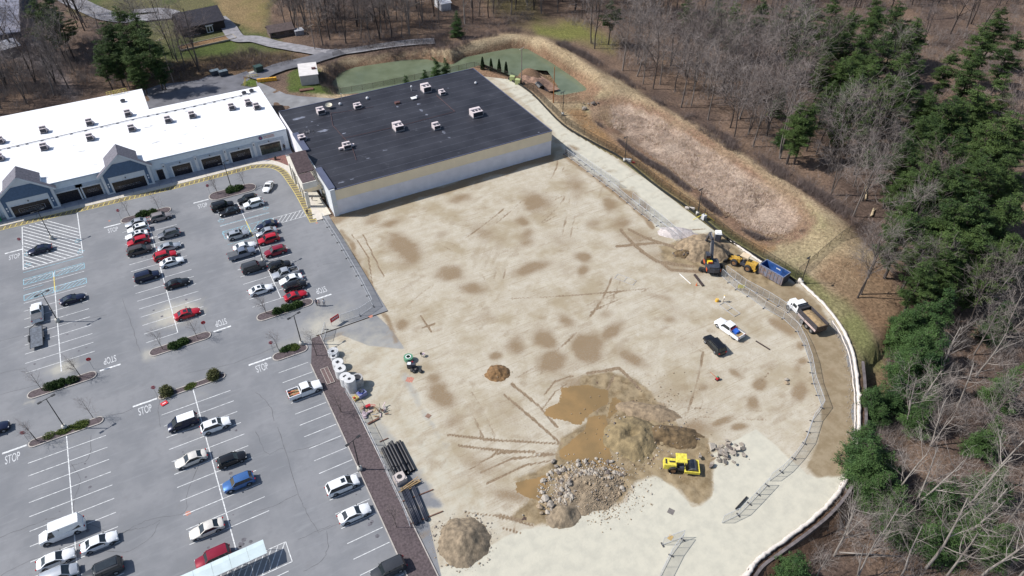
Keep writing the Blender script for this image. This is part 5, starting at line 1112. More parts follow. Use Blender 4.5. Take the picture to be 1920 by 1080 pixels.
# site vehicles
def siteload(t_, K):
    m = MB(); m.box(-1.4, 0, .75, 1.1, .9, .75); m.build('blue_tank', mat('blue_tank', (.03, .12, .5), .5, .1, 2), t_)
    m = MB(); m.box(-2.35, 0, .75, .7, 1.5, .3); m.build('tool_box', wood, t_)
    for s in (-1, 1): m = MB(); m.bbox(-2.85, -.9, s*.95-.06, s*.95+.06, 1.205, 1.32); m.build('side_rack', rimm, t_)
    m = MB(); m.beam((-.95, -.9, 1.5), (-.95, .9, 1.5), .05, .3); m.build('cab_guard', mat('red_steel', (.35, .03, .04), .6), t_)
p, q = G(1352, 603, 1), G(1384, 626, 1); a = math.atan2(p.y-q.y, p.x-q.x)
car('pickup', 'white', ((p.x+q.x)/2, (p.y+q.y)/2, 0), a, 'white work pickup with blue tank in its bed on the building site', 'pickup', 'vehicles on the building site', mod=siteload, scale=1.02)
car('bigsuv', 'black', C_(1340, 645, .9), R(84), 'black SUV parked on the dirt below the white work pickup', 'car', 'vehicles on the building site', scale=.97, mod=rails)
# cart shelter
ct = empty('cart_shelter', (*G(441, 1048)[:2], 0), 0, 'long pale-roofed cart shelter with white striping at the bottom of the car park', 'cart shelter')
cr1 = G(493, 1011.5, 2.5); cr2 = G(501, 1035.6, 2.5); yb, ya = cr1.y, cr2.y
pm = mat('shelter_panel', alb(216, 232, 234), .5, .04, 1)
for k in range(6):
    x1 = cr1.x-k*2.35; m = MB(); m.add([(x1-2.32, ya, 2.35), (x1, ya, 2.35), (x1, (ya+yb)/2+.35, 2.6), (x1, yb, 2.5), (x1-2.32, yb, 2.5), (x1-2.32, (ya+yb)/2+.35, 2.6)], [(0, 1, 2, 5), (5, 2, 3, 4)]); wchild(m, 'roof_panel', pm, ct)
m = MB(); m.beam((cr1.x, ya, 2.3), (cr1.x-14, ya, 2.3), .08, .12); m.beam((cr1.x, yb, 2.42), (cr1.x-14, yb, 2.42), .08, .12)
for k in range(4):
    for y in (ya, yb): m.tube((cr1.x-.3-k*4.5, y, 0), (cr1.x-.3-k*4.5, y, 2.3), .05)
wchild(m, 'frame', steel, ct)
for k in range(3):
    m = MB(); x = cr1.x-1-k*4.5; m.path([(x, ya+.2, .9), (x-4, ya+.2, .9), (x-4, yb-.2, .9), (x, yb-.2, .9)], .035); wchild(m, 'rail', steel, ct)
flat('shelter_striping', [seg((cr1.x-14, ya-1.4), (cr1.x+2.6, ya-1.4), .12), seg((cr1.x-14, yb-.2), (cr1.x+2.6, yb-.2), .12), seg((cr1.x+2.6, ya-1.46), (cr1.x+2.6, yb-.14), .12)]+[seg((cr1.x+2.4-k*.95, yb-.3), (cr1.x+1.0-k*.95-.6, ya-1.3), .12) for k in range(12)], ZM+.004, linewhite)

# ================================================================== LAMP POSTS, SIGNS, POLES
def lamp_post(u, v, label, base=True, h=7.3, heads=2, rz=R(20), grp='tall twin lamp posts around the car park'):
    p = G(u, v); t_ = empty('lamp_post', (p.x, p.y, 0), rz, label, 'lamp post', grp)
    if base: m = MB(); m.tube((0, 0, 0), (0, 0, .75), .42, .38, 14); m.build('concrete_base', concrete, t_, True)
    m = MB(); m.box(0, 0, .75 if base else 0, .16, .16, h-.75 if base else h, 0, .7); m.build('pole', black, t_)
    m = MB(); m.beam((-.9 if heads == 2 else 0, 0, h), (.9, 0, h), .08, .08); m.build('arm', black, t_)
    for s in ((-1, 1) if heads == 2 else (1,)): m = MB(); m.box(s*1.05, 0, h-.06, .62, .36, .12); m.build('lamp_head', black, t_)
    return t_
for u, v, lb, h_ in [(98, 448, 'lamp post standing in the white hatched no-parking zone', 7.5), (109, 603, 'lamp post between the white pickup and the blue coupe', 7.2), (122.5, 803, 'lamp post on the grassy lower left island', 7.3), (434, 353, 'lamp post on the hedge island nearest the shops', 7.3),
                     (494, 490, 'lamp post on the spine line in the tight right group of cars', 7.3), (566, 646, 'lamp post at the head of the long mulch strip', 7.3), (675, 881, 'lamp post in the long mulch strip', 7.3)]:
    lamp_post(u, v, lb, h=h_)
for u, v, lb in [(1055, 216, 'lamp post by the pond corner along the east fence'), (1171, 302, 'lamp post at the upper part of the east fence line'), (1307.5, 402, 'lamp post on concrete base halfway along the east fence'), (1502, 531, 'lamp post by the end of the blue container on the east fence')]:
    lamp_post(u, v, lb, True, 7.1, 1, R(200), 'single lamp posts along the east fence')
def stop_sign(u, v, label, facing=R(-90), h=2.5):
    p = G(u, v); t_ = empty('stop_sign', (p.x, p.y, 0), facing+R(90), label, 'stop sign', 'stop signs at the lane ends')
    m = MB(); m.tube((0, 0, 0), (0, 0, h), .035, n=6); m.build('post', steel, t_)
    m = MB(); oc = lambda r, y: [(r*math.cos(R(22.5+45*i)), y, h-.05+r*math.sin(R(22.5+45*i))) for i in range(8)]
    m.add(oc(.42, -.05)+oc(.42, -.07), [tuple(range(8))[::-1], tuple(range(8, 16))]+[(i, (i+1) % 8, 8+(i+1) % 8, 8+i) for i in range(8)]); m.build('sign_plate', mat('sign_red_plate', (.5, .02, .03), .5, .1, 3), t_)
    m = MB(); 
    m.v = oc(.4, -.075)+oc(.35, -.075); m.f = [(i, (i+1) % 8, 8+(i+1) % 8, 8+i) for i in range(8)]; m.mi = [0]*8; m.build('sign_border', white, t_)
    tx = text('sign_lettering', 'STOP', (0, -.08, h-.05), .32, (R(90), 0, 0), white, t_)
for u, v, lb, fc in [(228, 411, 'round-topped stop sign left of the middle island near the shops', -90), (394, 364, 'stop sign left of the island nearest the roadster', -90), (45, 465, 'stop sign at the lane end by the no-parking hatching', -90), (296, 744, 'stop sign left of the island with two rough shrubs', -90),
                     (55, 829, 'stop sign at the left end of the grassy lower left island', -90), (513, 660, 'stop sign left of the grassy island by the mulch strip', -90), (388, 623, 'grey back of a stop sign on the middle lower hedge island', 90), (176, 692, 'grey back of a stop sign on the left lower hedge island', 90)]:
    stop_sign(u, v, lb, R(fc))
for u, v, lb in [(200, 0, '')]: pass
def util_pole(u, v, h, label, mt, arms=True, z=0, r=.16):
    p = G(u, v, z); t_ = empty('utility_pole', (p.x, p.y, z), R(30), label, 'utility pole'); m = MB(); m.tube((0, 0, -.5), (0, 0, h), r, r*.65, 8); m.build('pole', mt, t_)
    if arms:
        m = MB(); m.beam((-1.2, 0, h-.4), (1.2, 0, h-.4), .1, .12); m.build('crossarm', wood, t_)
        for s in (-1.1, -.4, .4, 1.1): m = MB(); m.tube((s, 0, h-.34), (s, 0, h-.12), .05); m.build('insulator', white, t_)
    return t_
pw = mat('orange_pine_pole', alb(176, 112, 62), .8, .12, 2); pg = mat('grey_pole', alb(140, 128, 122), .85, .15, 2)
util_pole(1037.5, 193, 11, 'bare new orange wooden pole standing in front of the pond', pw, False, 0, .17)
util_pole(978, 158, 11.5, 'grey utility pole with white crossarms in front of the pond island', pg)
util_pole(591, 94, 8.5, 'utility pole at the bend of the gravel path', pg)
util_pole(244, 168, 6.5, 'thin grey pole behind the yellow roof railing', pg, False)
util_pole(326, 156, 14, 'tall grey utility pole at the left edge of the service yard', pg)
util_pole(787, 52, 9, 'utility pole with transformer in the brown woods at the top', pg)
# ================================================================== VEGETATION
def leafmat(name, c1, c2, trans=.0):
    m, t, b, N, L = nodes(name)
    geo = N.new('ShaderNodeNewGeometry'); oi = N.new('ShaderNodeObjectInfo'); nz = N.new('ShaderNodeTexNoise'); nz.inputs['Scale'].default_value = .55; nz.inputs['Detail'].default_value = 5; L.new(geo.outputs['Position'], nz.inputs['Vector'])
    ad = N.new('ShaderNodeMath'); ad.operation = 'MULTIPLY_ADD'; L.new(oi.outputs['Random'], ad.inputs[0]); ad.inputs[1].default_value = .3; L.new(nz.outputs['Fac'], ad.inputs[2])
    cr = N.new('ShaderNodeValToRGB'); L.new(ad.outputs[0], cr.inputs[0]); cr.color_ramp.elements[0].position = .38; cr.color_ramp.elements[1].position = .85
    cr.color_ramp.elements[0].color = (*c1, 1); cr.color_ramp.elements[1].color = (*c2, 1); L.new(cr.outputs[0], b.inputs['Base Color']); b.inputs['Roughness'].default_value = .75; b.inputs['Specular IOR Level'].default_value = .25
    return m
pinem = leafmat('pine_needles', (.018, .040, .011), (.072, .112, .030)); spruce = leafmat('hemlock_needles', (.018, .046, .014), (.070, .125, .036)); junip = leafmat('juniper', (.014, .032, .008), (.045, .082, .018))
shrubm = leafmat('olive_shrub', (.06, .07, .025), (.13, .13, .05)); grassm = leafmat('grass_blades', (.05, .08, .012), (.11, .14, .03)); arbor = leafmat('arborvitae', (.010, .026, .008), (.03, .055, .016))
barkm = leafmat('grey_bark', (.085, .070, .062), (.19, .165, .15)); barkp = leafmat('pale_bark', (.19, .165, .145), (.34, .305, .275)); barkd = leafmat('dark_bark', (.035, .028, .026), (.08, .066, .06))
twig = leafmat('twigs', (.13, .11, .10), (.26, .225, .21)); twigp = leafmat('pale_twigs', (.14, .118, .105), (.28, .245, .222)); twigr = leafmat('reddish_twigs', (.105, .08, .073), (.205, .165, .152)); strawm = leafmat('straw', (.36, .28, .18), (.58, .46, .32)); pinkreed = leafmat('reed', (.46, .36, .29), (.68, .56, .47))

class TreeB:
    def __init__(s, seed): s.rg = np.random.default_rng(seed); s.tv, s.tf, s.cv, s.cf = [], [], [], []
    def tube(s, pts, rad, n):
        base = len(s.tv); pts = [np.array(p, float) for p in pts]
        for i, p in enumerate(pts):
            d = pts[min(i+1, len(pts)-1)]-pts[max(i-1, 0)]; d = d/(np.linalg.norm(d)+1e-9); a = np.cross(d, [0.31, .2, .93]); a /= np.linalg.norm(a)+1e-9; b = np.cross(d, a)
            for k in range(n): q = 2*math.pi*k/n; s.tv.append(p+rad[i]*(a*math.cos(q)+b*math.sin(q)))
        for i in range(len(pts)-1):
            for k in range(n): s.tf.append((base+i*n+k, base+i*n+(k+1) % n, base+(i+1)*n+(k+1) % n, base+(i+1)*n+k))
    def rib(s, p, q, w0, w1):
        d = q-p; d = d/(np.linalg.norm(d)+1e-9); r = s.rg.normal(size=3); a = np.cross(d, r); a /= np.linalg.norm(a)+1e-9; n = len(s.cv)
        s.cv += [p-a*w0, p+a*w0, q+a*w1, q-a*w1]; s.cf.append((n, n+1, n+2, n+3))
def grow(tb, p, d, L, r, lev, maxlev, cfg):
    rg = tb.rg; n = 5 if lev == 0 else (4 if lev == 1 else 3); pts = [p]; rad = [r]; dd = d.copy()
    for i in range(n):
        dd = dd+rg.normal(size=3)*cfg['wig']*(1 if lev else .35); dd[2] += cfg['up'][min(lev, 3)]; dd /= np.linalg.norm(dd)
        pts.append(pts[-1]+dd*L/n); rad.append(r*(1-(i+1)/n*(.62 if lev < 2 else .75)))
    if lev <= 1: tb.tube(pts, rad, 6 if lev == 0 else 4)
    elif lev == 2 : [tb.rib(a, b, ra*1.0, rb*1.0) for a, b, ra, rb in zip(pts[:-1], pts[1:], rad[:-1], rad[1:])]
    else: tb.rib(pts[0], pts[-1], max(rad[0], cfg['tw']), cfg['tw']*.45)
    if lev >= maxlev: return
    nb = cfg['nb'][lev]
    for i in range(nb):
        t_ = cfg['start'][lev]+(1-cfg['start'][lev])*((i+rg.random()*.8)/nb); k = min(int(t_*n), n-1); f = t_*n-k; q = pts[k]*(1-f)+pts[k+1]*f; rr = rad[k]*(1-f)+rad[k+1]*f
        dv = pts[k+1]-pts[k]; dv /= np.linalg.norm(dv); a = rg.normal(size=3); a -= dv*(a@dv); a /= np.linalg.norm(a)
        an = R(rg.uniform(*cfg['ang'][lev])); nd = dv*math.cos(an)+a*math.sin(an)
        grow(tb, q, nd, L*rg.uniform(*cfg['len'][lev])*(1.15-.55*t_ if lev == 0 else 1), rr*cfg['rr'][lev], lev+1, maxlev, cfg)
def bare_tree(seed, h=15, lean=0, fork=False, dense=1.0, tw=.018, r0=.21):
    tb = TreeB(seed); cfg = dict(wig=.13, up=[.04, .10, .07, .03], tw=tw, nb=[int(13*dense), int(8*dense), 7], start=[.32, .2, .12], ang=[(32, 62), (28, 60), (20, 60)], len=[(.36, .55), (.4, .62), (.45, .8)], rr=[.48, .5, .6])
    d0 = np.array([lean, 0, 1.0]); d0 /= np.linalg.norm(d0)
    if fork:
        cfg['nb'][0] = 8
        grow(tb, np.array([0, 0, -.2]), np.array([.09, 0, 1.]), h, r0*.95, 0, 3, cfg); grow(tb, np.array([.15*r0/.2, .1*r0/.2, -.2]), np.array([-.16, .12, 1.])/1.02, h*.92, r0*.8, 0, 3, cfg)
    else: grow(tb, np.array([0, 0, -.3]), d0, h, r0, 0, 3, cfg)
    return tb
def bt_mesh(seed, tm, cm, **k):
    tb = bare_tree(seed, **k); return npmesh('trunk', np.array(tb.tv), np.array(tb.tf), tm, True), npmesh('crown', np.array(tb.cv), np.array(tb.cf), cm)
BT = [bt_mesh(11, barkm, twig), bt_mesh(12, barkd, twigr, fork=True), bt_mesh(13, barkm, twig, lean=.12), bt_mesh(14, barkd, twig, h=17), bt_mesh(15, barkm, twigr, h=13), bt_mesh(16, barkm, twig, fork=True, h=16)]
BP = [bt_mesh(21, barkp, twigp, h=16, fork=True, tw=.016, dense=.68, r0=.24), bt_mesh(22, barkp, twigp, h=17, lean=.1, tw=.016, dense=.68, r0=.23), bt_mesh(23, barkp, twigp, h=15, lean=-.1, tw=.016, dense=.65, r0=.22)]
def pine_mesh(seed, h=19, r=4.6, start=.26, nbr=52, clump=40, mt=None, ls=.34, shape='pine'):
    rg = np.random.default_rng(seed); tb = TreeB(seed); k = 6
    pts = [np.array([rg.normal()*.12*i, rg.normal()*.12*i, h*i/k-.3]) for i in range(k+1)]; tb.tube(pts, [.30*(1-i/k)+.04 for i in range(k+1)], 6)
    LV = []; 
    for i in range(nbr):
        t_ = start+(1-start)*(i+rg.random())/nbr; z = h*t_; q = (t_-start)/(1-start)
        if shape == 'pine': rr = r*(min(1, .45+q*1.6) if q < .35 else (1.02-q)**.62*1.32)*rg.uniform(.55, 1.12)
        else: rr = r*(1.03-q)**.85*rg.uniform(.8, 1.1)
        a = rg.random()*6.283; j = z/h*k; jj = min(int(j), k-1); base = pts[jj]*(1-(j-jj))+pts[jj+1]*(j-jj)
        tip = base+np.array([math.cos(a)*rr, math.sin(a)*rr, rr*(.12 if shape == 'pine' else -.18)+rg.normal()*.3])
        tb.tube([base, (base+tip)/2+np.array([0, 0, .15]), tip], [.07, .045, .015], 3)
        nc = max(3, int(clump*(rr/r)**1.3))
        for c in range(nc):
            f = (.25+.78*rg.random()) ; cc = base*(1-f)+tip*f; sp = .32+.42*rr/r*(1.25-abs(f-.6))
            cc = cc+rg.normal(size=3)*np.array([sp, sp, .14*sp+.08])*.75
            LV.append(cc)
    LV = np.array(LV); nper = 15; n = len(LV)*nper
    c = np.repeat(LV, nper, 0)+RNG.normal(size=(n, 3))*np.array([.26, .26, .12])
    d1 = rg.normal(size=(n, 3)); d1[:, 2] *= .45; d1 /= np.linalg.norm(d1, axis=1)[:, None]; d2 = np.cross(d1, rg.normal(size=(n, 3))*np.array([.5, .5, 1])); d2 /= np.linalg.norm(d2, axis=1)[:, None]
    s = ls*rg.uniform(.6, 1.25, (n, 1)); V = np.stack([c-d1*s*.5-d2*s*.24, c-d1*s*.5+d2*s*.24, c+d1*s*.6], 1).reshape(-1, 3)
    F = np.arange(n*3).reshape(-1, 3)
    return npmesh('trunk', np.array(tb.tv), np.array(tb.tf), barkd, True), npmesh('crown', V, F, mt or pinem)
PN = [pine_mesh(41), pine_mesh(42, 21, 5.0, .33, 56), pine_mesh(43, 17, 4.3, .18, 46), pine_mesh(44, 20, 5.4, .36, 46, 40)]
HM = [pine_mesh(51, 12, 3.6, .04, 70, 36, spruce, .30, 'cone'), pine_mesh(52, 15, 4.2, .05, 80, 38, spruce, .32, 'cone'), pine_mesh(53, 7, 2.8, .02, 54, 32, spruce, .26, 'cone')]
def tree(ms, name, loc, rz, sc, label, cat, group, hs=1.0):
    t_ = empty(name, loc, rz, label, cat, group); t_.scale = (sc, sc, sc*hs)
    link('trunk', ms[0], t_); link('crown', ms[1], t_); return t_
def tz(x, y): return float(terr(np.array([x]), np.array([y]))[0])
def from_top(u, v, h):
    z = 0
    for _ in range(3):
        p = G(u, v, z+h); z = tz(p.x, p.y)
    return (p.x, p.y, z)
# ---- conifers: (top u, v, height, kind, label tail)
CONP = [(1385, 5, 19, 'P'), (1432, 0, 19, 'P'), (1475, 8, 19, 'P'), (1500, 36, 17, 'P'), (1548, 52, 18, 'P'), (1598, 30, 20, 'P'), (1612, 92, 17, 'P'), (1575, 108, 16, 'P'), (1650, 14, 20, 'P'), (1690, 2, 20, 'P'), (1668, 62, 19, 'P'),
        (1705, 52, 18, 'P'), (1642, 112, 19, 'P'), (1700, 100, 17, 'P'), (1605, 160, 18, 'P'), (1655, 160, 17, 'P'), (1690, 150, 16, 'P'), (1560, 150, 15, 'P'), (1588, 214, 13, 'P'), (1636, 205, 14, 'P'), (1540, 190, 14, 'P'),
        (1852, 42, 19, 'P'), (1885, 12, 20, 'P'), (1838, 92, 18, 'P'), (1912, 60, 19, 'P'), (1790, 178, 19, 'P'), (1840, 158, 19, 'P'), (1890, 140, 20, 'P'), (1760, 232, 18, 'P'), (1815, 240, 19, 'P'), (1870, 222, 19, 'P'), (1912, 210, 19, 'P'),
        (1705, 268, 17, 'P'), (1752, 300, 18, 'P'), (1800, 310, 19, 'P'), (1850, 290, 20, 'P'), (1905, 290, 19, 'P'), (1700, 325, 14, 'P'), (1745, 345, 16, 'P'), (1790, 372, 18, 'P'), (1845, 360, 19, 'P'), (1900, 370, 19, 'P'), (1795, 425, 17, 'P'),
        (1850, 420, 18, 'P'), (1905, 440, 18, 'P'), (1800, 470, 14, 'P'), (1860, 480, 15, 'P'), (1735, 560, 12, 'H'), (1788, 535, 14, 'H'), (1770, 590, 12, 'H'), (1692, 596, 7, 'H'), (1720, 650, 11, 'H'), (1770, 640, 13, 'H'),
        (1652, 722, 6, 'H'), (1633, 790, 5, 'H'), (1645, 835, 9, 'H'), (1660, 880, 9, 'H'), (1705, 948, 7, 'H'), (1765, 985, 7, 'H'), (1800, 1000, 6, 'H'), (1505, 1042, 7, 'H'), (1700, 585, 6, 'H'),
        (75, -22, 19, 'P'), (52, 12, 17, 'P'), (100, 15, 17, 'P'), (215, 12, 19, 'P'), (190, 40, 18, 'P'), (246, 22, 19, 'P'), (268, 60, 18, 'P'), (225, 60, 16, 'P'), (285, 92, 13, 'P'), (180, 90, 14, 'P'),
        (856, 22, 9, 'H'), (1148, 0, 15, 'P'), (1295, -6, 15, 'P'), (1352, -8, 18, 'P'), (1470, 165, 9, 'H'), (1475, 235, 6, 'H'), (1755, 175, 15, 'P'), (1790, 95, 16, 'P'), (1640, 262, 7, 'H'), (1900, 560, 10, 'H'), (1905, 980, 9, 'H'), (1880, 880, 8, 'H')]
CONP += [(205, 40, 17, 'P'), (235, 88, 15, 'P'), (262, 38, 18, 'P'), (195, 66, 16, 'P'), (250, 105, 12, 'P'), (62, -5, 18, 'P'), (88, 30, 15, 'P'), (210, 100, 12, 'P')]
_r = random.Random(8)
CONP += [(1640, 812, 8, 'H'), (1668, 850, 8, 'H'), (1636, 900, 6, 'H'), (1700, 705, 9, 'H'), (1880, 790, 9, 'H'), (1795, 905, 8, 'H'), (1850, 945, 8, 'H'), (1690, 905, 7, 'H'), (1745, 745, 9, 'H'), (1735, 610, 12, 'H'), (1660, 760, 5, 'H'), (1910, 690, 10, 'H')]
for _ in range(24): CONP.append((_r.uniform(1690, 1925), _r.uniform(165, 500), _r.uniform(13, 18), 'P'))
for _ in range(30): CONP.append((_r.uniform(1500, 1730), _r.uniform(-10, 200), _r.uniform(13, 18), 'P'))
CONP = [c for c in CONP if not (c[3] == 'P' and c[1] > 150 and c[1] < 260 and c[0] < 1690 and c[0] > 1620 and False)]
rgv = random.Random(5)
zones = [(lambda u, v: u < 330, 'dark pine of the clump standing left of the dark barn', 'pines left of the barn'), (lambda u, v: v < 130 and u > 1340 and u < 1730, 'tall green pine in the upper right woods', 'pines in the upper right woods'),
         (lambda u, v: u >= 1730 and v < 130, 'tall pine by the top right corner beyond the brown clearing', 'pines at the top right corner'), (lambda u, v: 130 <= v < 262 and u < 1740, 'loose green pine with visible trunk at the wood edge', 'pines on the wood edge above the straw bank'),
         (lambda u, v: 130 <= v < 520 and u >= 1630, 'dense dark green pine of the right-hand mass', 'dense pines at the right edge'), (lambda u, v: v >= 520 and u > 1600, 'low dense hemlock right of the loop road', 'hemlocks right of the loop road')]
for i, (u, v, h, k) in enumerate(CONP):
    L_ = PN if k == 'P' else HM; j = rgv.randrange(len(L_)); base_h = {0: 19, 1: 21, 2: 17, 3: 20}[j] if k == 'P' else {0: 12, 1: 15, 2: 7}[j]
    if k == 'H': j = 2 if h <= 8 else (0 if h <= 12 else 1); base_h = [12, 15, 7][j]
    loc = from_top(u, v, h); lab = None
    for f, a, g_ in zones:
        if f(u, v): lab, grp = a, g_; break
    if lab and grp.startswith(('dense', 'pines on', 'pines in', 'hemlocks')): lab = lab+(', high in the photo' if v < 60 else ', upper part' if v < 200 else ', middle part' if v < 330 else ', lower part' if v < 520 else ', near the road bend' if v < 750 else ', by the wall')+(' and outermost right' if u > 1860 else ' on its left side' if u < 1660 else '')
    if not lab: lab, grp = {856: 'lone round dark evergreen in front of the white tent', 1148: 'pine at the top edge above the straw bank', 1295: 'pine crown cut by the top edge, left of the dense pines', 1505: 'round green hemlock at the bottom end of the curved wall', 1470: 'small evergreen among bare trunks at the wood edge', 1475: 'smallest evergreen under bare trees at the wood edge'}.get(u, 'green conifer at the rim of the woods'), None
    tree(L_[j], 'pine_tree' if k == 'P' else 'hemlock_tree', loc, rgv.random()*6.28, h/base_h, lab, 'conifer', grp, 1.0)
# ---- small conifers by the pond
for u, v, h, lb in [(762, 164, 4.2, 'small pale green pine by the pond fence'), (820, 149, 7.5, 'taller of the green pines between pond and store roof'), (838, 146, 6.5, 'green pine squeezed between two others by the pond'), (797, 152, 4.0, 'thin sparse young pine on the pond bank')]:
    p = G(u, v, 0); tree(HM[0 if h > 5 else 2], 'young_pine', (p.x, p.y, -.3), h, h/(12 if h > 5 else 7), lb, 'conifer', None)
# arborvitae
def cone_shrub(seed, h=4.2, r=.75, mt=None, n=2600, s=.22):
    rg = np.random.default_rng(seed); t_ = rg.random(n)**.8; a = rg.random(n)*6.283; rr = r*(1-t_)**.6*(.55+.45*rg.random(n)**.4)*np.where(t_ < .12, .7+t_*2.5, 1)
    c = np.stack([np.cos(a)*rr, np.sin(a)*rr, t_*h], 1); d1 = rg.normal(size=(n, 3))*[.5, .5, 1]; d1[:, 2] = abs(d1[:, 2]); d1 /= np.linalg.norm(d1, axis=1)[:, None]; d2 = np.cross(d1, rg.normal(size=(n, 3))); d2 /= np.linalg.norm(d2, axis=1)[:, None]
    V = np.stack([c-d2*s*.35, c+d2*s*.35, c+d1*s], 1).reshape(-1, 3); return npmesh('foliage', V, np.arange(n*3).reshape(-1, 3), mt or arbor)
AV = [cone_shrub(1), cone_shrub(2, 4.0, .7)]
stm = MB().tube((0, 0, -.2), (0, 0, 1.2), .08).mesh('stem', barkd)
for i, (u, v, lb) in enumerate([(905, 131, 'first dark columnar arborvitae from the left behind the store'), (921, 133, 'second columnar arborvitae behind the store'), (936, 135, 'third columnar arborvitae, next to the right-hand one'), (949, 139, 'rightmost columnar arborvitae by the green cabinets')]):
    p = G(u, v); t_ = empty('arborvitae', (p.x, p.y, 0), i, lb, 'shrub', 'row of four arborvitae'); link('foliage', AV[i % 2], t_); link('stem', stm, t_)
# hedges and shrubs on the islands
def clump(seed, lx, ly, h, n, s, mt):
    rg = np.random.default_rng(seed); nb = max(3, int(lx/1.1)); cs = [(rg.uniform(-lx/2+.5, lx/2-.5) if nb > 3 else rg.uniform(-.4, .4), rg.uniform(-.2, .2)*ly, rg.uniform(.7, 1.1)) for _ in range(nb*2)]
    C0 = np.array([cs[i] for i in rg.integers(0, len(cs), n)]); d = rg.normal(size=(n, 3)); d /= np.linalg.norm(d, axis=1)[:, None]; d[:, 2] = abs(d[:, 2]); q = rg.random((n, 1))**.3
    c = np.stack([C0[:, 0], C0[:, 1], np.zeros(n)], 1)+d*q*np.stack([C0[:, 2]*.95, C0[:, 2]*ly*.42, C0[:, 2]*h], 1)+rg.normal(size=(n, 3))*.06; c[:, 2] = abs(c[:, 2])
    d1 = rg.normal(size=(n, 3)); d1[:, 2] = abs(d1[:, 2])*.8; d1 /= np.linalg.norm(d1, axis=1)[:, None]; d2 = np.cross(d1, rg.normal(size=(n, 3))); d2 /= np.linalg.norm(d2, axis=1)[:, None]
    sz = s*rg.uniform(.6, 1.3, (n, 1)); V = np.stack([c-d2*sz*.4, c+d2*sz*.4, c+d1*sz*1.1], 1).reshape(-1, 3); return npmesh('foliage', V, np.arange(n*3).reshape(-1, 3), mt)
def hedge(pa, pb, ly, h, label, mt=None, seed=1, name='juniper_hedge', cat='hedge', n=5200, s=.2):
    a, b_ = G(*pa), G(*pb); lx = abs(b_.x-a.x); t_ = empty(name, ((a.x+b_.x)/2, (a.y+b_.y)/2, .1), 0, label, cat, 'shrubs on the car park islands')
    link('foliage', clump(seed, lx, ly, h, n, s, mt or junip), t_); m = MB()
    for k in range(3): m.tube((-lx/3+k*lx/3, 0, 0), (-lx/3+k*lx/3+.2, .1, h*.6), .04)
    m.build('stem', barkd, t_)
hedge((84, 731), (148, 710), 2.2, .95, 'dark clipped juniper hedge on the leftmost upper row island', None, 1)
hedge((316, 655), (366, 637), 2.1, .95, 'dark juniper hedge on the middle row lower island', None, 2)
hedge((510, 587), (567, 571), 2.3, 1.05, 'dark juniper hedge on the island beside the three walkers', None, 3)
hedge((254, 408), (294, 399), 2.3, 1.0, 'spiky green juniper hedge on the island left of the taupe SUV', None, 4)
hedge((417, 363), (456, 352), 2.6, 1.0, 'spiky green juniper hedge around the lamp post near the roadster', None, 5)
hedge((303, 740), (327, 734), 2.6, 1.3, 'rough olive shrub at the left end of the patchy grass island', shrubm, 6, 'olive_shrub', 'shrub', 2600, .2)
hedge((386, 711), (420, 704), 2.6, 1.4, 'rough olive shrub at the right end of the patchy grass island', shrubm, 7, 'olive_shrub', 'shrub', 3000, .2)
hedge((336, 732), (380, 718), 1.6, .12, 'patchy grass between the two rough olive shrubs', grassm, 8, 'grass_patch', 'grass', 4000, .12)
hedge((86, 822), (172, 792), 2.0, .18, 'bright grass bed around the lower left lamp post', grassm, 9, 'grass_patch', 'grass', 7000, .14)
hedge((530, 660), (566, 646), 2.0, .2, 'grass bed at the head of the mulch strip lamp post', grassm, 10, 'grass_patch', 'grass', 4000, .14)
hedge((530, 657), (545, 652), 1.6, .5, 'low green shrub on the island left of the mulch strip', junip, 11, 'green_shrub', 'shrub', 1400, .18)
# planted saplings
SAP = [bt_mesh(31+i, barkd, twigr, h=4.3, tw=.006, fork=bool(i % 2), dense=.8, r0=.055) for i in range(3)]
for i, (u, v, lb) in enumerate([(80, 733, 'left bare sapling on the leftmost upper row island'), (152, 706, 'right bare sapling on the leftmost upper row island'), (306, 656, 'left bare sapling on the middle lower island'), (371, 635, 'right bare sapling on the middle lower island'),
        (500, 588, 'tall thin bare sapling left of the hedge by the walkers'), (243, 405, 'left bare sapling on the island near the stop sign and shops'), (300, 397, 'right bare sapling behind the taupe SUV'), (408, 362, 'bare sapling left of the lamp post island hedge'), (459, 349, 'bare sapling right of the lamp post island hedge'),
        (175, 784, 'bare sapling at the right tip of the lower left grassy island'), (70, 826, 'bare sapling at the left tip of the lower left grassy island'), (524, 660, 'bare sapling beside the stop sign left of the mulch strip'), (594, 667, 'large bare tree at the head of the mulch strip'), (640, 773, 'thin bare sapling in the mulch strip by the big pipes'), (744, 989, 'thin bare tree in the lower mulch strip')]):
    p = G(u, v); t_ = tree(SAP[i % 3], 'bare_sapling', (p.x, p.y, .1), i*2.1, 1.0 if i != 12 else 1.25, lb, 'tree', 'bare saplings planted in the car park beds')
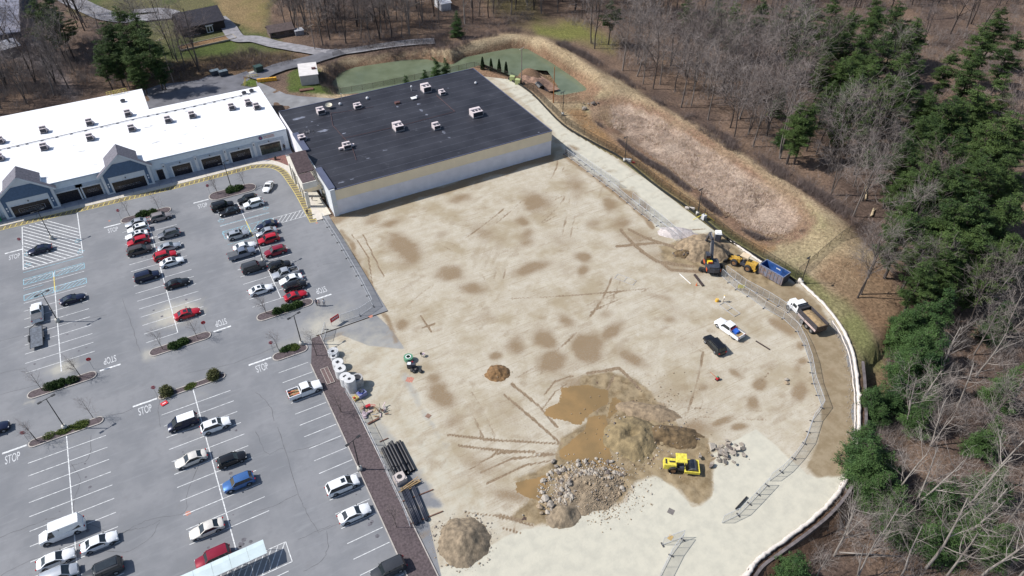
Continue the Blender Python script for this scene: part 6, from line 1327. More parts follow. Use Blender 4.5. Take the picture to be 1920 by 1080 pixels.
# ---- bare woods
def inpoly(x, y, P): return bool(softpoly(np.array([x]), np.array([y]), P, 1)[1][0] > 0)
WR = [(1035, -40), (1060, 40), (1110, 92), (1180, 142), (1290, 212), (1400, 284), (1500, 350), (1610, 425), (1665, 480), (1690, 560), (1680, 640), (1650, 730), (1632, 850), (1580, 960), (1450, 1090), (1420, 1200), (1900, 1500), (2500, 1200), (2500, -500), (1035, -500)]
WN = [(495, -200), (505, 10), (540, 60), (600, 86), (700, 82), (820, 60), (900, 45), (960, 30), (1050, 30), (1060, -200)]
WL = [(-300, -100), (130, -60), (150, 20), (330, 110), (400, 125), (310, 150), (262, 150), (180, 178), (90, 195), (0, 210), (-300, 300)]
cand = []
rg = np.random.default_rng(99)
for poly, dens, zone in ((WR, 1/26., 'R'), (WN, 1/26., 'N'), (WL, 1/32., 'L')):
    bx = {'R': (92, 330, -10, 330), 'N': (20, 190, 225, 400), 'L': (-110, 25, 222, 330)}[zone]
    nn = int((bx[1]-bx[0])*(bx[3]-bx[2])*dens); px = rg.uniform(bx[0], bx[1], nn); py = rg.uniform(bx[2], bx[3], nn)
    u, v = PJ(np.stack([px, py, px*0], 1)); _, s = softpoly(u, v, poly, 1); ok = (s > 0) & (u > -120) & (u < 2080) & (v > -150) & (v < 1240)
    cand += [(px[i], py[i], u[i], v[i], zone) for i in np.where(ok)[0]]
# keep the open clearings open
CLR = [[(1800, 60), (1850, 100), (1810, 150), (1760, 140), (1740, 90)], [(1740, 10), (1830, 10), (1800, 60), (1750, 60)], [(960, 20), (1130, 40), (1140, 80), (1060, 80), (990, 60)], [(820, 0), (860, 0), (880, 40), (830, 40)]]
cand = [c for c in cand if not any(inpoly(c[2], c[3], P) for P in CLR)]
PU = np.array([(a, b_) for a, b_, h_, k_ in CONP if k_ == 'P' or b_ > 500], float)
cand = [c for c in cand if np.min(np.hypot(PU[:, 0]-c[2], (PU[:, 1]+70-c[3])*.8)) > (46 if c[2] < 1620 else 52) or rg.random() < .10]
cand = [c for c in cand if c[3] < 560 or c[4] != 'R' or rg.random() < .30]
cand = [c for c in cand if not (c[2] > 1500 and c[3] < 300) or rg.random() < .45]
cand = [c for c in cand if not (c[2] > 1600 and 230 < c[3] < 560) or rg.random() < .22]
cand.sort(key=lambda c: c[0]**2+c[1]**2)
kept = []
for c in cand:
    if all((c[0]-k[0])**2+(c[1]-k[1])**2 > 9 for k in kept[-80:]): kept.append(c)
print('bare trees', len(kept))
def wood_label(u, v, zone):
    if zone == 'N': return 'bare brown tree in the woods north of the gravel path and pond', 'bare trees north of the pond'
    if zone == 'L': return 'bare grey tree in the thicket behind the white-roofed building', 'bare trees behind the white roof'
    if v > 640: return 'bare grey tree leaning over leaf litter right of the loop road', 'bare trees right of the loop road'
    if u > 1600: return 'bare tree among the dense pines on the right', 'bare trees among the right-hand pines'
    return 'bare thin tree in the brown woods above the straw bank', 'bare trees above the straw bank'
HANDB = [(1700, 805, 15), (1565, 1040, 13), (1672, 938, 14), (1716, 950, 15), (1738, 1062, 17), (1842, 1078, 16), (1806, 1003, 14), (1640, 1022, 10), (1832, 702, 15), (1874, 640, 15), (1892, 760, 15), (1796, 760, 13), (1748, 832, 12), (1856, 905, 15),
         (1692, 1078, 13), (1610, 1080, 11), (1770, 1090, 14), (1905, 1090, 15), (1614, 552, 17), (1608, 558, 15), (1690, 545, 13), (1720, 560, 13), (1600, 352, 14), (1530, 290, 14), (1655, 1000, 11), (1815, 950, 14), (1885, 985, 14), (1590, 1000, 9), (1840, 600, 14), (1900, 560, 14), (1765, 700, 12), (1530, 1085, 8)]
HB = []
for u_, v_, h_ in HANDB: p = G(u_, v_, -2.5 if v_ > 560 else 0); HB.append((p.x, p.y, u_, v_, h_))
kept = [k for k in kept if all((k[0]-a[0])**2+(k[1]-a[1])**2 > 12 for a in HB)]
for i, (x, y, u, v, h) in enumerate(HB):
    dark = v < 600; ms = BT[(0, 3)[i % 2]] if dark else BP[i % 3]
    tree(ms, 'bare_tree', (x, y, tz(x, y)), i*1.7, h/17.5, ('tall dark-trunked bare tree at the wood edge' if dark else 'pale heavy-limbed bare tree in the lower right woods')+', '+('near the top pines' if v < 400 else 'beside the loop road grass' if u < 1700 else 'close to the right edge' if u > 1800 else 'between hemlocks'), 'bare tree', 'large bare trees of the right-hand woods')
NT = 250
zc = terr(np.array([k[0] for k in kept]), np.array([k[1] for k in kept]))
for i, (x, y, u, v, zone) in enumerate(kept[:NT]):
    ms = (BP[i % 3] if (v > 560 and rgv.random() < .35) or rgv.random() < .06 else BT[rgv.randrange(6)]); lb, gp = wood_label(u, v, zone)
    if zone == 'R':
        near = 'near the pond' if u < 1180 else ('over the upper reed basin' if u < 1340 else ('over the lower reed basin' if u < 1520 else ('at the wood edge' if u < 1660 else 'deep on the right')))
        lb = ('pale-barked' if ms in BP else ('forked' if ms in (BT[1], BT[5]) else 'slender'))+' bare tree '+('right of the loop road' if v > 640 else 'among the dense pines' if u > 1600 else 'above the straw bank')+', '+near
    tree(ms, 'bare_tree', (x, y, float(zc[i])), rgv.random()*6.28, rgv.uniform(.85, 1.35) if v < 640 else rgv.uniform(.55, .9), lb, 'bare tree', gp, rgv.uniform(.9, 1.15))
# the rest of the far wood: one mass
def far_mass(lst, zs, name, mt_t, mt_c):
    tv, tf, cv, cf = [], [], [], []; tn = cn = 0; prot = []
    for sd_ in (61, 62, 63):
        tb = TreeB(sd_); cfg = dict(wig=.14, up=[.05, .10, .07, .03], tw=.035, nb=[9, 6, 4], start=[.3, .2, .15], ang=[(30, 60), (28, 60), (20, 60)], len=[(.36, .55), (.4, .62), (.5, .9)], rr=[.48, .5, .6]); grow(tb, np.array([0, 0, -.3]), np.array([0, 0, 1.]), 15, .22, 0, 3, cfg)
        prot.append((np.array(tb.tv), np.array(tb.tf), np.array(tb.cv), np.array(tb.cf)))
    for i, (x, y, u, v, zone) in enumerate(lst):
        a, b_, c, d = prot[i % 3]; q = rgv.random()*6.28; s = rgv.uniform(.85, 1.3); Rm = np.array([[math.cos(q), -math.sin(q), 0], [math.sin(q), math.cos(q), 0], [0, 0, 1]])*s; o = np.array([x, y, zs[i]])
        tv.append(a@Rm.T+o); tf.append(b_+tn); tn += len(a); cv.append(c@Rm.T+o); cf.append(d+cn); cn += len(c)
    t_ = empty(name, (0, 0, 0)); 
    o1 = link('trunks', npmesh('trunks', np.concatenate(tv), np.concatenate(tf), mt_t, True)); o2 = link('crowns', npmesh('crowns', np.concatenate(cv), np.concatenate(cf), mt_c))
    bpy.data.objects.remove(t_)
    o1.name = 'distant_tree_trunks'; o2.name = 'distant_tree_crowns'
    tag(o1, 'dark trunks of the distant bare woods along the top of the photo', 'distant woods', kind='stuff'); tag(o2, 'grey twiggy crowns of the distant bare woods along the top of the photo', 'distant woods', kind='stuff')
far_mass(kept[NT:NT+1300], zc[NT:NT+1300], 'distant_woods', barkd, twigr)
# undergrowth brush: nobody could count it
def brush(name, areas, mt, label, hmin, hmax, wd=.02, seed=3):
    rg = np.random.default_rng(seed); V = []
    for poly, n in areas:
        P = np.array([tuple(G(a, b_)[:2]) for a, b_ in poly]); lo, hi = P.min(0), P.max(0); got = 0; pts = []
        while got < n:
            q = rg.uniform(lo, hi, (n*2, 2)); _, s = softpoly(q[:, 0], q[:, 1], P, 1); q = q[s > 0]; q = q[fbm(q[:, 0], q[:, 1], 7, 2, 77) > rg.uniform(.3, .62, len(q))]; pts.append(q); got += len(q)
        pts = np.concatenate(pts)[:n]; k = 9; c = np.repeat(pts, k, 0)+rg.normal(size=(n*k, 2))*.35; h = rg.uniform(hmin, hmax, n*k); z = terr(c[:, 0], c[:, 1]); dx = rg.normal(size=(n*k, 2))*.38*h[:, None]; a = rg.random(n*k)*3.14; w_ = wd*rg.uniform(.6, 1.6, n*k)
        b0 = np.stack([c[:, 0]-np.cos(a)*w_, c[:, 1]-np.sin(a)*w_, z-.05], 1); b1 = np.stack([c[:, 0]+np.cos(a)*w_, c[:, 1]+np.sin(a)*w_, z-.05], 1); tp = np.stack([c[:, 0]+dx[:, 0], c[:, 1]+dx[:, 1], z+h], 1)
        V.append(np.stack([b0, b1, tp], 1).reshape(-1, 3))
    V = np.concatenate(V); o = link(name, npmesh(name, V, np.arange(len(V)).reshape(-1, 3), mt)); tag(o, label, 'undergrowth', kind='stuff')
brush('undergrowth', [([(1040, 20), (1120, 90), (1290, 205), (1500, 345), (1640, 440), (1700, 560), (1900, 500), (1920, 0)], 6000), ([(500, 20), (560, 70), (700, 84), (840, 70), (1000, 40), (1000, -40), (500, -40)], 2600), ([(-20, 120), (140, 60), (330, 125), (250, 160), (0, 210)], 2600), ([(1680, 640), (1640, 800), (1600, 960), (1450, 1080), (1920, 1080), (1920, 620)], 2600)], twig, 'grey brown brush and saplings under the bare trees', .8, 2.6, .022, 3)
brush('bramble_band', [([(1040, 92), (1100, 118), (1180, 168), (1290, 235), (1400, 308), (1480, 352), (1560, 402), (1620, 440), (1640, 425), (1560, 375), (1400, 278), (1280, 205), (1160, 140), (1060, 80)], 1500), ([(590, 78), (640, 84), (740, 82), (840, 66), (840, 88), (720, 98), (600, 96)], 500), ([(690, 100), (790, 88), (860, 84), (900, 62), (980, 52), (975, 64), (905, 76), (850, 98), (780, 108), (700, 116)], 420),
        ([(598, 120), (640, 116), (660, 140), (640, 172), (618, 178), (600, 160)], 420), ([(380, 110), (470, 92), (590, 112), (540, 125), (440, 132), (330, 150), (320, 130)], 700)], twigr, 'band of reddish brown brambles along the woods and pond bank', .8, 2.2, .024, 4)
brush('dead_reeds', [([(1145, 196), (1225, 214), (1290, 250), (1430, 345), (1500, 400), (1480, 436), (1400, 424), (1262, 314), (1150, 240)], 5000)], pinkreed, 'matted pale dead reeds filling the dry basin', .15, .55, .04, 5)
brush('dry_grass', [([(1010, 90), (1100, 130), (1280, 235), (1500, 372), (1600, 450), (1600, 540), (1500, 500), (1320, 392), (1150, 262), (1060, 225)], 7000), ([(700, 112), (850, 98), (960, 72), (1060, 100), (1110, 160), (1060, 190), (1000, 100), (860, 112)], 2600)], strawm, 'dry straw coloured grass on the banks around pond and basin', .1, .35, .03, 6)
brush('rim_brush', [([(1115, 225), (1180, 285), (1260, 335), (1340, 400), (1420, 450), (1500, 440), (1515, 415), (1498, 440), (1440, 448), (1385, 428), (1325, 376), (1255, 322), (1185, 282), (1125, 236)], 1800)], twigr, 'brown scrub on the rim of the dry reed basin', .4, 1.2, .025, 8)
# fallen logs
def log(u, v, u2, v2, r, label, mt=barkp):
    p, q = G(u, v), G(u2, v2); t_ = empty('fallen_log', (p.x, p.y, tz(p.x, p.y)), 0, label, 'log', 'fallen logs in the woods'); m = MB(); m.tube((0, 0, r), (q.x-p.x, q.y-p.y, r+.1), r, r*.8, 7); m.build('trunk', mt, t_, True)
    m = MB(); m.tube(((q.x-p.x)*.5, (q.y-p.y)*.5, r), ((q.x-p.x)*.5+.8, (q.y-p.y)*.5, r+.9), r*.3, r*.1, 5); m.build('branch', mt, t_)
log(1623, 352, 1622, 377, .3, 'pale cut log lying at the wood edge left of the big pines', mat('cut_log', alb(205, 184, 150), .8, .15, 2))
log(1633, 408, 1637, 395, .3, 'short pale cut log end near the longer cut log', mat('cut_log', (.3, .3, .3)))
log(1740, 940, 1770, 962, .15, 'thin pale fallen trunk between the lower hemlocks'); log(1585, 1016, 1700, 1024, .12, 'long thin pale fallen trunk near the bottom woods'); log(1860, 795, 1920, 790, .15, 'dark fallen trunk by the reddish bushes on the right', barkd)
# ================================================================== FENCES
def meshwire(name, colr, a, sc=1):
    m, t, b, N, L = nodes(name); tr = N.new('ShaderNodeBsdfTransparent'); mx_ = N.new('ShaderNodeMixShader'); out = N['Material Output']
    geo = N.new('ShaderNodeNewGeometry'); nz = N.new('ShaderNodeTexNoise'); nz.inputs['Scale'].default_value = 40; L.new(geo.outputs['Position'], nz.inputs['Vector'])
    mr_ = N.new('ShaderNodeMapRange'); mr_.inputs['From Min'].default_value = .3; mr_.inputs['From Max'].default_value = .7; mr_.inputs['To Min'].default_value = a*.5; mr_.inputs['To Max'].default_value = a*1.5; L.new(nz.outputs['Fac'], mr_.inputs['Value'])
    b.inputs['Base Color'].default_value = (*colr, 1); b.inputs['Roughness'].default_value = .6; L.new(mr_.outputs[0], mx_.inputs[0]); L.new(tr.outputs[0], mx_.inputs[1]); L.new(b.outputs[0], mx_.inputs[2]); L.new(mx_.outputs[0], out.inputs['Surface']); return m
wireg = meshwire('wire_mesh_grey', (.32, .33, .35), .22); wireb = meshwire('wire_mesh_black', (.012, .014, .012), .34)
fence_frame = mat('fence_tube', (.55, .56, .58), .5, .1, 3, .3); blk_foot = mat('fence_foot', (.05, .05, .055), .8, .1, 3)
FP = {}
def panel(p, q, label, group, h=1.95):
    p, q = Vector(p), Vector(q); L_ = (q-p).length; key = round(L_, 1)
    if key not in FP:
        a = MB(); a.beam((0, 0, .12), (0, 0, h), .05, .05); a.beam((L_, 0, .12), (L_, 0, h), .05, .05); a.beam((.03, 0, h-.02), (L_-.03, 0, h-.02), .05, .05); a.beam((.03, 0, .14), (L_-.03, 0, .14), .05, .05); a.beam((L_/2, 0, .17), (L_/2, 0, h-.05), .035, .035)
        b_ = MB(); b_.quad((.03, 0, .15), (L_-.03, 0, .15), (L_-.03, 0, h-.04), (.03, 0, h-.04)); c = MB(); c.box(0, 0, 0, .18, .75, .11)
        FP[key] = (a.mesh('frame', fence_frame), b_.mesh('wire_mesh', wireg), c.mesh('foot', blk_foot))
    a, b_, c = FP[key]; t_ = empty('fence_panel', (p.x, p.y, .01), math.atan2(q.y-p.y, q.x-p.x), label, 'fence panel', group)
    link('frame', a, t_); link('wire_mesh', b_, t_); link('foot', c, t_)
def panel_line(pts, group, lab, L0=3.0, skipends=False):
    W = [Vector((*p, 0)) for p in gxy(pts)]; out = []; cur = W[0]; i = 0
    S = []; 
    for a, b_ in zip(W[:-1], W[1:]):
        n = max(1, round((b_-a).length/L0))
        for k in range(n): S.append((a.lerp(b_, k/n), a.lerp(b_, (k+1)/n)))
    for k, (a, b_) in enumerate(S): panel(a, b_, lab if isinstance(lab, str) else lab(k, len(S)), group)
def nth(base, a, b_):
    return lambda k, n: '%s, %s' % (base, ('end panel at '+a) if k == 0 else (('end panel at '+b_) if k == n-1 else ('panel towards '+a if k < n/2 else 'panel towards '+b_)))
GW, GE, GS = 'temporary fence along the car park lane', 'temporary fence along the east access road', 'temporary fence round the loop road'
panel_line([(606, 412), (634, 455), (660, 500), (680, 535), (700, 575)], GW, nth('temporary wire fence panel between lane and dirt', 'the store corner', 'the gate'))
panel_line([(700, 575), (675, 592), (640, 604)], 'gate panels across the lane', nth('open gate panel across the lane', 'the dirt', 'the red sign'))
panel_line([(612, 618), (606, 640)], 'gate panels across the lane', 'short leaning wire panel by the mulch strip head')
panel_line([(648, 735), (672, 775), (690, 812), (712, 858), (735, 910), (757, 955), (770, 990)], 'temporary fence by the pipe stacks', nth('wire fence panel beside the mulch strip', 'the concrete rings', 'the dirt heap'))
panel_line([(1058, 289), (1102, 322), (1150, 358), (1190, 392), (1232, 424), (1268, 452)], GE, nth('wire fence panel beside the eastern access road', 'the black store corner', 'the gravel heap'))
panel_line([(1064, 285), (1110, 318), (1160, 352)], GE, nth('second-row wire fence panel beside the access road', 'the black store corner', 'the road middle'))
panel_line([(1185, 374), (1240, 417), (1275, 448)], GE, nth('second-row wire fence panel lower on the access road', 'the road middle', 'the gravel heap'))
panel_line([(1352, 518), (1380, 543), (1402, 556), (1432, 578), (1468, 598), (1494, 622), (1507, 648), (1518, 680), (1525, 720), (1533, 742), (1541, 765), (1522, 790), (1508, 832), (1488, 860), (1465, 885), (1442, 902)], GS, nth('wire fence panel inside the loop road', 'the excavator', 'the pale road bend'))
panel_line([(1360, 512), (1396, 538), (1440, 562), (1478, 586), (1502, 612)], GS, nth('outer-row wire fence panel by the loop road', 'the excavator', 'the dump truck'))
panel_line([(1438, 910), (1405, 945), (1384, 966), (1353, 981)], GS, nth('wire fence panel trailing off on the pale road', 'the loop road', 'the open end'))
panel_line([(1280, 1012), (1258, 1042), (1236, 1085)], 'fence panels at the bottom edge of the site', nth('wire fence panel at the bottom edge of the site', 'the folded panel', 'the photo edge'))
panel_line([(1242, 1022), (1280, 1008)], 'fence panels at the bottom edge of the site', 'short folded wire panel beside an orange plate on the pale road')
panel_line([(1482, 0+600), (1478, 598)], GS, 'short wire stub panel near the dump truck') if False else None
# spare flat panels lying on the dirt
def flatpanel(u, v, n, rz, label, L_=3.4, w_=1.9):
    p = G(u, v); t_ = empty('flat_fence_stack', (p.x, p.y, .02), rz, label, 'fence panel')
    for k in range(n):
        m = MB(); o = k*.22; z = .04+.05*k
        m.beam((0, o, z), (L_, o, z), .045, .04); m.beam((0, w_+o, z), (L_, w_+o, z), .045, .04); m.beam((0, o, z), (0, w_+o, z), .045, .041); m.beam((L_, o, z), (L_, w_+o, z), .045, .041); m.beam((L_/2, o, z), (L_/2, w_+o, z), .04, .039); m.build('frame', fence_frame, t_)
flatpanel(1193, 527, 1, R(118), 'single fence frame lying flat on the dirt left of the excavator', 4.2, 1.6)
flatpanel(1388, 588, 2, R(95), 'two fence frames lying flat near the yellow can and white surveyor', 4.0, 1.5)
# black chain-link fence with posts along the east side
cf = empty('chain_link_fence', (*SOCK[5], 0), 0, 'long black chain-link fence with silt barrier at its foot along the east side', 'chain-link fence')
CP = gxy([(958, 147), (1000, 172), (1060, 232), (1120, 268), (1172, 296), (1240, 350), (1310, 398), (1370, 446), (1430, 482), (1490, 520), (1500, 530)])
CS = spline(CP, 1); m = MB(); wm = MB(); 
def fence_line(root, pts, h, step, postm, wirem, zf=lambda x, y: 0):
    W = [Vector((*p, 0)) for p in pts]; me_post = MB().tube((0, 0, 0), (0, 0, h+.05), .04, n=5).mesh('post', postm); wm = MB(); rl = MB()
    for a, b_ in zip(W[:-1], W[1:]):
        n = max(1, round((b_-a).length/step))
        for k in range(n):
            p, q = a.lerp(b_, k/n), a.lerp(b_, (k+1)/n); za, zb = zf(p.x, p.y), zf(q.x, q.y)
            link('post', me_post, root, None, (p.x-root.location.x, p.y-root.location.y, za-root.location.z)); wm.quad((p.x, p.y, za+.05), (q.x, q.y, zb+.05), (q.x, q.y, zb+h), (p.x, p.y, za+h)); rl.beam((p.x, p.y, za+h), (q.x, q.y, zb+h), .045, .045)
    wchild(wm, 'wire_mesh', wirem, root); wchild(rl, 'top_rail', postm, root)
fence_line(cf, CP, 2.0, 3.0, black, wireb)
m = MB(); W = offset(CP, -1.1); W = [(a, b_, .25) for a, b_ in spline(W, 6)]; 
for a, b_ in zip(W[:-1], W[1:]): m.beam((a[0], a[1], .28), (b_[0], b_[1], .28), .16, .56)
wchild(m, 'silt_barrier', mat('silt_fabric', (.012, .014, .013), .9, .2, 3), cf)
c2 = empty('pond_fence', (*G(690, 165)[:2], 0), 0, 'dark wire fence between the pond and the store roof', 'chain-link fence')
fence_line(c2, gxy([(605, 170), (640, 176), (700, 166), (760, 154), (830, 139), (890, 126), (955, 146)]), 1.8, 3.2, mat('brown_post', alb(92, 76, 70), .8), wireb)
c3 = empty('path_fence', (*G(700, 102)[:2], 0), 0, 'dark wire fence on the far side of the pond beside the gravel path', 'chain-link fence')
fence_line(c3, gxy([(625, 108), (655, 100), (700, 94), (760, 87), (830, 84), (850, 88)]), 1.8, 3.2, black, wireb, tz)
c4 = empty('wood_edge_fence', (*G(1560, 470)[:2], 0), 0, 'thin dark mesh fence running from the lamp post up into the woods', 'chain-link fence')
fence_line(c4, gxy([(1495, 515), (1530, 488), (1570, 462), (1602, 436), (1625, 415)]), 2.0, 3.2, black, wireb, tz)
# white silt sock along the loop road edge
sock = empty('silt_sock', (*SOCK[14], 0), 0, 'long white fabric silt sock lying along the outer edge of the loop road', 'silt sock'); sm_ = mat('white_fabric', alb(236, 226, 216), .8, .08, 3, bump=.02)
def sockseg(pts, r, nm_='fabric_tube'):
    W = spline(pts, 8); m = MB(); n = 7; prev = None
    for i, (x, y) in enumerate(W):
        d = Vector((*W[min(i+1, len(W)-1)], 0))-Vector((*W[max(i-1, 0)], 0)); d.normalize(); nn = Vector((-d.y, d.x, 0)); rr = r*random.uniform(.85, 1.15); x += nn.x*random.uniform(-.1, .1); y += nn.y*random.uniform(-.1, .1)
        m.v += [(x+nn.x*rr*math.cos(2*math.pi*k/n), y+nn.y*rr*math.cos(2*math.pi*k/n), rr*.8+rr*.8*math.sin(2*math.pi*k/n)) for k in range(n)]
    m.f = [(i*n+k, i*n+(k+1) % n, (i+1)*n+(k+1) % n, (i+1)*n+k) for i in range(len(W)-1) for k in range(n)]; m.mi = [0]*len(m.f); wchild(m, nm_, sm_, sock, True)
sockseg(gxy([(1367, 450), (1385, 463), (1405, 478), (1428, 493)]), .26)
sockseg(gxy(SOCK_PX[12:]), .31); sockseg([(x-.9, y) for x, y in gxy(SOCK_PX[14:])], .12, 'thin_tube')
for u, v, r in [(1610, 745, .6), (1499, 529, .7)]: p = G(u, v); m = MB(); m.tube((p.x, p.y, 0), (p.x, p.y, .9), r*.7, r*.5, 10); wchild(m, 'sock_joint', sm_, sock, True)
# kerb stones inside the loop
# ================================================================== HEAPS
def heap(name, u, v, rx, ry, h, mt, label, cat, seed=1, rz=0, rough=.22, flat_=0, n=44, crater=None, z0=.0):
    p = G(u, v); xs_ = np.linspace(-1.15, 1.15, n); X_, Y_ = np.meshgrid(xs_, xs_); q = np.hypot(X_, Y_); ang = np.arctan2(Y_, X_); edge = 1+.16*(fbm(np.cos(ang)*3+9, np.sin(ang)*3+9, 1, 3, seed)-.5)*2
    k = np.clip(1-q/edge, -.3, 1); Z_ = np.where(k > 0, (np.minimum(k, 1-flat_)/(1-flat_))**.85*h, k*1.2)
    Z_ = Z_+np.clip(k*3, 0, 1)*((fbm(X_*rx+40, Y_*ry+40, 1.6, 5, seed+3)-.5)*rough*2*h)
    if crater: Z_ = Z_-crater[2]*np.exp(-(((X_-crater[0])/.28)**2+((Y_-crater[1])/.2)**2))
    V = np.stack([X_.ravel()*rx, Y_.ravel()*ry, Z_.ravel()+z0], 1); i = np.arange(n*n).reshape(n, n); F_ = np.stack([i[:-1, :-1], i[:-1, 1:], i[1:, 1:], i[1:, :-1]], -1).reshape(-1, 4)
    t_ = empty(name, (p.x, p.y, 0), rz, label, cat); link('heap_body', npmesh('heap_body', V, F_, mt, True), t_)
    def surf_z(x, y):
        a = int(np.clip((x/rx+1.15)/2.3*(n-1), 0, n-1)); b_ = int(np.clip((y/ry+1.15)/2.3*(n-1), 0, n-1)); return float(Z_[b_, a])
    return t_, surf_z
soil = mat('grey_brown_soil', alb(150, 134, 112), .95, .22, 1.6, bump=.08, bscale=5); soild = mat('dark_clay', alb(118, 98, 70), .95, .3, 1.2, bump=.1, bscale=4); loam = mat('brown_loam', alb(140, 108, 72), .95, .25, 2, bump=.1, bscale=4)
gravelw = mat('pale_gravel', alb(214, 204, 200), .95, .12, 2, bump=.05, bscale=9); stockm = mat('stockpile_soil', alb(160, 140, 114), .95, .22, 1.4, bump=.1, bscale=4)
# stone meshes
def stone(seed, k=1):
    bm_ = bmesh.new(); bmesh.ops.create_icosphere(bm_, subdivisions=1, radius=.5); rg_ = random.Random(seed)
    sx, sy, sz = rg_.uniform(.75, 1.25), rg_.uniform(.65, 1.0), rg_.uniform(.5, .85)
    for v_ in bm_.verts: f = rg_.uniform(.78, 1.18); v_.co = Vector((v_.co.x*sx*f, v_.co.y*sy*f, v_.co.z*sz*f))
    me_ = bpy.data.meshes.new('stone'); bm_.to_mesh(me_); bm_.free(); return me_
STM = {}
stn = [mat('stone_pale', alb(192, 182, 168), .9, .12, 4, bump=.02), mat('stone_grey', alb(164, 154, 142), .9, .15, 4, bump=.02), mat('stone_tan', alb(178, 158, 132), .9, .15, 4, bump=.02), mat('stone_dark', alb(120, 110, 104), .9, .15, 4, bump=.02)]
for i in range(6):
    for j, mm in enumerate(stn): me_ = stone(100+i) ; me_.materials.append(mm); STM[i, j] = me_
def place_stones(t_, n, fn, smin, smax, wts=(4, 4, 3, 1), sz=None, seed=1, pw_=2.2):
    rg_ = random.Random(seed)
    for _ in range(n):
        x, y = fn(rg_); s = smin+(smax-smin)*rg_.random()**pw_; z = (sz(x, y) if sz else 0)
        o = link('stone', STM[rg_.randrange(6), rg_.choices(range(4), wts)[0]], t_, None, (x, y, max(z, 0)+s*.12), rg_.random()*6.28); o.scale = (s, s, s)
def ringfn(rx, ry, a, b_): return lambda r: (lambda q, k: (math.cos(q)*rx*k, math.sin(q)*ry*k))(r.random()*6.283, r.uniform(a, b_))
hp, sz_ = heap('dirt_heap', 869, 1014, 3.8, 3.8, 2.3, soil, 'round grey-brown dirt heap with stones around its foot at the bottom', 'dirt heap', 3, 0, .2)
place_stones(hp, 120, ringfn(3.9, 3.9, .9, 1.25), .12, .45, seed=2)
hp, sz_ = heap('dirt_heap', 933, 700, 2.3, 2.0, 1.3, loam, 'small dark brown heap of loam and straw on the open dirt', 'dirt heap', 5, 0, .45); place_stones(hp, 24, ringfn(2.3, 2, .5, 1.25), .1, .3, (1, 1, 5, 3), sz_, 3)
hp, sz_ = heap('spoil_heap', 1185, 822, 4.4, 4.4, 1.35, mat('olive_spoil', alb(150, 132, 98), .95, .22, .9, bump=.1, bscale=4), 'olive brown spoil heap with a hollow beside the ochre puddle', 'spoil heap', 8, 0, .3, .45, 60, (.05, .1, 1.0)); place_stones(hp, 50, ringfn(4.6, 4.8, .75, 1.15), .15, .55, (3, 3, 4, 1), sz_, 4)
hp, sz_ = heap('spoil_heap', 1258, 818, 5.0, 2.4, 1.0, soild, 'low dark clay ridge between the spoil heap and the yellow roller', 'spoil heap', 12, R(-35), .6, .2); place_stones(hp, 30, ringfn(5, 3, .3, 1.1), .15, .5, (1, 2, 4, 4), sz_, 5)
hp, sz_ = heap('spoil_heap', 1215, 772, 5.5, 1.9, .7, stockm, 'long flat-topped soil windrow above the spoil heap', 'spoil heap', 14, R(-42), .35, .4)
hp, sz_ = heap('soil_stockpile', 1318, 466, 5.8, 5.0, 2.2, stockm, 'tan soil stockpile behind the excavator with a steep dark side', 'soil heap', 17, R(-25), .35, .35, 60, (.5, .25, 1.6))
hp, sz_ = heap('soil_stockpile', 1285, 476, 3.0, 1.6, 1.3, soild, 'dark clods of earth at the left foot of the stockpile', 'soil heap', 19, R(-20), .7, .1); place_stones(hp, 26, ringfn(3, 1.6, .2, 1.2), .2, .6, (0, 1, 2, 5), sz_, 6)
hp, sz_ = heap('gravel_heap', 1268, 437, 4.3, 2.3, 1.2, gravelw, 'pale pinkish gravel heap beside the wire fence panels', 'gravel heap', 23, R(-38), .2, .2)
# the boulder heap: biggest stones are parts, rubble is one part
hp, sz_ = heap('boulder_heap', 1100, 920, 5.6, 4.0, 1.1, soil, 'big heap of pale boulders and rubble beside the ochre puddle', 'boulder heap', 27, R(-15), .5, .2, 60, (-.15, .05, .8))
def arc(r): q = r.uniform(.2, 3.9); k = r.uniform(.4, 1.2); return (math.cos(q)*6.4*k, math.sin(q)*4.6*k+.3)
place_stones(hp, 210, arc, .3, 1.0, (8, 4, 2, 1), sz_, 7, 1.6); place_stones(hp, 60, ringfn(6.6, 4.8, .1, 1.1), .2, .7, (5, 4, 3, 1), sz_, 8)
def joined_stones(t_, n, fn, smin, smax, mt, sz, name='rubble', seed=1):
    rg_ = random.Random(seed); vs, fs = [], []; base = [stone(300+i) for i in range(5)]; co = []
    for b_ in base:
        a = np.zeros(len(b_.vertices)*3); b_.vertices.foreach_get('co', a); f = np.array([list(p.vertices) for p in b_.polygons]); co.append((a.reshape(-1, 3), f))
    nn = 0
    for _ in range(n):
        x, y = fn(rg_); s = smin+(smax-smin)*rg_.random()**2; a, f = co[rg_.randrange(5)]; q = rg_.random()*6.28; Rm = np.array([[math.cos(q), -math.sin(q), 0], [math.sin(q), math.cos(q), 0], [0, 0, 1]])*s; vs.append(a@Rm.T+np.array([x, y, max(sz(x, y) if sz else 0, 0)+s*.15])); fs.append(f+nn); nn += len(a)
    o = link(name, npmesh(name, np.concatenate(vs), np.concatenate(fs), mt), t_); o['kind'] = 'stuff'; return o
joined_stones(hp, 1500, lambda r: (r.gauss(2.2, 2.6), r.gauss(-1.4, 1.9)), .08, .3, stn[2], sz_, seed=9)
joined_stones(hp, 700, arc, .12, .35, stn[0], sz_, seed=10)
t_ = empty('boulder_group', (*G(1048, 962)[:2], 0), 0, 'cluster of large single boulders at the lower left tip of the boulder heap', 'boulders')
